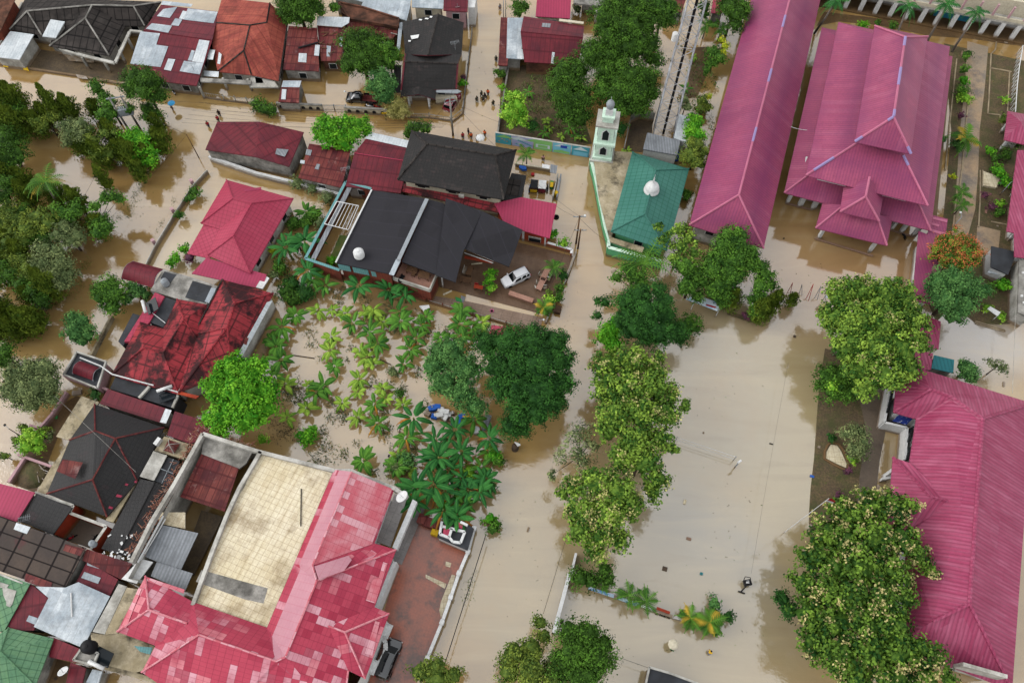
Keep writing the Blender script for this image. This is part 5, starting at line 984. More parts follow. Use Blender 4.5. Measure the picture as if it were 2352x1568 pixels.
simple('bucket', 'bright green basin floating in the yard by the pink wall', 'basin', MB().prism(pts('02', '490,682 528,680 525,708 488,708', .15), .2), mt['greenc']); simple('white_box', 'white tub lying at the end of the yard pool', 'tub', MB().box(pts('02', '715,478', 0)[0], 1.2, .6, .4, .2), mt['white'])
# ---------------- mansion with terrace ----------------
h = House('mansion', 'mansion with pink and white patched tile roofs round a beige tiled roof terrace', 'house', 'V',
  'a767,1078 b905,1124 c860,1247 d910,1262 e860,1393 f894,1408 g839,1558 q785,1660 j500,1660 i325,1543 w675,1295 k613,1440 m445,1382 n334,1322 o269,1450 p357,1482 r290,1600 L800,1539,6.8 A808,1083 B718,1298 C728,1333 D656,1508 E634,1518 F457,1457 G342,1400,7.4 H430,1431,7.6 J754,1437,8 K792,1451,7.9',
  'aABw wBC wCDk kDE AbcB BcdC CdeJLqD efKJ fgK JKgL kEFm nmHG nGo GHpo mFpH FiF FEDqji mFiP'.replace(' FiF', '').replace(' mFiP', '') + ' Fpi', mt['pinktile'], mt['white'], 'abcdefgqjiponmk', 6.3, 9.0, .6, 'ABCDEFi Cd JKf gK GH nG oG Lq', mt['pinkrose'], .12)
mb = MB(); D_ = h.D; lo = [D_['a'].lerp(D_['A'], .3), D_['w'].lerp(D_['B'], .3), D_['w'].lerp(D_['C'], .3), D_['k'].lerp(D_['D'], .3), D_['k'].lerp(D_['E'], .75)]; hi = [D_['A'], D_['B'], D_['C'], D_['D'], D_['D']]; up_ = Vector((0, 0, .05))
for i in range(4): mb.poly([p + up_ for p in ([lo[i], hi[i], hi[i + 1], lo[i + 1]] if hi[i] != hi[i + 1] else [lo[i], hi[i], D_['E'], lo[i + 1]])])
mb.build('pale_tiles', mt['pinklight'], h.root); MB().poly([p + Vector((0, 0, .05)) for p in (h.D['A'], h.D['b'].lerp(h.D['A'], .04), h.D['c'].lerp(h.D['B'], .04), h.D['B'])]).build('rose_tiles', mt['pinkrose'], h.root); h.patch('Bcd', '722,1300 800,1275 808,1285 790,1310 732,1330', mt['pinklight'], 'pale_tiles')
h.patch('CdJ', '880,1290 890,1293 862,1385 840,1378 855,1330 870,1325', mt['pinkrose'], 'rose_tiles'); h.patch('fgK', '862,1425 872,1428 855,1505 838,1500', mt['pinkrose'], 'rose_tiles')
h.patch('nmG', '336,1324 424,1353 422,1362 338,1334', mt['pinkrose'], 'rose_tiles'); h.patch('nGo', '318,1350 325,1352 290,1440 276,1443', mt['pinkrose'], 'rose_tiles')
tz = 6.0
MB().prism(pts('V', '600,1034 766,1079 613,1441 440,1392 518,1180 560,1120', tz), .3).build('terrace', mt['terrace'], h.root, ang=-.38)
MB().prism(pts('V', '463,1308 615,1350 605,1385 560,1375 450,1335', tz + .02), .015).build('grey_band', mt['concrete'], h.root)
wl = inset(pts('V', '470,998 600,1034 766,1079 613,1441 440,1392 330,1335 290,1330', 5.7), .15); mb = MB()
for a, b in zip(wl, wl[1:] + wl[:1]): mb.poly([(a.x, a.y, -.5), (b.x, b.y, -.5), (b.x, b.y, 5.7), (a.x, a.y, 5.7)])
mb.build('lower_wall', mt['offwhite'], h.root)
mb = MB()
for s in ('465,995 590,1035 700,1063 768,1080 805,1080 908,1122 935,1140', '598,1036 549,1120 522,1178 488,1262 440,1394', '465,995 400,1110 345,1200 300,1290'):
    ps = pts('V', s, tz + .5)
    for a, b in zip(ps[:-1], ps[1:]): mb.bar(a - Vector((0, 0, .8)), b - Vector((0, 0, .8)), .45, .8)
mb.build('parapet', mt['offwhite'], h.root)
MB().prism(pts('02', '1880,860 2340,975 2260,1120 2200,1165 1850,1030', 5.6), .3).build('flat_roof', mt['concrete'], h.root)
h.D.update(parse('02', 's1850,1030,5.4 t2200,1142,5.4 u2065,1560,4.6 v1655,1425,4.6', 5, 5)); h.slab('stuv', mt['maroonrust'], 'metal_roof')
h.D.update(parse('03', 'w1465,110,5 x1820,190,5 y1655,540,4.6 z1330,405,4.6', 5, 5)); h.slab('wxyz', mt['zincgrey'], 'metal_roof'); h.D.update(parse('03', 'w1440,455,4.8 x1770,560,4.8 y1700,720,4.5 z1385,585,4.5', 5, 5)); h.slab('wxyz', mt['zincgrey'], 'metal_roof')
MB().prism(pts('03', '1290,425 1405,455 1255,655 1115,612', 4.7), .2).build('shed_roof', mt['white'], h.root); MB().prism(pts('03', '1440,0 1700,0 1700,150 1470,105', 4.6), .2).build('tiled_landing', mt['terrace'], h.root, ang=-.35)
MB().prism(pts('03', '1850,-20 2050,40 1780,580 1655,530', 1.0), .1).build('light_well', mt['darkyard'], h.root); mb = MB()
for s in ('1850,0 2030,50 1790,560 1700,720 1665,800',): 
    ps = pts('03', s, tz + .4); [mb.bar(a - Vector((0, 0, 1.6)), b - Vector((0, 0, 1.6)), .4, 1.6) for a, b in zip(ps[:-1], ps[1:])]
h.part('white_rail', MB().tube(pts('03', '1500,30 1410,200 1265,460', 5.6), .12, 6).tube(pts('03', '1520,60 1440,200 1290,440', 5.2), .08, 6), mt['white'])
mb = MB(); rr = random.Random(9)
A, B = pts('V', '462,985 305,1270', 5.0)
for i in range(420):
    p = A.lerp(B, rr.random()) + Vector((rr.uniform(-.8, .8), rr.uniform(-.5, .5), rr.uniform(-.8, .4))); q = p + Vector((rr.uniform(-.7, .7), rr.uniform(-.7, .7), rr.uniform(-.25, .25))); mb.bar(p, q, .05, .05)
A, B = pts('V', '462,985 585,1030', 5.4)
for i in range(140): p = A.lerp(B, rr.random()) + Vector((rr.uniform(-.4, .4), rr.uniform(-.4, .4), rr.uniform(-.4, .2))); mb.bar(p, p + Vector((rr.uniform(-.6, .6), rr.uniform(-.6, .6), .1)), .05, .05)
tag(mb.build('rusty_wire_fence', mt['rustmesh'], h.root), kind='stuff')
MB().prism(pts('03', '1165,690 1300,710 1080,1110 960,1125', 5.3), .3).build('tiled_ledge', mt['beigeslab'], h.root, ang=-.4); MB().prism(pts('03', '960,1125 1100,1100 1430,1235 1350,1440 1240,1470 1000,1410 870,1400 830,1100', 3.4), .3).build('stained_terrace', mt['beigeslab'], h.root, ang=-.4); MB().prism(pts('03', '1230,1225 1400,1240 1380,1305 1290,1280', 4.4), .06).build('green_awning', mt['teal'], h.root)
MB().prism(pts('12', '1275,1400 1385,1440 1340,1590 1235,1885 1095,1830', 3.0), .25).build('side_terrace', mt['greywalk'], h.root, ang=-.35); MB().prism(pts('V', '948,1146 958,1152 912,1262 901,1256', 3.6), .9).build('white_balustrade', mt['white'], h.root)
MB().prism(pts('V', '903,1288 911,1290 862,1415 850,1410', 3.0), 3.3).build('white_wing', mt['white'], h.root)
h.part('stain_bar', MB().bar(*onpl('V', '692,1122 691,1208', [Vector((0, 0, 6.05)), Vector((1, 0, 6.05)), Vector((0, 1, 6.05))], .02), .12, .05), mt['black'])
for x, y in ((1195, 1085), (1065, 1415)): MB().box(pts('13', '%d,%d' % (x, y), 1.5)[0], 1.2, 1.6, .35, -.35).box(pts('13', '%d,%d' % (x, y), 1.85)[0], .9, 1.2, .25, -.35).build('pillar_cap', mt['white'], h.root)
mb = MB(); c_ = Q('13', 1030, 1250, 1.2); ring = [c_ + Vector((math.cos(t) * 2.1, math.sin(t) * 2.1, 0)) for t in [i * math.pi / 10 - 1.9 for i in range(11)]]
for a, b in zip(ring[:-1], ring[1:]): mb.bar(a, b, .5, .3)
mb.build('round_porch', mt['white'], h.root)
# court beside the mansion
root = wallobj('court_wall', 'white balustrade wall with square posts between the brick court and the flooded road', 'wall', '13', '2005,150 1950,360 1865,560 1790,780 1710,1010 1575,1340', 1.2, mt['white'], .25, capm=mt['white'], posts=7)
h = House('gatehouse', 'white rimmed gatehouse with red roof strips at the top of the brick court', 'pavilion', '13', 'a1710,85 b1950,110 c2005,150 d1945,350 e1790,285 f1665,230', 'abcdef', mt['darkslab'], mt['white'], 'abcdef', 2.3, ins=.1, win=False)
mb = MB()
for s in ('1710,85 1690,200 1780,235 1810,270 1880,280 1920,180 1800,150 1710,130', '1800,150 1775,230', '1880,90 1945,120'):
    ps = pts('13', s, 2.6); [mb.bar(a - Vector((0, 0, .3)), b - Vector((0, 0, .3)), .3, .45) for a, b in zip(ps[:-1], ps[1:])]
h.part('white_rim', mb, mt['white']); h.part('red_roof_strip', MB().prism(pts('13', '1730,115 1800,130 1775,230 1715,212', 2.7), .2).prism(pts('13', '1840,90 1900,100 1895,150 1850,140', 2.7), .2), mt['redhouse'])
simple('yellow_bin', 'yellow bin lid beside the white rimmed gatehouse', 'bin', MB().box(pts('13', '1650,195', 0)[0], .9, .8, 1.0, -.3), mt['yellow']); simple('cart', 'rusty red cart with orange wheel at the top of the brick court', 'cart', MB().box(pts('13', '1620,110', .3)[0], 2.2, 1.2, .7, -.3).box(pts('13', '1530,75', .2)[0], 1.0, 1.2, 1.0, -.3), mt['maroonrust'])
simple('paving_patch', 'row of bare cream slabs lying across the brick court', 'slab', MB().prism(pts('13', '1560,570 1750,655 1735,700 1560,600', .05), .04), mt['terrace']); simple('paving_square', 'square of cream tiles near the top of the brick court', 'slab', MB().prism(pts('13', '1745,450 1795,465 1785,505 1738,490', .05), .04), mt['terrace'])
simple('curved_edging', 'curved cream stone edging along the white balustrade wall', 'edging', MB().prism(pts('13', '1800,570 1835,580 1770,800 1700,970 1685,900 1700,820', .06), .05), mt['terrace'])
flat('outbuilding', 'dark flat roofed concrete outbuilding cut by the bottom edge', 'building', '23', '1265,1420 1470,1480 1720,1575 1650,1780 1210,1680', 2.8, 'darkslab', 'concrete', 'offwhite', win=False)
flat('garden_store', 'pale blue and white store roofs under the wall at the bottom left', 'building', '03', '850,1440 940,1460 900,1580 790,1560', 2.4, 'zinc', 'concrete', win=False)
wallobj('boundary_wall', 'stained wall running along the bottom left below the mansion', 'wall', '03', '870,1400 1080,1450 1480,1560', 2.4, mt['beigeslab'], .5)
# ---------------- mosque block ----------------
root = thing('minaret', 'pale green square minaret with arched windows and a silver dome', 'minaret', (*Q('20', 822, 1470, 2.6).xy, 0)); mc = Q('20', 835, 1410, 2.6); RZ = -.16
def mbx(nm, z, s, hh, m_, dz=0): MB().box((mc.x, mc.y, z), s, s, hh, RZ).build(nm, mt[m_], root)
zt = [zat(mc.xy, '20', y) for y in (1345, 1260, 1100, 1050, 985, 955)]; print('minaret z', zt)
mbx('plinth', 0, 3.5, 2.7, 'offwhite'); mbx('base', 2.7, 3.0, .5, 'mint')
z1 = 3.2; hs1 = (zt[1] - 3.2); mbx('lower_storey', z1, 2.4, hs1 - .2, 'mint'); zb = z1 + hs1 - .2; mbx('cornice', zb, 3.3, .35, 'mint'); z2 = zb + .35; h2 = zt[2] - z2 - .1; mbx('upper_storey', z2, 2.35, h2, 'mint'); mbx('cornice', z2 + h2, 3.3, .3, 'offwhite'); z3 = z2 + h2 + .3
mbx('turret', z3, 1.6, zt[3] - z3, 'mint'); mbx('turret_cornice', zt[3], 1.9, .25, 'mint'); mbx('lantern', zt[3] + .25, 1.05, zt[4] - zt[3] - .3, 'white'); zd = zt[4]
MB().lathe((mc.x, mc.y, zd - .1), [(.5, 0), (.52, .3), (.6, .5), (.62, .75), (.5, 1.1), (.25, 1.35), (.05, 1.5), (.03, 2.2)], 16).build('dome', mt['steel'], root, True)
R3 = Matrix.Rotation(RZ, 3, 'Z')
for z, hh in ((z1 + .5, hs1 - 1.3), (z2 + .5, h2 - 1.2)):
    for d in ((0, -1), (1, 0), (-1, 0), (0, 1)):
        for nm, ww, ex, mm in (('window', .62, .06, 'white'), ('pane', .46, .1, 'glass')):
            e = .1 if nm == 'pane' else 0; prof = [(-ww, e), (ww, e), (ww, hh * .7), (0, hh - e), (-ww, hh * .7)]; o = Vector((d[0], d[1], 0)) * (1.19 + ex); sdv = Vector((-d[1], d[0], 0)); fr = [Vector((mc.x, mc.y, z)) + R3 @ (o + sdv * x) + Vector((0, 0, zz)) for x, zz in prof]; bk = [p - R3 @ Vector((d[0], d[1], 0)) * .12 for p in fr]; mb = MB().poly(fr)
            for i in range(5): mb.poly([bk[i], bk[(i + 1) % 5], fr[(i + 1) % 5], fr[i]])
            ob = mb.build(nm, mt[mm], root if nm == 'window' else wn); wn = ob if nm == 'window' else wn
h = flat('mosque_forecourt', 'stained pale concrete flat roof between the minaret and the green mosque roof', 'building', 'V', '1362,352 1385,345 1452,350 1405,545 1480,568 1475,580 1402,555 1376,455', 2.6, 'beigeslab', 'greenpaint', win=False)
wallobj('mosque_wall', 'green painted mosque wall following the flooded street', 'wall', 'V', '1357,365 1368,408 1378,460 1390,520 1399,551 1397,568 1470,588 1520,600', 2.2, mt['greenpaint'], .35, capm=mt['mint'])
h = House('mosque', 'small mosque with green metal hip roof and silver dome', 'mosque', 'V', 'a1452,349 b1583,388 c1532,576 d1403,532 A1506,391 B1481,492', 'abA bcBA cdB dABa'.replace('dABa', 'daAB'), mt['greentile'], mt['greenpaint'], 'abcd', 3.6, 5.6, .7, 'aAB bAB dBc'.replace('bAB', 'bA'), mt['greentile'], .12)
dc = Q('V', 1497, 434, 5.7); MB().lathe(dc - Vector((0, 0, .6)), [(.9, 0), (1.15, .25), (1.15, .5), (1.0, .6), (1.05, 1.0), (.9, 1.4), (.55, 1.75), (.12, 2.0), (.06, 2.5), (.14, 2.65), (.05, 2.8), (.12, 3.0), (.03, 3.2), (.02, 3.9)], 20).build('dome', mt['white'], h.root, True); 
# mural wall
root = thing('mural_wall', 'long wall painted with a bright mural of hills, fish and houses beside the street', 'wall', (*Q('20', 300, 1330, 0).xy, 0)); A, B = pts('20', '-150,1215 725,1355', 2.3); A0, B0 = Vector((A.x, A.y, -.4)), Vector((B.x, B.y, -.4)); MB().bar(A0, B0, .25, 2.7).build('wall_panel', mt['offwhite'], root)
for n_, c_ in (('mu_sky', '7cc4dc'), ('mu_green', '8cc878'), ('mu_teal', '4aa4b4'), ('mu_pale', 'cfe0e4'), ('mu_lilac', 'a8b0d8'), ('mu_dark', '2a4ab0'), ('mu_or', 'e08a40')): M(n_, c_, fine=.05, grime=('5a5a54', .3))
dx = (B0 - A0).normalized(); nrm = Vector((dx.y, -dx.x, 0)) * .14; LEN = (B0 - A0).length
def mural(pp, mm, lift=0): MB().poly([A0 + dx * (u_ * LEN) + nrm * (1 + lift * .12) + Vector((0, 0, .4 + v_)) for u_, v_ in pp]).build('mural_panel', mt[mm], root)
for u0, u1, mm in ((0, .17, 'mu_teal'), (.18, .40, 'mu_lilac'), (.41, .60, 'mu_green'), (.61, .80, 'mu_sky'), (.81, .99, 'mu_teal')): mural([(u0, 0), (u1, 0), (u1, 2.25), (u0, 2.25)], mm)
for u0, v0, du, mm in ((0, 1.5, .2, 'mu_green'), (.12, 1.5, .26, 'mu_pale'), (.3, 1.6, .2, 'mu_green'), (.62, 1.5, .16, 'mu_pale'), (.82, 1.4, .16, 'mu_pale')): mural([(u0, v0), (u0 + du, v0), (u0 + du * .5, 2.22)], mm, 1)
mural([(.43, .5), (.58, .5), (.58, 1.3), (.43, 1.3)], 'white' if 0 else 'mu_pale', 1); mural([(.455, .6), (.555, .6), (.555, 1.2), (.455, 1.2)], 'mu_green', 2); mural([(.69, 1.3), (.76, 1.3), (.76, 1.9), (.69, 1.9)], 'mu_dark', 2); mural([(.62, .1), (.79, .1), (.79, .55), (.70, .8), (.62, .5)], 'mu_green', 2); mural([(.83, .1), (.98, .1), (.98, 1.0), (.83, 1.1)], 'mu_sky', 2)
for q in range(5): u0 = .03 + q * .028; v0 = .6 + (q * 37 % 50) / 60; mural([(u0, v0), (u0 + .012, v0 + .12), (u0 + .022, v0), (u0 + .012, v0 - .1)], 'mu_or', 3)
for q in range(9): u0 = .21 + q * .019; v0 = .5 + (q * 53 % 60) / 60; mural([(u0, v0), (u0 + .02, v0 + .25), (u0 + .03, v0 - .1)], 'mu_teal', 2)
# tower compound
flat('cabin', 'grey corrugated roofed cabin at the foot of the lattice tower', 'cabin', '20', '1245,1218 1548,1292 1520,1425 1205,1370', 2.9, 'zincgrey', 'white', win=False); flat('cabin', 'white corrugated roofed cabin right of the lattice tower foot', 'cabin', '20', '1540,1050 1655,1078 1600,1305 1488,1268', 3.0, 'zincwhite', 'white', win=False)
simple('water_drum', 'blue water drum behind the grey cabin', 'drum', MB().lathe(pts('20', '1505,1460', .1)[0], [(.55, 0), (.58, .6), (.55, 1.2), (.3, 1.45), (.05, 1.5)], 14), mt['blue'])
root = thing('lattice_tower', 'tall white steel lattice radio tower rising past the top edge', 'tower', (*Q('20', 1392, 1225, 0).xy, 0)); tb = Q('20', 1392, 1225, 0); HT = 46; ang0 = -.2; WB, WT = 2.3, 1.15
def tc(i, z): w_ = WB + (WT - WB) * z / HT; a = ang0 + math.pi / 4 + i * math.pi / 2; return Vector((tb.x + w_ * math.cos(a), tb.y + w_ * math.sin(a), z))
M('towerred', 'b8505a', fine=.05); M('towerwhite', 'b4b6ba', '8e8c8e', ns=.6, fine=.05)
for i in range(4): MB().tube([tc(i, -.4), tc(i, HT)], [.085, .07], 5).build('leg', mt['towerwhite'], root)
z = 0.0; lv = []
while z < HT - 1: lv.append(z); z += 2.7
for nm in ('bracing', 'cross_bracing'):
    mb = MB()
    for a, b in zip(lv[:-1], lv[1:]):
        for i in range(4):
            j = (i + 1) % 4
            if nm == 'bracing': mb.tube([tc(i, b), tc(j, b)], .042, 4, cap=False)
            else: mb.tube([tc(i, a), tc(j, b)], .042, 4, cap=False); mb.tube([tc(j, a), tc(i, b)], .042, 4, cap=False)
    mb.build(nm, mt['towerwhite'], root)
MB().tube([tb, tb + Vector((0, 0, HT))], .2, 6).build('cable_ladder', mt['black'], root); MB().lathe(tc(2, 20) + Vector((-.6, 0, 0)), [(.35, 0), (.4, .1), (.4, 1.2), (.35, 1.3)], 10).build('antenna_drum', mt['white'], root); MB().box(tc(1, 30) + Vector((-.5, 0, 0)), .8, .6, .9).build('antenna_box', mt['white'], root)
wallobj('compound_wall', 'stained dark wall behind the lattice tower compound', 'wall', '20', '1100,1050 1190,1010 1320,1040', 2, mt['concrete'], .2); wallobj('compound_wall', 'thin kerb wall left of the lattice tower compound', 'wall', '20', '1100,1050 1030,1370', 1.2, mt['concrete'], .15)
wallobj('boundary_wall', 'grey wall between the side street and the overgrown plot', 'wall', 'V', '1168,150 1155,230 1142,310', 1.0, mt['concrete'], .25)
# houses right of the side street
h = House('warehouse', 'long maroon ribbed roof with pale scratches behind the garden plot', 'house', '20', 'a110,150,3.8 b665,240,3.8 c610,600,3 d115,570,3 E80,292,4.6 F655,346,4.6', 'aEFb EdcF', mt['maroon'], mt['ruinbrick'], 'abcd', 3, 4.6, .4, 'EF', mt['maroon'], .06, win=False); h.patch('dcF', '370,480 395,483 385,585 360,582', mt['zincwhite']); h.patch('aEF', '280,212 360,218 352,255 275,248', mt['zincgrey']); h.part('broken_ridge', MB().bar(*pts('20', '435,190 660,218', 3.95), .5, .15), mt['cream'])
House('lean_to', 'pale zinc lean-to with white end sheet left of the long maroon ribbed roof', 'shed', '20', 'a-40,165,3.4 b110,165,3.4 c85,545,2.8 d-50,535,2.8', 'abcd', mt['zinc'], mt['concrete'], 'abcd', ins=.2, win=False).patch('abc', '55,452 118,455 108,545 48,540', mt['zincwhite'], off=.1)
House('lean_to', 'narrow streaked pink brown roof along the side street', 'shed', '10', 'a2250,160,3 b2360,165,3 c2310,605,2.7 d2225,600,2.7', 'abcd', mt['maroonrust'], mt['concrete'], 'abcd', ins=.15, win=False)
House('house', 'bright pink ribbed metal roof at the top edge', 'house', '20', 'a235,-60,3.6 b548,-60,3.6 c535,172,3 d218,152,3', 'abcd', mt['pinkmetal'], mt['cream'], 'abcd', ins=.3)
h = House('house', 'house with grey concrete slab porch at the top edge beside the bright pink roof', 'house', '20', 'a570,-80 b940,-80 c850,65 d568,28', 'abcd', mt['concrete'], mt['offwhite'], 'abcd', 3.2, ins=1.6, th=.35, win=False); MB().prism(pts('20', '770,60 860,60 850,120 768,120', 2.6), 3).build('wall', mt['offwhite'], h.root)
House('house', 'dark maroon roof at the top edge behind the lattice tower', 'house', '20', 'a1440,-60 b1620,-60 c1560,112 d1510,100 e1445,30', 'abcde', mt['maroonrust'], mt['concrete'], 'abcde', 3.2, ins=.2, win=False); House('house', 'small rose roof at the top edge beside the long magenta roof', 'house', '20', 'a1860,-60 b1990,-60 c1975,30 d1930,122 e1828,120', 'abcde', mt['redhouse'], mt['concrete'], 'abcde', 3.2, ins=.3, win=False)
h = House('long_hall', 'very long hall with a magenta ribbed hip roof', 'hall', 'V', 'a1761,-130 d1583,517 c1754,571 b1914,-130 B1847,-130 A1697,448', 'adAB dcA cbBA', mt['purple'], mt['offwhite'], 'adcb', 4.6, 8.4, .9, 'BA dAc', mt['ridgepink'], .16); 
mb = MB(); 
for t in (.12, .33, .55, .77): a, b = h.D['B'].lerp(h.D['A'], t) + Vector((0, 0, .08)), h.D['B'].lerp(h.D['A'], t + .05) + Vector((0, 0, .08)); MB().tube([a, b], .19, 5).build('lilac_ridge_tile', mt['ridgelilac'], h.root)
# great hall with stacked roofs
h = House('great_mosque', 'great prayer hall with three stacked magenta hip roofs and white columns', 'mosque', 'V', 'a1888,63 d1801,443 c2138,530 b2188,130 A1960,110 D1880,385 C2100,445 B2130,140', 'adDA dcCD cbBC baAB DCBA', mt['purple'], mt['white'], 'adcb', 4.2, 6.0, 3.2, 'dD cC', mt['ridgepink'], .16, win=False)
h.D.update(parse('V', 'e1926,51 h1851,403 g2131,473 f2182,107 i2005,78,10.0 j2131,95,10.0 E1966,330 F2075,358 ', 8.1, 10.0)); h.slab('ehEi hgFE gfjF efji EFji', mt['purple'], 'roof')
h.D.update(parse('V', 'k2009,60 n1963,326 m2092,354 l2131,85 K2079,86 M2052,269', 12.0, 15.2)); h.slab('knMK nmM mlKM klK', mt['purple'], 'roof')
mb = MB()
for e in ('hE', 'gF', 'KM', 'nM', 'mM', 'kK', 'lK'): mb.tube([h.D[e[0]] + Vector((0, 0, .06)), h.D[e[1]] + Vector((0, 0, .06))], .17, 5)
h.part('ridge_cap', mb, mt['ridgepink'])
for e, t0, t1 in (('hE', .15, .55), ('KM', .0, .12), ('KM', .4, .62), ('KM', .92, 1), ('nM', 0, .2), ('nM', .85, 1), ('mM', 0, .2), ('gF', .8, 1)): a, b = h.D[e[0]], h.D[e[1]]; MB().tube([a.lerp(b, t0) + Vector((0, 0, .09)), a.lerp(b, t1) + Vector((0, 0, .09))], .2, 5).build('lilac_ridge_tile', mt['ridgelilac'], h.root)
for lvl, ls, zz in ((0, 'efgh', 8.0), (1, 'klmn', 11.9)):
    ps = inset([h.D[q] for q in ls], 2.2); mb = MB()
    for a, b in zip(ps, ps[1:] + ps[:1]): mb.poly([(a.x, a.y, zz - 3.2), (b.x, b.y, zz - 3.2), (b.x, b.y, zz - .2), (a.x, a.y, zz - .2)])
    h.part('drum_wall', mb, mt['white'])
h.D.update(parse('V', 'p1889,468 q1873,524 r2037,564 s2050,500 P1940,470 R2012,492 o1990,440', 4.0, 6.2)); h.slab('pqP qrRP rsR spPR', mt['purple'], 'porch_roof'); h.D.update(parse('V', 't1938,430 u1929,487 v2019,508 w2028,452 T1997,407 U1988,452', 7.0, 9.4)); h.slab('tuUT uvU vwTU wtT', mt['purple'], 'porch_roof')
mb = MB()
for e in ('qP', 'uU', 'vU', 'TU', 'rR'): mb.tube([h.D[e[0]] + Vector((0, 0, .06)), h.D[e[1]] + Vector((0, 0, .06))], .16, 5)
h.part('ridge_cap', mb, mt['ridgepink'])
posts(h, '31', '175,300 280,330 400,355 465,620 930,745 1130,540 1215,570 1330,600 300,325 420,350 1230,560 1350,590', 4.0, 'white', .45, 'column'); h.part('step', MB().bar(*pts('31', '430,625 965,785', .15), .3, .15).bar(*pts('31', '165,300 390,360', .15), .3, .15).bar(*pts('31', '1120,545 1320,605', .15), .3, .15), mt['pinkwall'])
wp = inset([h.D[q] for q in 'adcb'], 7); MB().prism([Vector((p.x, p.y, 4.6)) for p in wp], 5).build('inner_wall', mt['white'], h.root)
House('equipment_box', 'white air duct box clipped to the left eave of the great prayer hall', 'box', '30', 'a350,1440,5.2 b385,1440,5.2 c365,1550,5 d338,1548,5', 'abcd', mt['white'], None, None, th=.4)
h = House('covered_walk', 'long magenta roofed covered walk running down beside the great prayer hall', 'walkway', 'V', 'a2143,494 b2177,503 c2160,630 d2145,700 e2095,690 f2110,530 g2130,538', 'abcdefg', mt['purple'], mt['white'], 'abcdefg', 3.4, ins=.8, win=False); h.patch('bcd', '2143,498 2176,505 2175,511 2142,503;2141,511 2158,516 2156,521 2139,516;2140,526 2175,536 2173,542 2137,531', mt['ridgepink'])
House('covered_walk', 'red roofed section of covered walk under the large flowering tree', 'walkway', '31', 'a1425,1320 b1592,1385 c1570,1640 d1350,1600', 'abcd', mt['crimson'], mt['white'], 'abcd', 3.2, ins=.6, win=False); House('covered_walk', 'maroon covered walk section between the flowering tree and the crimson school roof', 'walkway', '32', 'a1360,80 b1520,110 c1500,260 d1400,260 e1340,300', 'abcde', mt['crimson'], mt['white'], 'abcde', 3.0, ins=.6, win=False)
House('shelter', 'small teal ribbed metal shelter roof behind the crimson school roof', 'shelter', '32', 'a1530,125 b1715,168 c1705,290 d1505,245', 'abcd', mt['tealribbed'] if 'tealribbed' in MATS else M('tealribbed', '2f7a80', pu=.5, lw=.15, ln=.5, soft=1), mt['concrete'], 'abcd', 2.7, ins=.2, win=False)
# crimson classroom block
h = House('school_building', 'long school building with crimson ribbed hip roofs and white framed windows', 'school', 'V', 'a2112,846 b2372,926 c2325,1585 d2168,1525 e2040,1490 f2104,962 g2089,1059 h2082,1216 i2076,1430 I2187,912,7.6 A2139,894,7.2 J2257,961 K2226,1386 x2058,885 y2052,947 V2142,1426,7.4',
  'aAIJb bcKJ cdVK JKVihgfI axA xyA yfIA eiV edV'.replace(' edV', ' deV'), mt['crimson'], mt['white'], 'axyfghiedcb', 4.8, 8.6, 1.0, 'AIJKV bJ cK xA yA', mt['crimson'], .22, win=False)
h.D.update(parse('V', 't2051,1050 u2036,1230 l2089,1062,5.2 k2084,1218,5.2 M2139,1141,7.0 N2189,1154,7.2', 4.4, 7)); h.slab('tMNl tuM uMNk', mt['crimson'], 'roof'); h.part('ridge_cap', MB().tube([h.D['t'], h.D['M'], h.D['N']], .22, 5), mt['crimson'])
def wstrip(par, k, a, b, z0, z1, n, mat='glass', off=.1):
    A, B = Q(k, *a, z1), Q(k, *b, z1); d = (B - A); rz = math.atan2(d.y, d.x); L = d.length
    for i in range(n):
        c = A + d * ((i + .5) / n); fr = MB().box((c.x, c.y, z0), L / n * .9, .1, z1 - z0, rz).build('window', mt['black'], par); nn = Vector((d.y, -d.x, 0)).normalized() * .08; MB().box((c.x + nn.x, c.y + nn.y, z0 + .1), L / n * .74, .06, (z1 - z0) * .75, rz).build('pane', mt[mat], fr)
wb = MB()
for s in ('1180,395 1135,400 1075,740 1285,790 1265,1085', ): 
    ps = pts('32', s, 2.4); [wb.bar(Vector((a.x, a.y, -.4)), Vector((b.x, b.y, -.4)), .3, 2.8) for a, b in zip(ps[:-1], ps[1:])]
h.part('front_wall', wb, mt['white']); wstrip(h.root, '32', (1165, 420), (1115, 640), 1.2, 3.2, 4); wstrip(h.root, '32', (1345, 770), (1310, 910), 1.2, 3.2, 3); wstrip(h.root, '32', (1325, 960), (1295, 1080), 1.2, 3.2, 4)
h.part('blue_banner', MB().prism(pts('32', '1205,672 1335,708 1275,765 1145,728', 2.9), .08), M('bannerblue', '22367e', 'c8ccd8', ns=2.5, nlo=.58, nhi=.66))
for x, y in ((1255, 960), (1055, 1250)): p = Q('32', x, y, 0); MB().box((p.x, p.y, -.4), .4, .4, 3.6).build('column', mt['white'], h.root)
MB().prism(pts('32', '1050,1250 1140,1180 1130,1255 1050,1270', 1.2), 1.4).build('entry_wall', mt['white'], h.root); MB().prism(pts('32', '1020,1310 1090,1400 1060,1490 1000,1490', .4), .6).build('white_ramp', mt['white'], h.root)
h.part('rear_eave_wall', MB().bar(*pts('33', '1640,1420 2030,1530', 3.4), .4, 3.8), mt['offwhite'])
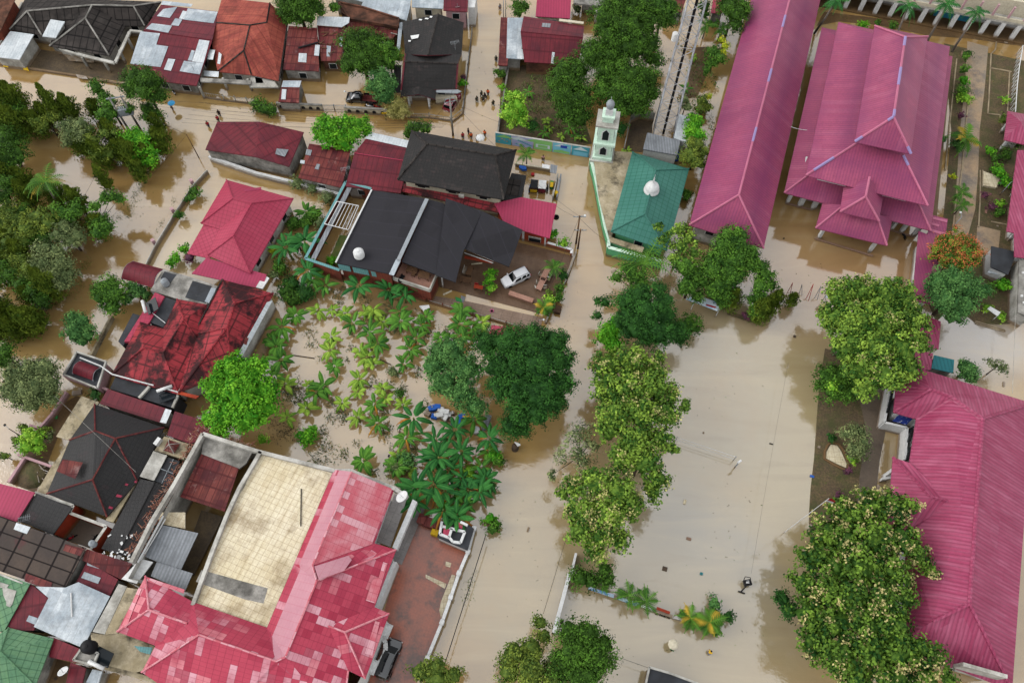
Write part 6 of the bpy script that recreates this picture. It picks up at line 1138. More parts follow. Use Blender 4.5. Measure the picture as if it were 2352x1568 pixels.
# right edge pavilions
h = House('pavilion', 'small crimson roofed pavilion with white posts at the right edge', 'pavilion', '30', 'a2205,1020 b2420,1060 c2400,1340 d2172,1285 A2330,1120,4.2', 'abA bcA cdA daA', mt['crimson'], mt['offwhite'], 'abcd', 3.0, 4.2, 1.2, win=False); posts(h, '30', '2135,1220 2125,1385', 3, 'white', .35)
h = House('classroom_block', 'crimson roof running along the right edge above the little black roofed store', 'school', 'V', 'a2337,345 b2420,345 c2420,600 d2330,590 e2329,535 f2312,531', 'abcdef', mt['crimson'], mt['white'], 'abcdef', 3.6, ins=1.5, win=False); posts(h, '31', '2245,100 2225,240 2220,375 2215,505 2205,640 2235,1040 2220,1250 2240,1310', 3.2, 'white', .3)
h = House('store', 'little white and teal store with a black flat roof in the right hand garden', 'store', '31', 'a2055,692 b2290,745 c2210,955 d2050,885', 'abcd', mt['darkslab'], mt['white'], 'abcd', 2.7, ins=.2, win=False); MB().prism(pts('31', '2045,885 2210,930 2170,962 2020,935', 1.8), .1).build('awning', mt['zincwhite'], h.root)
h = flat('concrete_wing', 'grey concrete ledge of the building at the right edge below the black roofed store', 'building', '31', '2310,810 2420,810 2420,1360 2300,1300', 3.0, 'concrete', 'offwhite', win=False)
root = thing('garden_arch', 'white metal canopy frame standing in the garden beside the crimson school roof', 'canopy', Q('31', 2070, 1330, 0)); MB().prism(pts('31', '2045,1245 2142,1300 2110,1335 2020,1268', 2.0), .08).build('panel', mt['white'], root)
for x, y in ((1970, 1320), (2055, 1380)): p = Q('31', x, y, 0); MB().tube([p, p + Vector((0, 0, 2.0))], .06, 5).build('leg', mt['white'], root)
# white colonnade building, top right
root = thing('colonnade_building', 'two storey cream school building with a white colonnade at the top right', 'school', (*Q('30', 1500, 150, 0).xy, 0)); A, B = Q('30', 380, 35, 0), Q('30', 2420, 420, 0); d = (B - A).normalized(); nn = Vector((-d.y, d.x, 0)); L = (B - A).length; rz = math.atan2(d.y, d.x)
def cb(nm, u0, u1, n0, n1, z0, z1, m_, par=None): c = A + d * ((u0 + u1) / 2) + nn * ((n0 + n1) / 2); return MB().box((c.x, c.y, z0), u1 - u0, n1 - n0, z1 - z0, rz).build(nm, mt[m_], par or root)
cb('wall', 0, L, 3, 12, -.4, 3.3, 'white'); cb('upper_wall', 0, L, 1.6, 12, 3.7, 6.6, 'cream'); cb('floor_slab', 0, L, .0, 3.2, 3.3, 3.7, 'offwhite'); cb('parapet', 0, L, .0, .25, 3.7, 4.3, 'cream'); cb('walkway_floor', -.5, L, -.3, 3, -.3, .25, 'soilwet'); MB().prism([A + d * u_ + nn * v_ + Vector((0, 0, z_)) for u_, v_, z_ in ((0, 2.2, 6.8), (L, 2.2, 6.8), (L, 12.5, 8.4), (0, 12.5, 8.4))], .2).build('roof', mt['asbestos'], root)
for i in range(15):
    u_ = 1 + (L - 2) * i / 14; cb('column', u_ - .35, u_ + .35, 0, .6, -.4, 3.3, 'white'); cb('upper_post', u_ - .15, u_ + .15, 0, .3, 4.3, 6.5, 'pinkwall')
    if i < 14:
        um = u_ + (L - 2) / 28; f_ = cb('window', um - .8, um + .8, 2.9, 3.0, 1.2, 2.5, 'white'); cb('pane', um - .7, um + .7, 2.84, 2.9, 1.3, 2.4, 'glass', f_)
cb('blue_panel', L * .56, L * .74, 2.5, 2.7, .3, 2.0, 'poolblue')
posts_r = thing('trellis', 'dark stained trellis fence along the right edge of the garden', 'fence', Q('30', 2300, 700, 0)); mb = MB(); ps = pts('30', '2345,420 2310,620 2290,800 2275,1030', 2.2)
for a, b in zip(ps[:-1], ps[1:]):
    for q in range(5): e = a.lerp(b, q / 5); f_ = a.lerp(b, (q + 1) / 5); mb.tube([Vector((e.x, e.y, 0)), f_], .06, 4); mb.tube([e, Vector((e.x, e.y, 0))], .06, 4)
    mb.bar(a, b, .12, .1)
mb.build('lattice', mt['white'], posts_r)
# ---------------- trees ----------------
LANDM = [('the blue and white tarpaulin', 1023, 957), ('the wooden terrace', 980, 660), ('the leafy bright green tree', 600, 920), ('the mansion corner satellite dish', 926, 1140), ('the round white tank lid', 1093, 990), ('the rose red hip roof', 610, 560),
  ('the maroon lean-to shed', 1165, 760), ('the pergola court', 740, 590), ('the mural wall', 1240, 325), ('the lattice tower foot', 1520, 300), ('the minaret', 1390, 340), ('the white rimmed gatehouse', 1045, 1225), ('the stained scarlet house', 630, 760),
  ('the pole transformer', 290, 285), ('the yellow coconut palm', 95, 440), ('the junction by the corner shed', 440, 330), ('the bare ground block in the grove', 99, 705), ('the barrel carport', 300, 640), ('the big shade tree over the plot', 1080, 880),
  ('the low garden rail in the field', 2480 / 4 + 850, 1370), ('the crimson school roof', 2070, 1000), ('the pond', 1920, 1045), ('the tan garden path', 2230, 330), ('the little black roofed store', 2290, 600), ('the colonnade', 2200, 60), ('the great prayer hall', 2180, 300), ('the dark red car', 1045, 240), ('the brown heap yard', 80, 1090),
  ('the flagpole', 1860, 1190), ('the dark truck', 850, 220), ('the motorbike yard', 1240, 420), ('the long car court table', 1250, 640), ('the open middle of the plot', 830, 850), ('the plot edge under the terrace', 830, 720), ('the mansion parapet', 760, 1060), ('the standing billboard', 1615, 695)]
LANDP = [(n, P(x, y)) for n, x, y in LANDM]; PEND = []
ORD = ['nearest', 'second nearest', 'third nearest', 'fourth nearest', 'fifth nearest', 'sixth nearest', 'seventh nearest', 'eighth nearest', 'ninth nearest', 'tenth nearest', 'eleventh nearest', 'twelfth nearest', 'thirteenth nearest', 'fourteenth nearest']
def auto(o, phrase): PEND.append((o, phrase)); return o
def resolve():
    B = {}
    for o, ph in PEND:
        n, p = min(LANDP, key=lambda t: (t[1].xy - o.location.xy).length); B.setdefault((ph, n), []).append(((p.xy - o.location.xy).length, o))
    for (ph, n), l in B.items():
        l.sort(key=lambda t: t[0])
        for i, (_, o) in enumerate(l): o['label'] = '%s, %s to %s' % (ph, ORD[min(i, 13)], n) if len(l) > 1 else '%s, standing closest to %s' % (ph, n)
tree('broad_tree', 'round dark green tree at the top edge beside the orange red tiled roof', '10', '320,60,130,5 450,130,120,5 400,10,150,6 540,60,90,5 310,150,90,4', 'dark')
tree('shrub', 'small oval green bush standing on the brown ruin', '10', '720,80,45,3.6 725,50,35,4.2', 'mid', cat='shrub', trunk=False); tree('shrub', 'small lime bush at the right foot of the dark round tree by the top edge', '10', '605,125,32,3', 'lime', cat='shrub', trunk=False)
tree('broad_tree', 'large dense green tree over the flooded yard with the dark truck', '10', '900,400,130,6 1050,420,130,6 960,550,150,5 850,600,90,4 1080,580,100,5 1000,330,80,6', 'dark'); tree('broad_tree', 'narrower green tree touching the left wall of the black gable house', '10', '1200,440,80,6 1260,520,80,5 1200,560,70,5 1240,610,50,4', 'mid')
tree('broad_tree', 'rich green tree with a few orange leaves above the dark truck bed', '10', '1150,720,100,4.5 1210,790,100,4 1100,800,80,4 1180,890,80,3', 'jade'); tree('khaki_shrub', 'khaki yellow weeping bush at the end of the arched cream wall', '10', '1300,960,80,2 1260,1020,70,1.6 1350,1020,75,1.6 1310,1060,50,1.2', 'khaki', cat='shrub')
tree('broad_tree', 'bright yellow green tree leaning over the street beside the corner shed', '10', '620,1120,65,4 700,1170,90,4.5 830,1130,80,4.5 930,1150,90,4 1010,1190,55,3.5 700,1270,100,4 800,1280,100,4 590,1230,70,3.5 880,1240,80,4 790,1340,60,3', 'bright'); tree('broad_tree', 'dark green tree behind the ridge of the two storey black roof', '10', '1420,1180,55,3.5 1480,1170,60,3.8 1560,1180,60,3.6 1400,1230,50,3', 'dark')
tree('hedge', 'low green hedge on the verge before the orange red tiled house', '10', '20,960,60,1 90,1000,65,1 150,1015,45,1', 'mid', cat='hedge', trunk=False)
for x, y, r, s in ((2220, 660, 38, 'mid'), (2270, 690, 34, 'dark'), (1905, 770, 32, 'bright'), (1905, 715, 28, 'mauve'), (2255, 800, 28, 'lime')): auto(tree('shrub', 'x', '10', '%d,%d,%d,1' % (x, y, r), s, cat='shrub', trunk=False, group='roadside shrubs'), {'mid': 'green', 'dark': 'dark green', 'bright': 'bright green', 'mauve': 'purplish', 'lime': 'lime'}[s] + ' roadside shrub')
tree('rain_tree', 'huge dark green tree at the top, its crown behind all the others', '20', '1000,60,150,9 1150,60,150,9 880,180,160,8.5 1050,260,170,9 1230,200,140,8 930,350,170,8 1100,420,170,8 750,500,150,7 900,520,140,7 1250,420,110,7 1300,540,90,6', 'dark')
tree('rain_tree', 'dark green tree left of the minaret, covering the end of the long maroon roof', '20', '480,650,120,6 600,640,110,6 430,760,110,6 560,760,130,6 490,880,130,5.5 620,920,130,5.5 520,1020,120,5 620,1080,110,4.5', 'dark')
tree('rain_tree', 'rounded dark green tree right behind the minaret', '20', '880,680,120,6.5 1000,640,110,6.5 1100,700,140,7 1250,720,120,7 850,820,120,6 980,850,140,6.5 1130,850,150,6.5 1270,850,100,6 1000,960,130,5.5 1150,960,120,5.5', 'dark')
tree('rain_tree', 'green tree at the top edge just left of the lattice tower', '20', '1330,80,130,8 1420,150,100,7 1450,60,80,8', 'mid'); tree('round_bush', 'round dark clipped bush between the minaret and the tower compound', '20', '1000,1190,65,2.5', 'deep', cat='shrub', trunk=False)
tree('feathery_tree', 'feathery lime green tree in the fenced plot beside the side street', '20', '20,900,80,4 60,980,100,4 0,1050,110,3.5 80,1100,80,3', 'lime', dens=.8); tree('round_bush', 'dark bush at the foot of the feathery lime tree', '20', '190,1150,60,2', 'deep', cat='shrub', trunk=False); tree('shrub', 'dark shrubs at the top edge left of the bright pink roof', '20', '60,110,60,3 110,60,60,3 40,40,50,3', 'dark', cat='shrub')
tree('broad_tree', 'dark tree overlapping the left eave of the long magenta hall at the top', '20', '1990,60,100,6 2060,130,100,6 2060,230,70,5 2120,60,80,6 2000,0,90,6', 'dark'); tree('shrub', 'tall yellow flowering shrub in the strip left of the long hall', '20', '1930,370,35,3 1960,420,40,3 1950,470,30,3', 'yellow', cat='shrub')
tree('broad_tree', 'fresh green small tree in the strip left of the long hall', '20', '1850,480,65,3 1900,540,65,3 1840,580,55,2.5 1790,650,40,2', 'mid'); tree('broad_tree', 'dark foliage at the top edge right of the lattice tower', '20', '1770,60,60,5 1780,130,45,4', 'dark'); tree('feathery_tree', 'thin grey green tree beside the white cabin', '20', '1590,910,50,4 1610,980,50,3', 'grey'); tree('shrub', 'small yellow shrub left of the long hall near the cabins', '20', '1815,890,32,2', 'yellow', cat='shrub')
tree('shrub', 'tangled green shrub above the bright green tree by the cabins', '20', '1750,930,55,2 1790,990,50,1.5 1720,1000,50,2', 'olive', cat='shrub'); tree('broad_tree', 'bright green tree rising right of the white cabin', '20', '1690,1100,65,4 1680,1170,75,4 1710,1240,70,4 1640,1240,50,3.5', 'bright'); tree('broad_tree', 'dull green tree behind the green mosque roof corner', '20', '1680,1340,90,4 1640,1430,90,4 1700,1480,90,3.5 1760,1400,55,3.5', 'olive')
tree('teak_tree', 'thin pale leaved tree between the green mosque roof and the long hall', '21', '1560,540,55,7 1480,560,50,7 1350,510,35,7 1400,640,50,6.5 1620,620,80,6 1550,700,80,6 1680,760,70,6 1500,820,70,6', 'teak', flower=.08, dens=.8, core=.6)
tree('broad_tree', 'dark broad leaved tree above the standing billboard', '21', '1600,880,100,6 1680,960,100,5 1620,1060,100,5 1750,1020,70,5 1700,1150,70,4', 'mid', flower=.0); tree('broad_tree', 'green tree covering the front corner of the long magenta hall', '21', '1990,600,90,7 2100,590,80,7 1950,700,100,7 2080,700,110,7 2180,760,90,6.5 2200,850,100,6 2290,880,70,6 2050,820,120,6.5 1900,800,100,6.5 1850,900,110,6 2000,930,120,6', 'mid')
tree('broad_tree', 'bushy dark green tree between the billboard and the courtyard mouth', '21', '1900,1040,95,5 2000,1010,90,5 1850,1120,75,4.5 1960,1120,80,4 2080,960,80,5.5 1930,1200,60,3', 'mid'); tree('broad_tree', 'dark tree hanging over the raised flowerbed at the courtyard mouth', '21', '2330,960,80,5.5 2290,1060,85,5 2270,1160,80,4 2260,1270,75,3 2380,1050,60,4.5 2200,1180,45,3.5', 'mid'); tree('broad_tree', 'olive green tree left of the big palm crown by the street', '21', '1080,920,80,5 960,980,50,4.5 1150,980,80,5 1180,1080,80,5', 'mid'); tree('broad_tree', 'very dark dense tree beside the street with a side branch to the left', '21', '1050,1200,110,6 1180,1180,120,6.5 1350,1090,80,7 1400,1190,90,6.5 1250,1300,150,6.5 1050,1350,110,6 1400,1330,110,6 1150,1450,150,6 1330,1480,150,6 1500,1480,100,5 860,1210,55,5 790,1190,40,5 790,1330,40,4.5 1540,1530,80,4', 'deep')
tree('broad_tree', 'bright green crown below the very dark tree by the street', '21', '900,1470,90,4 850,1540,80,4 960,1410,70,4.5 930,1580,80,4', 'bright'); tree('round_bush', 'round green bush standing alone in the water right of the very dark tree', '21', '1640,1420,100,2', 'mid', cat='shrub')
tree('shade_tree', 'great dense dark green tree between the plot and the flooded road', 'V', '1120,790,34,7 1170,785,36,8 1220,785,38,8.5 1270,790,34,8 1285,830,32,8 1240,840,44,8.5 1190,840,42,8 1140,840,34,7.5 1285,880,32,7.5 1240,900,44,8 1190,900,40,7.5 1150,890,30,7 1275,925,28,7 1235,945,34,7 1190,950,32,6.5 1170,980,24,5.5 1200,985,20,5', 'deep')
tree('shade_tree', 'lighter grey green tree on the plot side of the great dark tree', 'V', '1000,840,30,5 1040,810,32,6 1070,850,34,6 1020,880,30,5.5 1060,900,30,5.5 1090,930,26,5 1000,805,16,5', 'jade'); tree('leafy_tree', 'leafy bright green tree between the scarlet house and the walled terrace', 'V', '530,850,34,6 580,850,32,6 500,890,32,6 550,900,44,6.5 600,900,32,6 520,950,36,6 570,960,34,6 610,940,24,5.5 475,960,16,5 505,985,22,5', 'bright')
tree('flowering_tree', 'cream flowering tree in the row beside the field, northern crown', 'V', '1400,840,32,8 1450,830,32,8.5 1500,840,28,8 1390,890,30,8.5 1440,890,38,9 1500,890,36,9 1540,900,22,8.5 1410,950,34,9 1470,950,40,9 1530,950,30,8.5 1575,935,14,8 1400,990,26,8', 'teak', flower=.14, dens=1.3, core=.74)
tree('flowering_tree', 'yellow green tree in the middle of the row beside the field', 'V', '1460,1010,36,8.5 1510,1010,30,8 1430,1050,34,8 1480,1060,34,8 1510,1100,24,7.5 1545,1030,10,7.5 1500,1130,20,7', 'teak', flower=.08, dens=1.15, core=.74); tree('flowering_tree', 'light green flowering tree at the southern end of the row beside the field', 'V', '1320,1120,24,7 1370,1110,34,8 1420,1130,34,8.5 1340,1170,34,8 1400,1180,38,8.5 1450,1170,28,8 1330,1220,28,7.5 1380,1230,32,7.5 1420,1240,24,7 1370,1270,22,6.5 1295,1130,12,7', 'teak', flower=.3, dens=1.15, core=.74)
tree('thin_tree', 'thin dark tree with bare branches leaning over the flooded road', 'V', '1330,990,24,6 1310,1030,24,6 1350,1040,28,6 1370,1000,26,6 1340,1080,22,5.5 1290,1050,14,5.5 1270,1090,10,5', 'grey', dens=.7, core=0); tree('round_bush', 'round dark green bushes at the corner of the field wall', '23', '640,600,90,3 730,630,75,3 850,530,80,3.5 880,620,55,3', 'dark', cat='shrub')
tree('flowering_tree', 'wide light green tree between the courtyard and the covered walk', 'V', '1930,680,32,7.5 1980,670,36,8 2030,680,38,8.5 2080,690,34,8 1920,730,32,7.5 1970,740,42,8.5 2030,740,44,9 2090,740,34,8.5 1950,790,36,8 2010,800,42,8.5 2070,800,42,8.5 2110,790,26,8 1970,850,32,7.5 2030,860,36,8 2080,850,32,7.5 1990,890,26,7 1890,720,12,7 1912,650,10,7', 'teak', flower=.08, dens=1.1, core=.76)
tree('round_bush', 'dense bush with a yellow patch at the edge of the field', '32', '560,330,100,3 680,330,110,3 600,440,120,3 720,460,90,3 780,380,80,3', 'mid', cat='shrub'); tree('shrub', 'small yellow shrub on top of the dense bush by the field', '32', '600,420,48,4.3', 'lime', cat='shrub', trunk=False)
tree('flowering_tree', 'flowering tree with tan flower heads, top crown of the lower right group', 'V', '1930,1170,24,7 1950,1190,34,7 2000,1170,38,7.5 2060,1170,36,8 1900,1230,34,7 1950,1250,42,8 2010,1240,42,8.5 2070,1240,38,8.5 2110,1280,24,8 2135,1310,16,8', 'heavy', flower=.3, core=.74)
tree('flowering_tree', 'flowering tree in the middle of the lower right group over the field edge', 'V', '1870,1280,32,7 1920,1300,40,7.5 1980,1300,44,8.5 2050,1310,38,8.5 1850,1340,32,6.5 1900,1360,40,7.5 1960,1370,44,8 2030,1380,44,8.5 2080,1375,24,8', 'heavy', flower=.2, core=.74)
tree('flowering_tree', 'flowering tree at the bottom edge of the lower right group', 'V', '1860,1410,36,7 1920,1430,42,7.5 1990,1440,44,8 2050,1440,38,8.5 1870,1480,34,7 1930,1500,42,7.5 2000,1500,44,8 2060,1500,42,8.5 2110,1490,28,8.5 2150,1510,24,8 1960,1550,40,7.5 2050,1560,40,8 2130,1560,28,8 2175,1560,18,8', 'heavy', flower=.2, core=.74)
tree('shrub', 'dark green shrub at the field edge under the flowering trees', '33', '150,800,70,3 200,900,80,3 110,760,40,3', 'deep', cat='shrub'); tree('rust_tree', 'round tree covered in rust orange young leaves beside the covered walk', 'V', '2170,580,32,5 2210,575,32,5.5 2195,600,34,5 2230,590,24,5 2190,560,28,5.5', 'rust', flower=.75); tree('broad_tree', 'dark green tree below the rust orange tree', 'V', '2160,650,32,6 2200,650,34,6.5 2240,665,26,6 2170,690,32,6 2210,700,28,5.5 2190,725,22,5', 'jade')
tree('shrub', 'small dark tree right of the dark green tree by the covered walk', 'V', '2262,670,16,3 2275,660,10,3', 'dark', cat='shrub'); tree('round_bush', 'pointed leaved green bush beside the teal shelter', '32', '1830,260,95,2.5 1790,210,50,2.5 1880,300,50,2', 'jade', cat='shrub'); tree('feathery_tree', 'thin feathery pine on the pool edge at the right', '32', '2050,200,45,2.5 2120,230,55,3 2170,250,40,2.5', 'grey', dens=.8, core=0); tree('feathery_tree', 'soft feathery green pine beside the garden pond', '32', '740,850,75,3 850,820,65,3 880,920,75,3 800,1000,75,3 860,1030,50,2.5', 'grey', dens=1.2, core=.6); tree('round_bush', 'small dark round bush above the pond', '32', '585,890,38,1', 'deep', cat='shrub', trunk=False)
tree('broad_tree', 'dark dense tree at the bottom edge beside the field wall', 'V', '1310,1450,28,6 1350,1455,32,6.5 1385,1480,24,6 1320,1500,40,7 1370,1515,38,7 1290,1530,34,6.5 1340,1560,40,7', 'dark'); tree('broad_tree', 'olive green tree at the bottom edge left of the dark dense tree', 'V', '1180,1500,28,6 1220,1490,28,6 1170,1540,28,6 1220,1540,36,6.5 1270,1555,30,6.5 1242,1430,16,5.5 1250,1460,18,5.5', 'olive'); tree('broad_tree', 'small yellowish tree at the bottom edge right of the brick court', 'V', '965,1540,22,4 1000,1530,22,4.5 1040,1550,22,4 1000,1560,28,4', 'olive', flower=.1)
tree('broad_tree', 'tree with an open dark crown over the street beside the transformer', '00', '1250,720,110,7 1350,720,105,7.5 1200,800,85,6.5 1320,830,105,6.5 1430,760,75,6.5 1480,880,70,5.5 1420,900,60,5.5 1190,880,40,6', 'dark'); tree('broad_tree', 'green tree behind the transformer poles', '00', '880,790,65,6 920,850,50,5 960,900,60,5 1000,950,70,5 1000,1040,90,4.5 1180,1000,55,4.5', 'mid')
tree('broad_tree', 'dark small tree right of the transformer under the open crown', '00', '1350,1000,75,3.5 1420,1060,65,3 1350,1080,50,3', 'dark'); tree('broad_tree', 'grey green tree in the middle of the grove', '00', '620,1160,80,4 700,1230,95,4 640,1290,70,3.5 740,1150,70,4.5 760,1250,70,4', 'grey', core=.8); tree('broad_tree', 'bright green tree at the road corner below the transformer', '00', '1230,1240,70,4 1300,1300,85,4 1350,1380,90,3.5 1250,1400,75,3.5 1150,1280,55,3.5 1380,1480,60,3', 'bright')
tree('broad_tree', 'olive tree between the mast trees under the top left street', '00', '470,1080,60,3.5 400,1150,70,3.5 330,1120,60,4 540,1060,50,3', 'olive'); tree('broad_tree', 'dull green tree at the foot of the grove near the transformer', '00', '850,1300,70,4 900,1400,70,4 1000,1420,60,3.5 960,1220,60,4 820,1200,60,4 1060,1220,50,4', 'olive'); tree('broad_tree', 'green tree at the left edge right under the first mast trees', '00', '40,1000,90,4 30,860,80,5 150,1040,80,4', 'dark')
tree('broad_tree', 'dark tree mass filling the left edge below the coconut palm', '01', '30,250,90,5 60,120,80,5 200,380,80,4.5 260,620,80,4 330,560,80,4 420,620,80,4', 'dark'); tree('broad_tree', 'olive tree at the left edge beside the long leaning mast tree', '01', '60,780,80,4 180,820,80,4 260,900,80,4 230,990,70,3.5 120,940,60,4', 'olive')
tree('broad_tree', 'dark green tree at the left edge of the road above the grey tree', '02', '30,90,90,4 60,180,70,3.5', 'dark'); tree('broad_tree', 'dark green tree at the left edge of the grove', '00', '60,1300,130,4 130,1430,120,4 20,1500,130,4 40,1180,90,4', 'dark'); tree('broad_tree', 'olive tree mass at the left edge below the yellow coconut palm', '01', '60,380,95,5 150,460,95,5 250,520,105,5 100,560,105,4.5 350,430,95,5 450,480,95,5 200,640,90,4.5 60,680,90,4.5 30,500,90,5', 'olive'); tree('broad_tree', 'green arching tree over the road bend', '01', '550,390,85,5 650,400,75,5 700,330,60,5 880,330,55,5 950,250,50,5 1040,240,55,5 1110,260,40,5 900,450,75,4 960,520,75,4 900,560,75,4', 'mid')
tree('broad_tree', 'grey green tree with bare twigs above the road', '01', '600,520,90,4.5 700,600,80,4 640,640,75,4 520,600,75,4.5', 'grey', core=.75); tree('broad_tree', 'wide grey green thorny tree beside the flooded road', '01', '400,720,85,4.5 520,760,95,4.5 400,850,95,4.5 550,880,105,4 620,960,80,3.5 480,960,95,4 560,1050,80,3.5', 'grey', core=.78); tree('broad_tree', 'dark green tree below the wide grey thorny tree', '01', '300,1080,80,4 380,1180,80,3 180,1050,60,4 80,950,80,4 30,860,70,4', 'dark')
tree('round_bush', 'round clipped dark tree beside the barrel carport', '01', '980,1080,110,3.5 1060,1130,100,3.5 930,1160,80,3 1030,1240,80,2.5', 'mid', flower=.02); tree('shrub', 'spreading garden shrubs under the barrel carport', '01', '1230,1090,75,2 1300,1110,55,1.5 1180,1180,50,1.5 1340,1150,40,1.2', 'jade', cat='shrub'); tree('broad_tree', 'blue green tree at the street wall left of the scarlet roofs', '01', '680,1370,75,3.5 760,1380,75,3.5 700,1480,95,3.5 800,1500,75,3 750,1560,65,2.5', 'jade')
tree('broad_tree', 'large grey green tree at the left edge above the pink walls', '02', '150,330,125,4.5 300,270,115,5 420,250,100,5 150,480,115,4.5 300,440,130,5 450,400,105,5 480,520,75,4 300,560,90,4 70,430,70,4', 'grey', core=.82, dens=1.3); tree('shrub', 'lime green shrub in the yard of topiary bushes', '02', '280,860,75,2.5 330,900,65,2.5 260,960,85,2 350,980,45,2', 'lime', cat='shrub')
for x, y, r in ((220, 790, 42), (410, 815, 46), (145, 905, 42), (50, 1050, 40)): auto(tree('topiary_bush', 'x', '02', '%d,%d,%d,1.5' % (x, y, r), 'olive', cat='shrub', group='clipped topiary bushes by the pink walls'), 'clipped olive topiary ball')
for x, y, r, s, k in ((1865, 835, 62, 'jade', '23'), (1990, 950, 46, 'deep', '23'), (1890, 960, 46, 'deep', '23'), (1680, 1020, 40, 'jade', '23'), (1860, 1090, 50, 'mid', '23'), (1570, 930, 30, 'mid', '23'), (1600, 400, 0, '', ''), (880, 225, 38, 'bright', '30'), (1000, 210, 26, 'mid', '30'), (1150, 240, 42, 'mid', '30'), (1820, 505, 38, 'mid', '30'), (1815, 640, 38, 'mid', '30'), (1800, 750, 42, 'bright', '30'), (1790, 830, 50, 'mid', '30'), (1810, 900, 60, 'lime', '30'), (1780, 1060, 36, 'mauve', '30'), (1740, 1320, 55, 'jade', '30'), (2180, 915, 36, 'lime', '30'), (2170, 1100, 45, 'olive', '30'), (2045, 1375, 38, 'bright', '30'), (2090, 1450, 34, 'mid', '30'), (2200, 1420, 60, 'dark', '30'),
  (2310, 1310, 55, 'dark', '30'), (1705, 50, 24, 'yellow', '31'), (2130, 20, 60, 'bright', '31'), (2185, 90, 50, 'bright', '31'), (2000, 220, 34, 'mauve', '31'), (2060, 330, 40, 'mauve', '31'), (2140, 310, 40, 'lime', '31'), (2140, 385, 42, 'mid', '31'), (2150, 1060, 60, 'bright', '31'), (2015, 1260, 38, 'lime', '31'), (2140, 1340, 36, 'lime', '31'), (650, 1405, 36, 'mauve', '32'), (740, 1190, 36, 'mauve', '32'), (640, 1480, 32, 'grey', '32'), (770, 1090, 40, 'lime', '32'), (660, 60, 70, 'deep', '32'), (1605, 200, 40, 'mid', '21'), (1600, 240, 36, 'mid', '21'), (370, 580, 40, 'bright', '21'), (480, 665, 50, 'lime', '21'), (475, 960, 50, 'deep', '21'), (450, 1080, 42, 'mid', '21'), (350, 1190, 50, 'lime', '21'), (355, 1250, 36, 'jade', '21'), (340, 1120, 34, 'olive', '21'), (430, 1170, 36, 'mid', '21'),
  (2150, 1330, 40, 'mauve', '21'), (2165, 940, 42, 'bright', '11'), (2145, 1000, 38, 'bright', '11'), (2165, 1080, 45, 'lime', '11'), (380, 110, 60, 'grey', '11'), (520, 160, 55, 'grey', '11'), (660, 250, 60, 'grey', '11'), (540, 400, 70, 'mid', '11'), (600, 480, 60, 'grey', '11'), (350, 470, 60, 'mid', '11'), (450, 470, 70, 'mid', '11'), (220, 880, 70, 'mid', '11'), (160, 960, 40, 'grey', '11'), (280, 1120, 80, 'mid', '11'), (330, 1050, 80, 'deep', '11'), (450, 1130, 90, 'deep', '11'), (340, 1180, 80, 'dark', '11'), (150, 730, 40, 'yellow', '11'), (700, 830, 45, 'bright', '11'), (1785, 195, 45, 'mid', '01'), (1750, 250, 42, 'mid', '01'), (1645, 410, 40, 'mid', '01'), (1620, 800, 45, 'bright', '01'), (1680, 720, 40, 'bright', '01'), (1570, 850, 34, 'bright', '01'), (1745, 800, 50, 'mauve', '01'),
  (470, 880, 75, 'bright', '12'), (500, 830, 50, 'bright', '12'), (60, 900, 45, 'lime', '12'), (1330, 480, 42, 'mid', '12'), (1380, 1100, 80, 'jade', '12'), (1290, 1180, 70, 'grey', '12'), (1260, 280, 50, 'grey', '12'), (2180, 1060, 60, 'bright', '12'), (1960, 1200, 70, 'lime', '12'), (1860, 1420, 55, 'lime', '12'), (1730, 1500, 50, 'lime', '12'), (2230, 1090, 50, 'mid', '12'), (2160, 1330, 60, 'deep', '12'), (2180, 150, 60, 'mid', '13'), (2150, 60, 55, 'bright', '13'), (870, 480, 50, 'jade', '02'), (450, 870, 45, 'grey', '02'), (1610, 1280, 35, 'jade', '30'), (600, 80, 42, 'grey', '20')):
    if not k: continue
    auto(tree('shrub', 'x', k, '%d,%d,%d,1.1' % (x, y, r), s, cat='shrub', trunk=False, group='garden shrubs and bushes'), {'mid': 'green', 'dark': 'dark green', 'bright': 'bright green', 'mauve': 'dark purple', 'lime': 'lime green', 'jade': 'blue green', 'deep': 'deep green', 'olive': 'olive', 'grey': 'grassy grey green', 'yellow': 'yellow leaved'}[s] + ' low shrub')
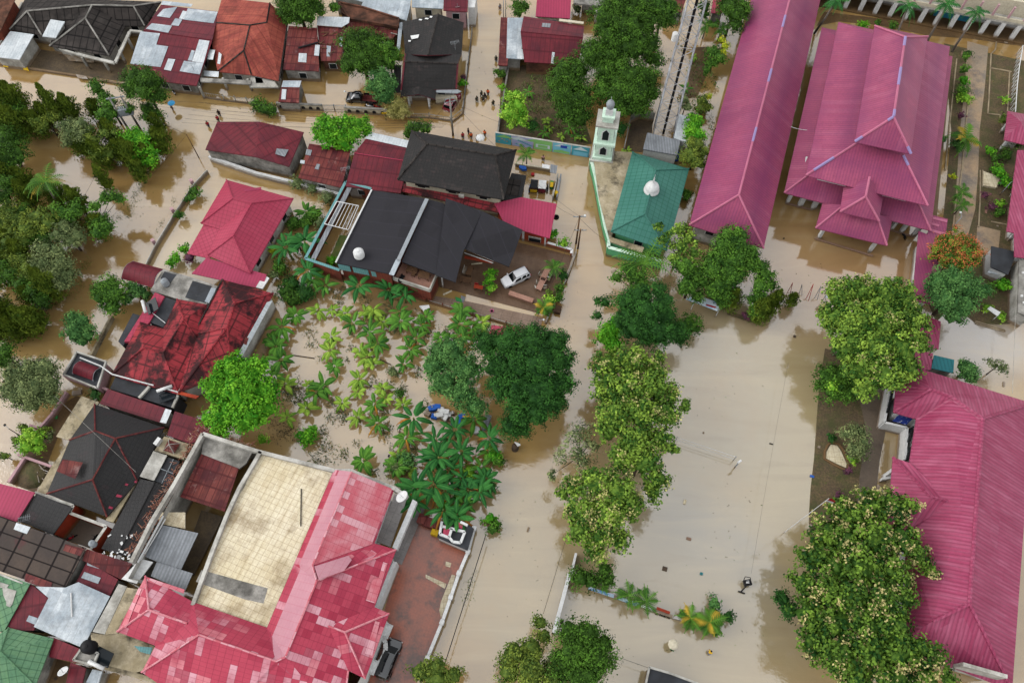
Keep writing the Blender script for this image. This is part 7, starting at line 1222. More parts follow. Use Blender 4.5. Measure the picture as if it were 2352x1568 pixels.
for x, y, h_, r, k in ((600, 1140, 9, 1.3, '00'), (720, 1120, 6.5, 1.6, '00'), (260, 1080, 8, 2.2, '00'), (250, 1290, 8, 2.2, '00'), (90, 1200, 7, 2.1, '00'), (1090, 1330, 6, 1.6, '00'), (1290, 1560, 7.5, 1.4, '00'), (1010, 1550, 6, 1.5, '00'), (930, 1090, 4.5, 1.6, '00'), (1500, 1240, 5, 1.4, '00'), (1530, 1410, 6, 1.7, '00'), (950, 1500, 5.5, 1.4, '00'), (500, 1180, 6, 1.5, '00'), (1030, 190, 6.5, 1.0, '01'), (1340, 110, 6, 1.2, '01'), (570, 1190, 9, 1.4, '01'), (350, 350, 7, 1.6, '01'), (800, 400, 7, 1.5, '01'), (980, 600, 5.5, 1.6, '01'), (390, 1500, 8, 1.5, '01'), (420, 1420, 5, 1.3, '01'), (230, 1540, 6, 1.5, '01'), (150, 900, 7, 1.6, '01'), (60, 1050, 6, 1.8, '01'), (350, 1230, 5, 1.4, '01'), (120, 150, 8, 1.8, '01'), (420, 1250, 6, 1.7, '00'), (800, 1420, 5, 1.6, '00'), (1150, 1480, 5, 1.5, '00'), (1420, 1530, 5.5, 1.5, '00'), (300, 200, 6, 1.8, '01'), (600, 330, 6, 1.7, '01'), (700, 520, 5, 1.6, '01'), (200, 750, 6, 1.8, '01'), (300, 860, 6.5, 1.6, '01'), (500, 1000, 5, 1.5, '01'), (100, 1350, 6.5, 1.9, '01'), (280, 1430, 5.5, 1.6, '01'), (60, 1530, 6, 1.9, '01')):
    auto(mast('x', k, x, y, h_, r * 1.15), 'tall dark weeping mast tree')
for x, y, h_, r, k in ((1985, 1260, 5.5, 1.7, '21'), (1860, 1230, 5.5, 1.6, '21'), (2235, 1385, 6.5, 1.7, '21'), (2300, 1330, 5.5, 1.5, '21'), (10, 1290, 6, 1.4, '31'), (190, 1240, 3.5, 1.1, '31'), (60, 220, 4, .9, '02')):
    auto(mast('x', k, x, y, h_, r, group='mast trees round the courts'), 'leafy weeping column tree')
# palms
def pal(key, k, x, y, z, s, ph): auto(place(PALMS, key, Q(k, x, y, z * s) * Vector((1, 1, 0)) if 0 else Vector((*Q(k, x, y, z * s).xy, 0)), random.uniform(0, 6), s, 'x', 'palm', 'palms'), ph)
pal('coconut', '01', 380, 150, 6.5, 1.05, 'yellowing coconut palm'); pal('oil', '21', 1230, 880, 3.5, 1.25, 'big dark feather palm')
for k, x, y, s in (('20', 135, 1420, 1.1), ('23', 840, 640, 1.0), ('23', 1065, 760, 1.1), ('23', 1280, 780, 1.1), ('31', 1790, 165, 1.1), ('31', 1790, 310, .95), ('21', 375, 890, 1.0), ('31', 1150, 1020, .9), ('20', 1790, 220, 1.2), ('20', 1920, 260, 1.1), ('32', 660, 50, 1.0)): pal('areca', k, x, y, 2.6, s, 'slender green areca palm')
for k, x, y, s in (('23', 1640, 960, 1.1), ('23', 1820, 1020, 1.25), ('30', 1800, 1250, 1.7), ('21', 300, 1230, 1.0)): pal('goldcane', k, x, y, 1.6, s, 'low golden cane palm')
for k, x, y, s in (('30', 1320, 110, 1.0), ('30', 1660, 60, 1.05), ('30', 1900, 150, 1.0), ('30', 570, -20, 1.0)): pal('royal', k, x, y, 7.5, s, 'tall drooping royal palm')
# bananas
NM = {'d': 'large dark banana plant', 'g': 'green banana plant', 'l': 'young lime green banana plant'}; TH = {'d': 2.2, 'g': 1.3, 'l': .8}; bi = 0
for k, lst in (('11', '460,360,g 440,640,d 300,720,d 380,650,d 470,920,d 520,1000,g 640,1070,g 960,1060,d 1180,1090,d 1360,1140,d 1380,1030,d 380,1310,g 560,1275,l 710,1280,l 820,1310,l 885,1400,g 1010,1300,l 1080,1330,l 1080,1280,l 1165,1400,l 1335,1380,g 1330,1300,g 1520,1410,g 1570,1350,g 1880,1420,g 1995,1420,g 1890,1310,g 1060,1500,g 700,1530,l 1690,1530,g 1450,1560,g 230,1440,g 130,1560,g 2060,1400,l 1900,1520,g'),
               ('12', '180,40,g 210,150,g 155,330,g 700,230,g 630,380,g 560,460,g 490,410,l 1095,20,g 960,90,l 1070,200,l 1030,140,l 940,350,l 940,470,l 1370,210,g 1080,580,g 1190,520,l 940,710,l 1090,760,g 790,560,l 1450,680,d 1390,910,g 1830,840,d 1650,910,d 2170,890,d 1000,1080,g 1780,1170,d 1520,1290,d 1690,1080,d 2080,1170,g 1950,1360,d 1880,1010,d 1640,1310,d 2070,1360,d 1590,1100,d 1310,1050,l 1410,60,g 285,690,l 270,390,l 690,80,l 460,620,l 1350,580,l 2150,1020,g 1460,1480,d 1870,1260,d 1760,1390,d 2090,1260,d 1920,1480,g 1990,700,g 1300,1150,g 1400,1190,l 1850,150,l 1160,440,l 1140,30,l'),
               ('20', '155,850,g 320,1110,l 345,1170,l 300,1220,g 450,1250,l 580,1240,g 540,1190,g 1670,520,l 1610,810,g 1850,210,g 1930,300,g 640,1270,l 1060,1390,l'), ('13', '1850,20,d 1700,-20,d')):
    for t in lst.split():
        x, y, q = t.split(','); key = q + str(bi % 3); bi += 1; s = random.uniform(.95, 1.4) * (.66 if k == '20' else 1) * (1.1 if q == 'l' else 1) * (1.0 if q == 'd' else 1); p = Q(k, float(x), float(y), TH[q] * s)
        auto(place(BAN, key, Vector((p.x, p.y, 0)), random.uniform(0, 6.28), s, 'x', 'banana plant', 'banana plants'), NM[q])
scatter('weeds', 'grey green drowned weeds spread over the flooded banana plot', [('12', '350,430,110 320,480,90 430,520,80 380,560,60 700,560,70 680,700,60 800,700,80 770,660,60 900,700,50 1170,640,70 1200,800,70 1190,870,60 1250,280,50 1480,310,50 1500,260,50 1150,60,50 880,60,50 830,180,40 1340,430,60 1550,600,70 1060,380,70 1200,400,70 600,170,40 520,30,60 930,940,45 810,1050,60 640,980,90 560,1100,90 1080,1200,60 620,820,70 1440,1000,60 1250,970,40 1350,1340,80 1380,1400,80'), ('11', '770,1200,60 1000,1200,60 1240,1130,60 1210,1270,60 800,1080,60 1300,1450,80 1500,1480,60 1000,1430,50 1160,1350,50 1750,1480,60 500,1500,60 900,1480,50 330,980,70 1580,1500,80')], 'leafweed', 60, .5, .12, .3, (0, 1))
scatter('reed_tufts', 'brown dead leaf litter heaped at the plot corner by the leafy tree', [('12', '250,860,120,90 330,800,90,70 200,780,80,60 380,900,70,50 120,740,60,50')], 'leafweed', 55, .3, .1, .3, (1.6, 3))
scatter('grass', 'dark green grass along the verges and islands of the flooded road', [('01', '1240,250,60,110 1180,350,80,80 1300,160,40,60 1180,420,70,40 1080,430,60,50 1600,280,30,60 1480,480,30,60 1440,560,25,30 740,1050,60,60 640,1150,80,80 500,1230,80,70 780,870,60,60 820,830,40,50'), ('13', '1960,680,55,120 1930,800,45,60 2010,560,30,50 2150,170,60,60 2180,100,50,60'), ('20', '250,1000,120,60 300,900,90,70 280,780,80,50 1740,560,90,70 1680,700,80,90 1770,800,60,70 1850,700,60,60 150,780,60,50 400,1180,80,50 1700,880,70,70 1830,1100,40,60')], 'leafolive', 60, .26, .07, .12, (0, .8))
scatter('undergrowth', 'tangled low undergrowth and drowned bushes under the mast trees', [('00', '60,1250,140,120 250,1150,120,60 450,1150,100,50 650,1230,100,70 900,1330,120,80 1150,1430,100,80 1350,1450,100,80 700,1420,60,40 950,1480,90,60'), ('01', '80,250,130,120 200,400,160,120 400,480,150,100 600,560,140,90 750,520,90,80 150,620,160,120 350,700,120,100 500,880,150,110 650,950,90,70 250,900,150,100 100,1000,140,100 350,1150,140,90 500,1200,100,60 80,1400,120,100 280,1500,120,70')], 'leafundergrowth', 16, .45, .2, .9, (0, 1))
scatter('plot_undergrowth', 'dense green ground plants in the fenced corner plot behind the painted wall', [('20', '230,1020,110,100 330,900,90,90 130,800,70,60 260,740,100,50 420,1180,120,60 600,1230,90,40 300,1180,80,60 1690,620,80,120 1790,500,50,80 1650,860,60,100 1730,760,70,90 1850,760,40,120 1700,1010,60,60 1830,1150,30,120 1560,420,60,80 1450,560,60,60')], 'leafundergrowth', 22, .38, .18, .5, (.1, 1))
scatter('plot_weeds', 'olive weeds and drowned grass along the edges of the banana plot', [('12', '150,200,70,180 230,560,90,120 560,900,120,50 800,1000,90,60 700,1100,100,40 1250,1150,90,80 1450,950,90,110 1450,1120,80,60 1750,1250,160,120 1950,1050,120,120 2100,1200,90,120 1650,1450,120,80'), ('11', '200,1150,60,120 330,1180,100,80 700,1110,120,30 950,1150,110,40 1250,1200,100,40 1500,1330,90,60 1800,1450,120,60 250,900,60,160 450,800,90,120 330,600,80,110')], 'leafundergrowth', 30, .36, .14, .3, (0, 1))
scatter('lawn_grass', 'thin patchy grass over the brown school gardens', [('30', '1830,600,60,160 1780,800,70,120 1850,480,60,50 2150,520,80,80 2150,760,70,60 1720,1000,50,120 1700,1400,60,120 700,170,80,30 1000,190,90,20 2150,950,60,60'), ('31', '1700,100,60,120 1700,350,50,120 2050,250,90,120 2080,430,90,60 1950,1000,80,80 2100,1150,90,80 2000,1180,90,60 2200,1050,50,80 2060,100,90,60 1950,1250,70,80'), ('32', '560,620,60,40 470,700,40,60 480,1000,50,120 620,1250,120,50 500,1200,60,80 700,1350,60,60 560,1450,120,80 800,700,60,60 700,650,90,50')], 'leafolive', 26, .2, .06, .06, (0, .6))

scatter('floating_litter', 'small drifting leaves and litter on the flood water', [('V', '1200,1250,70,160 1350,1430,110,60 1650,900,90,120 1700,1200,120,160 1290,700,50,160 850,250,200,12 1100,180,30,130 600,250,120,25 1880,640,110,40 1500,1500,160,40 350,450,80,110 200,650,60,120 450,580,40,90 1700,1450,120,60 1330,450,40,90 800,820,160,110')], 'leafundergrowth', .6, .26, .14, .02, (.2, 3))
# ---------------- vehicles, people, poles, small things ----------------
car('suv', 'white compact car with black windows parked in the brown car court', 'car', 'V', 1160, 645, 1209, 622, 4.3, 1.75, 1.6, 'carwhite', -.2, 'suv', True)
car('van', 'glossy black van parked beside the mansion porch', 'van', '13', 1268, 1205, 1160, 1480, 4.6, 1.8, 1.8, 'carblackp', -.2, 'van')
car('suv', 'dark red car backed under the porch roof of the black gable house', 'car', '10', 1838, 850, 1768, 965, 4.3, 1.75, 1.75, 'carred', -.4, 'suv', True)
# truck with an open bed
p = Q('10', 965, 880, 1.0); rt_ = thing('pickup_truck', 'black pickup truck with rusty open bed standing in the flooded yard', 'truck'); mb = MB(); secs = []
for x_, tp, hw in ((2.5, .75, .72), (2.42, .95, .85), (1.7, 1.05, .88), (1.55, 1.1, .88), (1.05, 1.62, .74), (.1, 1.66, .74), (-.1, 1.1, .88), (-.15, .8, .88)): secs.append([Vector((x_, -hw, .25)), Vector((x_, -hw * 1.02, .7)), Vector((x_, -hw * .95, min(tp, 1.08))), Vector((x_, -hw * .8, tp)), Vector((x_, hw * .8, tp)), Vector((x_, hw * .95, min(tp, 1.08))), Vector((x_, hw * 1.02, .7)), Vector((x_, hw, .25))])
mb._rings(secs, 0, True, True); mb.build('cab', mt['carblackp'], rt_, True); MB().box((1.36, 0, 1.12), .5, 1.2, .05, tilt=Matrix.Rotation(.8, 3, 'Y')).build('windscreen', mt['carglass'], rt_)
MB().box((-1.45, 0, .55), 2.5, 1.75, .06).build('bed_floor', mt['maroonrust'], rt_)
for a_, b_ in (((-.2, -.88, .6), (-2.7, -.88, .6)), ((-.2, .88, .6), (-2.7, .88, .6)), ((-2.7, -.88, .6), (-2.7, .88, .6))): MB().bar(a_, b_, .06, .4).build('bed_side', mt['carblackp'], rt_)
for sx in (-1.7, 1.75):
    for sy in (-.8, .8): MB()._rings([[Vector((sx + .34 * math.cos(q * math.pi / 7), yy, .3 + .34 * math.sin(q * math.pi / 7))) for q in range(14)] for yy in (sy - .1, sy + .1)], 0, True, True).build('wheel', mt['rubber'], rt_)
rt_.location = (p.x, p.y, -.25); rt_.rotation_euler = (0, 0, math.pi - .1)
for k, x, y, rz, c_, lb in (('21', 165, 155, 1.45, 'blue', 'blue fronted motorbike at the left of the parked row in the motorbike yard'), ('21', 328, 150, 1.5, 'black', 'black motorbike right of the white roofed cart'), ('10', 1040, 965, 2.9, 'carwhite', 'white and black motorbike nearest the truck behind the arched wall'), ('10', 1110, 970, 2.9, 'red', 'reddish motorbike at the right behind the arched wall'), ('00', 1585, 830, 2.2, 'carwhite', 'motorbike under the front eave of the patchwork roof'), ('LB', 990, 735, .6, 'redshirt', 'reddish motorbike in the tiny walled court'), ('LB', 1320, 760, 1.2, 'black', 'black motorbike under the steel tank in the walled court'), ('31', 1250, 580, 1.9, 'black', 'black bicycle like motorbike at the hall columns')): motorbike(lb, k, x, y, rz, c_)
def cart(label, k, x, y, roof, body, rz, z=-.1):
    p = Q(k, x, y, 1.0); r = thing('pedal_cart', label, 'cart', (p.x, p.y, z), rz); MB().box((0, 0, .45), 1.1, 1.5, .9).build('box', mt[body], None).parent = r; MB().box((0, 0, 1.38), 1.15, 1.6, .1).build('roof', mt[roof], None).parent = r
    for sx in (-.6, .6): MB()._rings([[Vector((sx + dx, .3 * math.cos(q * math.pi / 6), .3 + .3 * math.sin(q * math.pi / 6))) for q in range(12)] for dx in (-.04, .04)], 0, True, True).build('wheel', mt['rubber'], None).parent = r
    MB().box((0, -.85, .5), 1.1, .1, .5).build('bumper', mt['yellow' if roof != 'white' else 'maroon'], None).parent = r
cart('white roofed cart with maroon front in the motorbike yard', '21', 280, 140, 'white', 'maroon', -.1); cart('dark cart loaded with bags and a yellow bumper in the motorbike yard', '21', 205, 135, 'black', 'timber', -.1)
simple('yellow_bin', 'green bin with yellow lid by the yard fence', 'bin', MB().box(pts('21', '365,150', 0)[0], .5, 1.0, .9, -.1), mt['greenc']); simple('bin_lid', 'open yellow lid on the green bin by the yard fence', 'lid', MB().box(pts('21', '367,130', .9)[0], .45, .9, .1, -.1), mt['yellow'])
wallobj('yard_fence', 'pale wall with yellow end posts closing the motorbike yard on the street side', 'wall', '21', '425,25 378,235', 1.3, mt['offwhite'], .15); wallobj('yard_fence', 'grey outer rail of the motorbike yard along the street', 'wall', '21', '452,30 415,240', 1.0, mt['zincgrey'], .2); simple('gate_post', 'yellow round gate post at the end of the yard wall', 'post', MB().lathe(pts('21', '402,245', -.3)[0], [(.35, 0), (.35, 1.3), (.1, 1.4)], 10), mt['yellow'])
wallobj('boundary_wall', 'cream wall closing the motorbike yard towards the painted wall', 'wall', 'MC', '250,360 480,400 740,440 900,470', .8, mt['cream'], .2); simple('notice_board', 'blank white board above the motorbike yard wall', 'sign', MB().prism(pts('MC', '740,375 885,405 875,470 740,445', 2.0), .08), mt['white']); simple('notice_board', 'grey slatted board beside the blank white board', 'sign', MB().prism(pts('MC', '900,385 1025,410 1000,555 885,530', 2.0), .08), mt['zincgrey']); simple('tarpaulin', 'crumpled blue tarpaulin behind the motorbike yard wall', 'tarpaulin', MB().prism(pts('MC', '320,400 440,420 460,470 380,475 320,440', .7), .5), mt['blue']); simple('red_basin', 'small red basin in the motorbike yard', 'basin', MB().box(pts('MC', '570,580', 0)[0], .5, .5, .3), mt['red'])
# tarpaulin heap, tank lid, debris in the plot
mb = MB(); c0 = Q('12', 1735, 690, 0); a_ = -.35
for i in range(26):
    t = i / 25; x_, y_ = rt.uniform(-2.4, 2.4), rt.uniform(-.9, .9); q_ = c0 + Vector((x_ * math.cos(a_) - y_ * math.sin(a_), x_ * math.sin(a_) + y_ * math.cos(a_), 0)); mb.box(q_, rt.uniform(.4, 1.3), rt.uniform(.3, .8), rt.uniform(.5, 1.0), rt.uniform(-.6, .6), i % 3)
simple('tarpaulin_heap', 'heap under blue and white tarpaulins beside the shade tree', 'heap', mb, [mt['blue'], mt['white'], mt['offwhite']])
simple('water_tank', 'white lid of a dark round tank standing among bananas', 'water tank', MB().lathe(Q('12', 2025, 830, .1), [(.5, 0), (.5, .9), (.35, 1.0), (.05, 1.05)], 14), mt['white']); simple('scrap', 'bundle of pale scrap sheets beside the round tank lid', 'scrap', MB().box(Q('12', 2120, 740, 0), .8, 1.8, .5, -.3).box(Q('12', 2110, 800, 0), 1.0, .5, .7, .3), mt['zincgrey']); simple('white_cloth', 'white cloth thrown over a stump at the foot of the terrace', 'cloth', MB().prism(pts('11', '1500,1240 1590,1232 1605,1290 1560,1330 1530,1270', 1.0), .4), mt['white']); simple('stump', 'dark stump with a white bag on it at the road edge', 'stump', MB().lathe(Q('22', 30, 990, -.2), [(.5, 0), (.45, 1.2), (.3, 1.4), (.05, 1.45)], 9), mt['bark']); simple('bag', 'white bag on the dark stump at the road edge', 'bag', MB().prism(pts('22', '25,920 75,935 80,950 55,960', 1.6), .25), mt['white']); simple('floating_jar', 'white round thing floating between bananas at the left of the plot', 'jar', MB().lathe(Q('12', 262, 210, -.05), [(.3, 0), (.33, .15), (.1, .3)], 10), mt['white'])
for i, (k, x, y, L, az) in enumerate((('12', 430, 140, 3.4, -.15), ('12', 1190, 190, 1.8, -.45), ('12', 1325, 800, 2.4, 1.5), ('22', 1588, 1475, 0, 0))):
    if L: b0 = Q(k, x, y, .02); d_ = Vector((math.cos(az), math.sin(az), 0)) * L / 2; simple('log', ('thin dark pole floating at the left of the plot', 'short dark stick floating in the plot middle', 'upright lying stick beside a large banana')[i], 'log', MB().bar(b0 - d_, b0 + d_, .12, .08), mt['bark'])
# floaters in the field
for k, x, y, sx, sy, m_, lb, c_ in (('22', 1588, 1475, .5, .9, 'terrace', 'cream board floating in the open field', 'board'), ('23', 1405, 520, .9, .8, 'bark', 'dark tree stump sticking out of the field water', 'stump'), ('23', 1740, 565, .5, .5, 'tealribbed', 'small teal basin floating in the field', 'basin'), ('23', 1625, 245, .9, .5, 'pinkwall', 'pinkish debris floating in the field', 'debris'), ('23', 150, 160, .35, .9, 'concrete', 'grey stick floating on the road', 'stick'), ('32', 30, 942, .7, .2, 'black', 'small black object floating at the field line', 'debris'), ('31', 245, 1525, .5, .5, 'bark', 'small dark stump near the courtyard mouth', 'stump'), ('32', 405, 1240, .8, .45, 'blue', 'flat blue board at the field edge', 'board'), ('32', 468, 970, .5, .5, 'white', 'white round stone left of the pond', 'stone'), ('32', 690, 197, .4, .3, 'white', 'white scrap beside the dense bush', 'scrap'), ('33', 393, 124, .5, .5, 'white', 'white ball at the foot of the flagpole slope', 'ball'), ('32', 2165, 395, .35, 1.1, 'white', 'white plank standing behind the crimson roof', 'plank'), ('30', 2185, 397, .9, .3, 'white', 'white tray in the upper garden bed', 'tray'), ('31', 2108, 512, .45, .35, 'white', 'white lamp globe lying on the garden lawn', 'globe'), ('31', 2002, 380, .45, 1.0, 'deckwood', 'small brown bench on the garden lawn', 'bench'), ('22', 1760, 840, .3, .3, 'concrete', 'grey speck floating at the top of the field', 'debris'), ('31', 147, 625, .3, .3, 'bark', 'tiny dark debris in the courtyard water', 'debris'), ('03', 515, 1530, .5, .3, 'bark', 'dark scrap in the bottom left court', 'debris'), ('03', 380, 1530, .5, .9, 'blue', 'blue scrap heap in the bottom left court', 'debris'), ('12', 1222, 1052, .3, .5, 'black', 'small black canister in the plot', 'canister')):
    simple(lb.split()[1] if 0 else c_.replace(' ', '_'), lb, c_, MB().box(Q(k, x, y, -.05), sx * .65, sy * .65, .18, -.3), mt[m_])
simple('raft_platform', 'cream water filled basin in the upper right garden', 'basin', MB().prism(pts('31', '1985,5 2140,60 2100,155 1980,135', .4), .4), mt['terrace']); kerb('kerb', '31', '1975,0 1970,140 2100,165 2145,60')
# transformer
b1, b2 = Q('00', 1190, 1205, 0), Q('00', 1290, 1190, 0); rt2 = thing('pole_transformer', 'grey transformer on a platform between two concrete poles in the grove', 'transformer', (*((b1 + b2) / 2).xy, 0)); hz = 7.5
for b_ in (b1, b2): MB().tube([b_ - Vector((0, 0, .4)), b_ + Vector((0, 0, hz))], [.2, .13], 7).build('pole', mt['concrete'], rt2, True)
d_ = (b2 - b1); c_ = (b1 + b2) / 2
for z_ in (3.6, hz - .3): MB().bar(b1 - d_ * .3 + Vector((0, 0, z_)), b2 + d_ * .3 + Vector((0, 0, z_)), .7 if z_ < 5 else .15, .15).build('platform' if z_ < 5 else 'crossarm', mt['steel'], rt2)
MB().box(c_ + Vector((0, 0, 3.8)), 1.3, .9, 1.2, .3).build('tank', mt['steel'], rt2)
for q in (-.4, 0, .4): MB().lathe(c_ + Vector((q, 0, 5.0)), [(.08, 0), (.1, .1), (.05, .35)], 7).build('insulator', mt['white'], rt2)
P1 = pole('utility_pole', 'concrete utility pole with crossed arms at the street junction', '10', 1812, 1245, 8.5, .15, 'concrete', 2, az=.3); P2 = pole('street_pole', 'thin rusty street pole at the bend beside the corner shed', '00', 1828, 1452, 5.5, .07, 'timber'); P3 = pole('utility_pole', 'taller brown pole with a lamp at the road edge by the annexe', '21', 590, 668, 7, .13, 'timber', 1, lamp='white'); P4 = pole('utility_pole', 'shorter dark pole with coiled cable at the road edge by the annexe', '21', 607, 715, 5, .13, 'timber', 1)
pole('lamp_post', 'lamp post beside the covered walk above the rust orange tree', '31', 1645, 585, 4.5, .06, 'steel', lamp='white', cat='lamp', az=1.6); pole('lamp_post', 'double lamp post beside the right edge crimson roof', '31', 2130, 225, 3.2, .06, 'steel', lamp='white', cat='lamp', az=.5); pole('lamp_post', 'dark lamp post in the street beside the topiary balls', '02', 212, 882, 3.4, .06, 'black', lamp='black', cat='lamp', az=2.5); pole('street_pole', 'two thin steel poles at the top of the side street, western one', '10', 2275, 160, 5, .06, 'steel'); pole('street_pole', 'slim steel pole at the top of the side street beside the narrow roof', '10', 2295, 155, 5, .06, 'steel'); pole('lamp_post', 'white lamp pole behind the arched wall near the truck', '10', 880, 960, 2.6, .05, 'timber', lamp='white', cat='lamp', az=2.8); pole('lamp_post', 'white lamp post by the bottom right corner of the crimson roof', '33', 2310, 1590, 3.5, .06, 'white', lamp='white', cat='lamp', az=2.2)
sp = pole('signpost', 'yellow street name board on a thin post before the khaki bush', '10', 1197, 1105, 1.4, .05, 'timber', cat='sign'); MB().box(Q('10', 1182, 1050, 1.4), .9, .08, .35, .1).build('board', mt['yellow'], sp)
top = lambda o, h_: o.location + Vector((0, 0, h_)); tr = c_ + Vector((0, 0, hz))
wire('cable from the transformer running east above the street', tr, top(P1, 8.2), 1.6); wire('second cable from the transformer sagging over the street', tr + Vector((.5, -.6, -.5)), top(P1, 7.5), 2.4); wire('cable from the junction pole crossing the side street eastward', top(P1, 8.0), Q('20', 100, 1190, 6.0), .6); wire('cable from the transformer to the street pole by the corner shed', tr, top(P2, 5.4), .4); wire('cable from the street pole down the flooded road', top(P2, 5.4), Q('01', 60, 1250, 5.5), 1.5); wire('cable from the junction pole along the side street', top(P1, 8.2), top(P3, 6.8), 1.5); wire('cable above the main flooded road towards the bottom', top(P3, 6.8), Q('22', 0, 300, 6.0), .8)
wire('thick dark cable hanging along the road beside the brick court', Q('13', 2110, 215, 3), Q('13', 1700, 1500, 3), .2, .05, 'black'); wire('cable over the black tiled roof to the street lamp', Q('02', 500, 500, 5.9), Q('02', 1250, 1200, 6.0), .1, .02, 'concrete'); wire('white cable strung between the long hall and the great prayer hall', Q('30', 215, 1165, 5), Q('30', 440, 1195, 5), .3, .05, 'white'); wire('thin line sagging across the field', Q('32', 190, 195, 2.5), Q('23', 2200, 560, 2.5), .3, .01); wire('cable over the court road at the bottom', Q('23', 930, 1310, 3), Q('23', 1265, 1430, 3), .1, .02); wire('rope line beside the right hand garden pool', Q('31', 2290, 1100, 3), Q('32', 2250, 480, 3), .1, .03, 'offwhite'); wire('thin line reaching down the flooded road past the flowering trees', Q('23', 490, 270, 5), Q('23', 290, 930, 5), .3, .02); wire('power line above the grove water', Q('01', 870, 50, 6), Q('01', 730, 290, 6), .2, .02)
for q in range(7):
    yy = random.uniform(0, 1); wire(('upper', 'second', 'third', 'fourth', 'fifth', 'sixth', 'lowest')[q] + ' thin service wire of the bundle crossing above the top street', Q('00', 1850 - q * 30, 900 + q * 38, 5.5), Q('10', 1790 - q * 12, 1100 + q * 12, 7.4), .5 + yy, .018)
wire('service wire from the junction pole to the black gable house', top(P1, 8), Q('10', 1850, 560, 4.6), .4, .02); wire('service wire from the junction pole to the smooth maroon roof', top(P1, 8), Q('V', 930, 345, 3.8), .4, .02); wire('service wire from the lamp pole to the pink annexe', top(P3, 6.5), Q('21', 400, 320, 3.9), .3, .02); wire('service wire from the lamp pole to the green mosque wall', top(P3, 6.5), Q('V', 1400, 560, 3), .3, .02)
# walls and signs at the field corner
wallobj('boundary_wall', 'white capped wall running down to the dark dense tree', 'wall', '23', '530,565 385,1105', 1.2, mt['darkslab'], .3, capm=mt['white']); wallobj('boundary_wall', 'thin white wall behind the flowering trees at the road edge', 'wall', '23', '590,375 545,565', 1.0, mt['darkslab'], .15, capm=mt['white'])
g_ = wallobj('garden_rail', 'low planter wall with a blue and white banner across the field mouth', 'wall', '23', '705,690 940,770 1180,860 1310,900 1475,955', .5, mt['offwhite'], .35); MB().prism(pts('23', '708,680 942,755 935,785 700,705', 1.0), .08).build('banner', M('bannerpale', 'b8ccdc', '6a9ac4', ns=1.6, nlo=.48, nhi=.52), g_); MB().prism(pts('23', '985,770 1180,835 1165,865 975,800', 1.0), .08).build('banner', mt['bannerpale'], g_); MB().prism(pts('23', '1195,848 1310,885 1300,900 1190,868', .9), .1).build('panel', mt['white'], g_); MB().bar(*pts('23', '1330,880 1450,925', .7), .3, .25).build('red_beam', mt['orangewall'], g_)
for q, ch in enumerate('AMAN'):
    cu = bpy.data.curves.new('letter', 'FONT'); cu.body = ch; cu.size = .55; cu.extrude = .04; ob = bpy.data.objects.new('letter', cu); col.objects.link(ob); dg = bpy.context.evaluated_depsgraph_get(); me_ = bpy.data.meshes.new_from_object(ob.evaluated_get(dg)); bpy.data.objects.remove(ob); me_.materials.clear(); me_.materials.append(mt['black']); ob = bpy.data.objects.new('letter', me_); col.objects.link(ob); ob.parent = g_; pp = Q('23', 1318 + q * 34, 935 + q * 11, .1) - g_.location; ob.location = pp; ob.rotation_euler = (1.2, 0, -.3)
simple('white_block', 'white sloped concrete block at the end of the planter wall', 'block', MB().prism(pts('23', '1510,945 1588,962 1560,990 1482,972', .7), .8), mt['white']); simple('marker_post', 'dark post with a white cap by the field wall', 'post', MB().lathe(Q('23', 458, 1005, 0), [(.22, -.3), (.22, .7), (.05, .8)], 9), mt['black'])
bb = thing('billboard', 'standing billboard with pale blue printed panel below the dark broad leaved tree', 'billboard', Q('21', 1750, 1300, 0)); MB().prism(pts('21', '1600,1180 1680,1140 1918,1212 1890,1288', 2.4), .1).build('panel', M('boardprint', 'd8e4ee', 'a8c4dc', ns=.9, nlo=.5, nhi=.58, fine=.02), bb); MB().prism(onpl('21', '1790,1225 1880,1250 1870,1262 1782,1238', pts('21', '1600,1180 1680,1140 1918,1212', 2.4), .03), .02).build('red_print', mt['red'], bb)
for x, y in ((1640, 1290), (1870, 1345)): b_ = Q('21', x, y, 0); MB().tube([b_ - Vector((0, 0, .3)), b_ + Vector((0, 0, 2.3))], .06, 6).build('post', mt['white'], bb)
# volleyball net, hoop, flag, swings
vn = thing('volleyball_net', 'sagging volleyball net with white tapes across the field', 'net', Q('22', 1800, 1000, 0)); A, B = Q('22', 1520, 880, 1.6), Q('22', 2060, 1060, 1.6); mb = MB(); mb.tube([A, B], .03, 4).build('top_tape', mt['white'], vn); MB().tube([A - Vector((0, 0, .9)), B - Vector((0, 0, .9))], .03, 4).build('bottom_tape', mt['white'], vn)
for q_ in (A, B): MB().tube([Vector((q_.x, q_.y, -.4)), q_ + Vector((0, 0, .2))], .05, 6).build('post', mt['steel'], vn)
b_ = Q('22', 2045, 1160, 0); hp = thing('net_post', 'white steel court post standing in the field by the net', 'post', b_); MB().tube([b_ - Vector((0, 0, .3)), b_ + Vector((0, 0, 2.6))], .09, 6).build('post', mt['steel'], hp); MB().box(b_ + Vector((0, 0, 2.4)), .5, .25, .35, .6).build('head', mt['white'], hp)
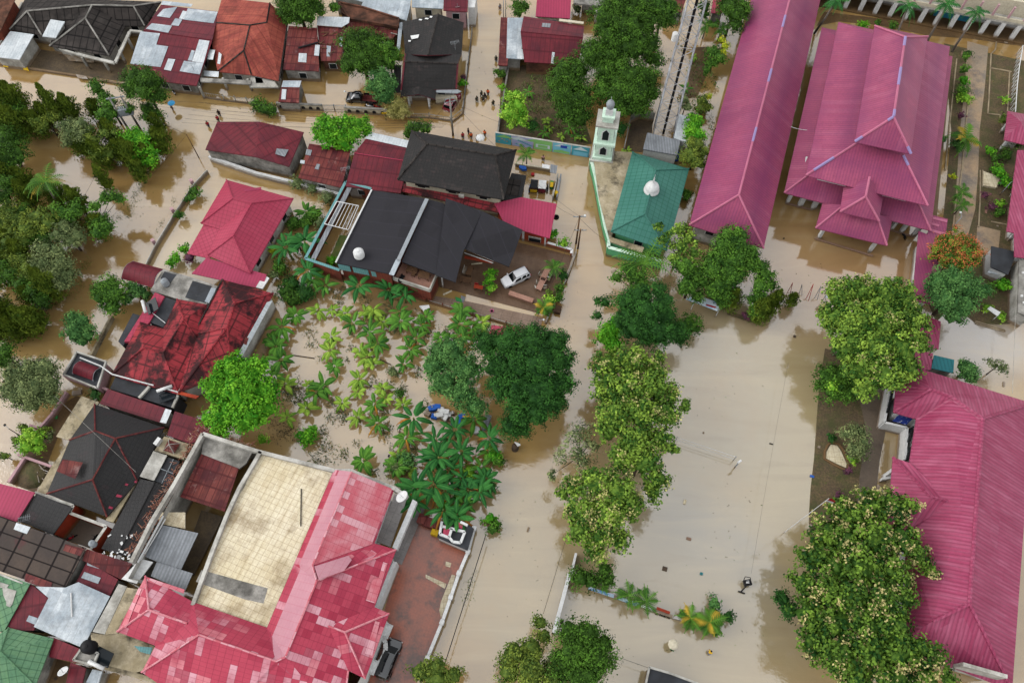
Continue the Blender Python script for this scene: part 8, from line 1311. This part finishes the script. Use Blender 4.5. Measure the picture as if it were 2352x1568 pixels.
b_ = Q('23', 2100, 735, 0); hp = thing('basketball_hoop', 'fallen steel hoop frame with a backboard in the lower field', 'hoop', b_); b2_ = Q('23', 2165, 665, .6); MB().tube([b_, b2_], .08, 6).build('post', mt['black'], hp); mb = MB(); F_ = pts('23', '2130,625 2190,640 2195,600 2145,590', 1.4); [mb.tube([a_, q_], .045, 5) for a_, q_ in zip(F_, F_[1:] + F_[:1])]; mb.build('frame', mt['black'], hp); MB().box(Q('23', 2160, 650, .5), .9, .7, .5, .2).build('weight_box', mt['black'], hp); MB().box(Q('23', 2165, 640, 1.0), .35, .3, .2).build('white_cap', mt['white'], hp); MB().bar(*pts('23', '2080,725 2140,745', .1), .15, .12).build('foot', mt['black'], hp)
b_ = Q('33', 145, 190, 0); fp = thing('flagpole', 'leaning white flagpole with a drooping red and white flag at the field edge', 'flagpole', b_); hf = zat(b_.xy, '32', 1440); MB().tube([b_ - Vector((0, 0, .3)), b_ + Vector((0, 0, hf))], [.05, .03], 6).build('post', mt['white'], fp)
for nm, x0, mm in (('flag_red', 0, 'red'), ('flag_white', -.45, 'white')):
    q_ = [b_ + Vector((u_ * .9 + .05, .15 * math.sin(u_ * 4), hf - .2 + x0 - v_ * .45 - u_ * .5)) for u_, v_ in ((0, 0), (.5, 0), (1, 0), (1, 1), (.5, 1), (0, 1))]; MB().prism(q_, .02).poly(q_).build(nm, mt[mm], fp)
for i, (x, y, x2, y2) in enumerate(((180, 1120, 230, 1030), (290, 1130, 315, 1045), (350, 1180, 420, 1040), (430, 1170, 490, 1060), (500, 1200, 535, 1140))): b_ = Q('31', x, y, 0); mb = MB().tube([b_, Q('31', x2, y2, 2.2)], .045, 5).tube([Q('31', x + 25, y + 15, 0), Q('31', x2, y2, 2.2)], .045, 5); simple('swing_frame', ('leaning red pole nearest the weeping column', 'pale leaning frame second in the pole row', 'tall red leaning frame in the pole row', 'grey leaning frame fourth in the pole row', 'grey frame next to the wide light green tree')[i], 'frame', mb, mt['red' if i in (0, 2) else 'zincgrey'], 'leaning pole frames in the courtyard')
simple('small_roof', 'small pale notice roof at the left rim of the wide light green tree', 'sign', MB().prism(pts('31', '545,1132 605,1145 595,1178 530,1165', 2.0), .1), mt['zincwhite']); simple('kerb_ring', 'round pale planter ring in the garden bed with a green plant', 'planter', MB().lathe(Q('30', 1820, 505, 0), [(.9, 0), (.9, .25), (.7, .25), (.7, .05)], 14), mt['offwhite'])
simple('monument', 'grey stone block standing among the mast trees', 'stone', MB().box(Q('01', 400, 1270, 0), 1.3, 1.0, 1.0, .4), mt['concrete'])
# people
um = []
for k, x, y, rz, t_, b_, lb, kw in (
  ('00', 1587, 1008, 2.6, 'browntr', 'browntr', 'person in brown clothes under a blue umbrella in the street', {}), ('00', 2020, 1062, .4, 'blackc', 'blackc', 'person in black wading, topmost of three near the corner shed', {}), ('00', 2008, 1112, .3, 'redshirt', 'blackc', 'person in red with dark trousers in the middle of the three by the shed', {}), ('00', 1918, 1165, .3, 'redshirt', 'navy', 'person in red walking nearest the corner shed roof', {}),
  ('10', 2207, 565, 0, 'army', 'blackc', 'lone soldier in dark fatigues walking down the side street', {}), ('10', 2242, 92, .5, 'greyc', 'browntr', 'person far up the side street beside the steel poles', {}), ('10', 2030, 935, .6, 'army', 'army', 'soldier in green at the left of the group in the side street', {}), ('10', 2072, 885, .9, 'army', 'army', 'bulky soldier with a pack at the back of the group', {}), ('10', 2088, 928, .4, 'army', 'blackc', 'soldier in the front middle of the group in the side street', {}), ('10', 2112, 908, -2.0, 'blackc', 'blackc', 'person in black bending in the middle of the group', {'bend': .5}), ('10', 2132, 872, 3.0, 'orange', 'blackc', 'person in an orange vest at the top right of the group', {}), ('10', 2180, 970, 3.6, 'army', 'army', 'soldier striding at the right of the group in the side street', {'stride': .35}),
  ('10', 1902, 1268, .2, 'redshirt', 'blackc', 'rescuer in red and orange left of the crew by the junction', {}), ('10', 1954, 1228, 2.2, 'blackc', 'blackc', 'person in dark red and black behind the rescue crew', {}), ('10', 1978, 1268, 0, 'orange', 'blackc', 'rescuer in orange with a yellow cap in the crew at the junction', {}), ('10', 2103, 1246, 2.8, 'orange', 'blackc', 'rescuer in orange walking away beside the white umbrella', {}), ('10', 2032, 1292, 1, 'blackc', 'blackc', 'person in black at the left of the white umbrella', {}),
  ('20', 287, 1474, .2, 'pinkc', 'blackc', 'person in a pale pink top wading beside the painted wall', {}), ('20', 616, 128, .2, 'blackc', 'blackc', 'person in black standing beside the concrete porch at the top', {}), ('23', 1470, 1262, .5, 'blackc', 'greenc', 'person under the white umbrella in the lower field', {}), ('23', 1805, 1292, 2.2, 'yellowc', 'greyc', 'person in a yellow top wading in the lower field', {'bend': .3}), ('31', 2122, 140, 1.2, 'greyc', 'navy', 'person in grey standing by the basin in the right garden', {})):
    person(lb, k, x, y, rz, t_, b_, **kw)
M('umblue', '4aa8dc', fine=0); umbrella('light blue umbrella held above the person in brown', '00', 1572, 945, 1.75, 'umblue'); umbrella('white umbrella beside the rescue crew at the junction', '10', 2062, 1262, 1.7, 'white', .75); umbrella('off white umbrella in the lower field', '23', 1484, 1212, 1.75, 'cream', .62)
for k, x, y, z, lb in (('10', 1830, 430, 6.4, 'bare television aerial on the black gable roof'), ('LB', 400, 480, 3.6, 'fallen television aerial on the small black roof'), ('11', 830, 15, 4, 'television aerial on the shack roof by the brick court'), ('00', 1775, 630, 4, 'thin aerial on the patchwork roof')):
    b_ = Q(k, x, y, z); mb = MB().tube([b_ - Vector((0, 0, .6)), b_ + Vector((0, 0, 1.0))], .03, 5).tube([b_ + Vector((-.7, 0, .9)), b_ + Vector((.7, .3, .9))], .025, 4)
    for q in range(-3, 4): c_ = b_ + Vector((q * .2, q * .08, .9)); mb.tube([c_ + Vector((-.12, .35, 0)), c_ + Vector((.12, -.35, 0))], .018, 4)
    simple('television_aerial', lb, 'aerial', mb, mt['steel'])
resolve()
drop_unused()
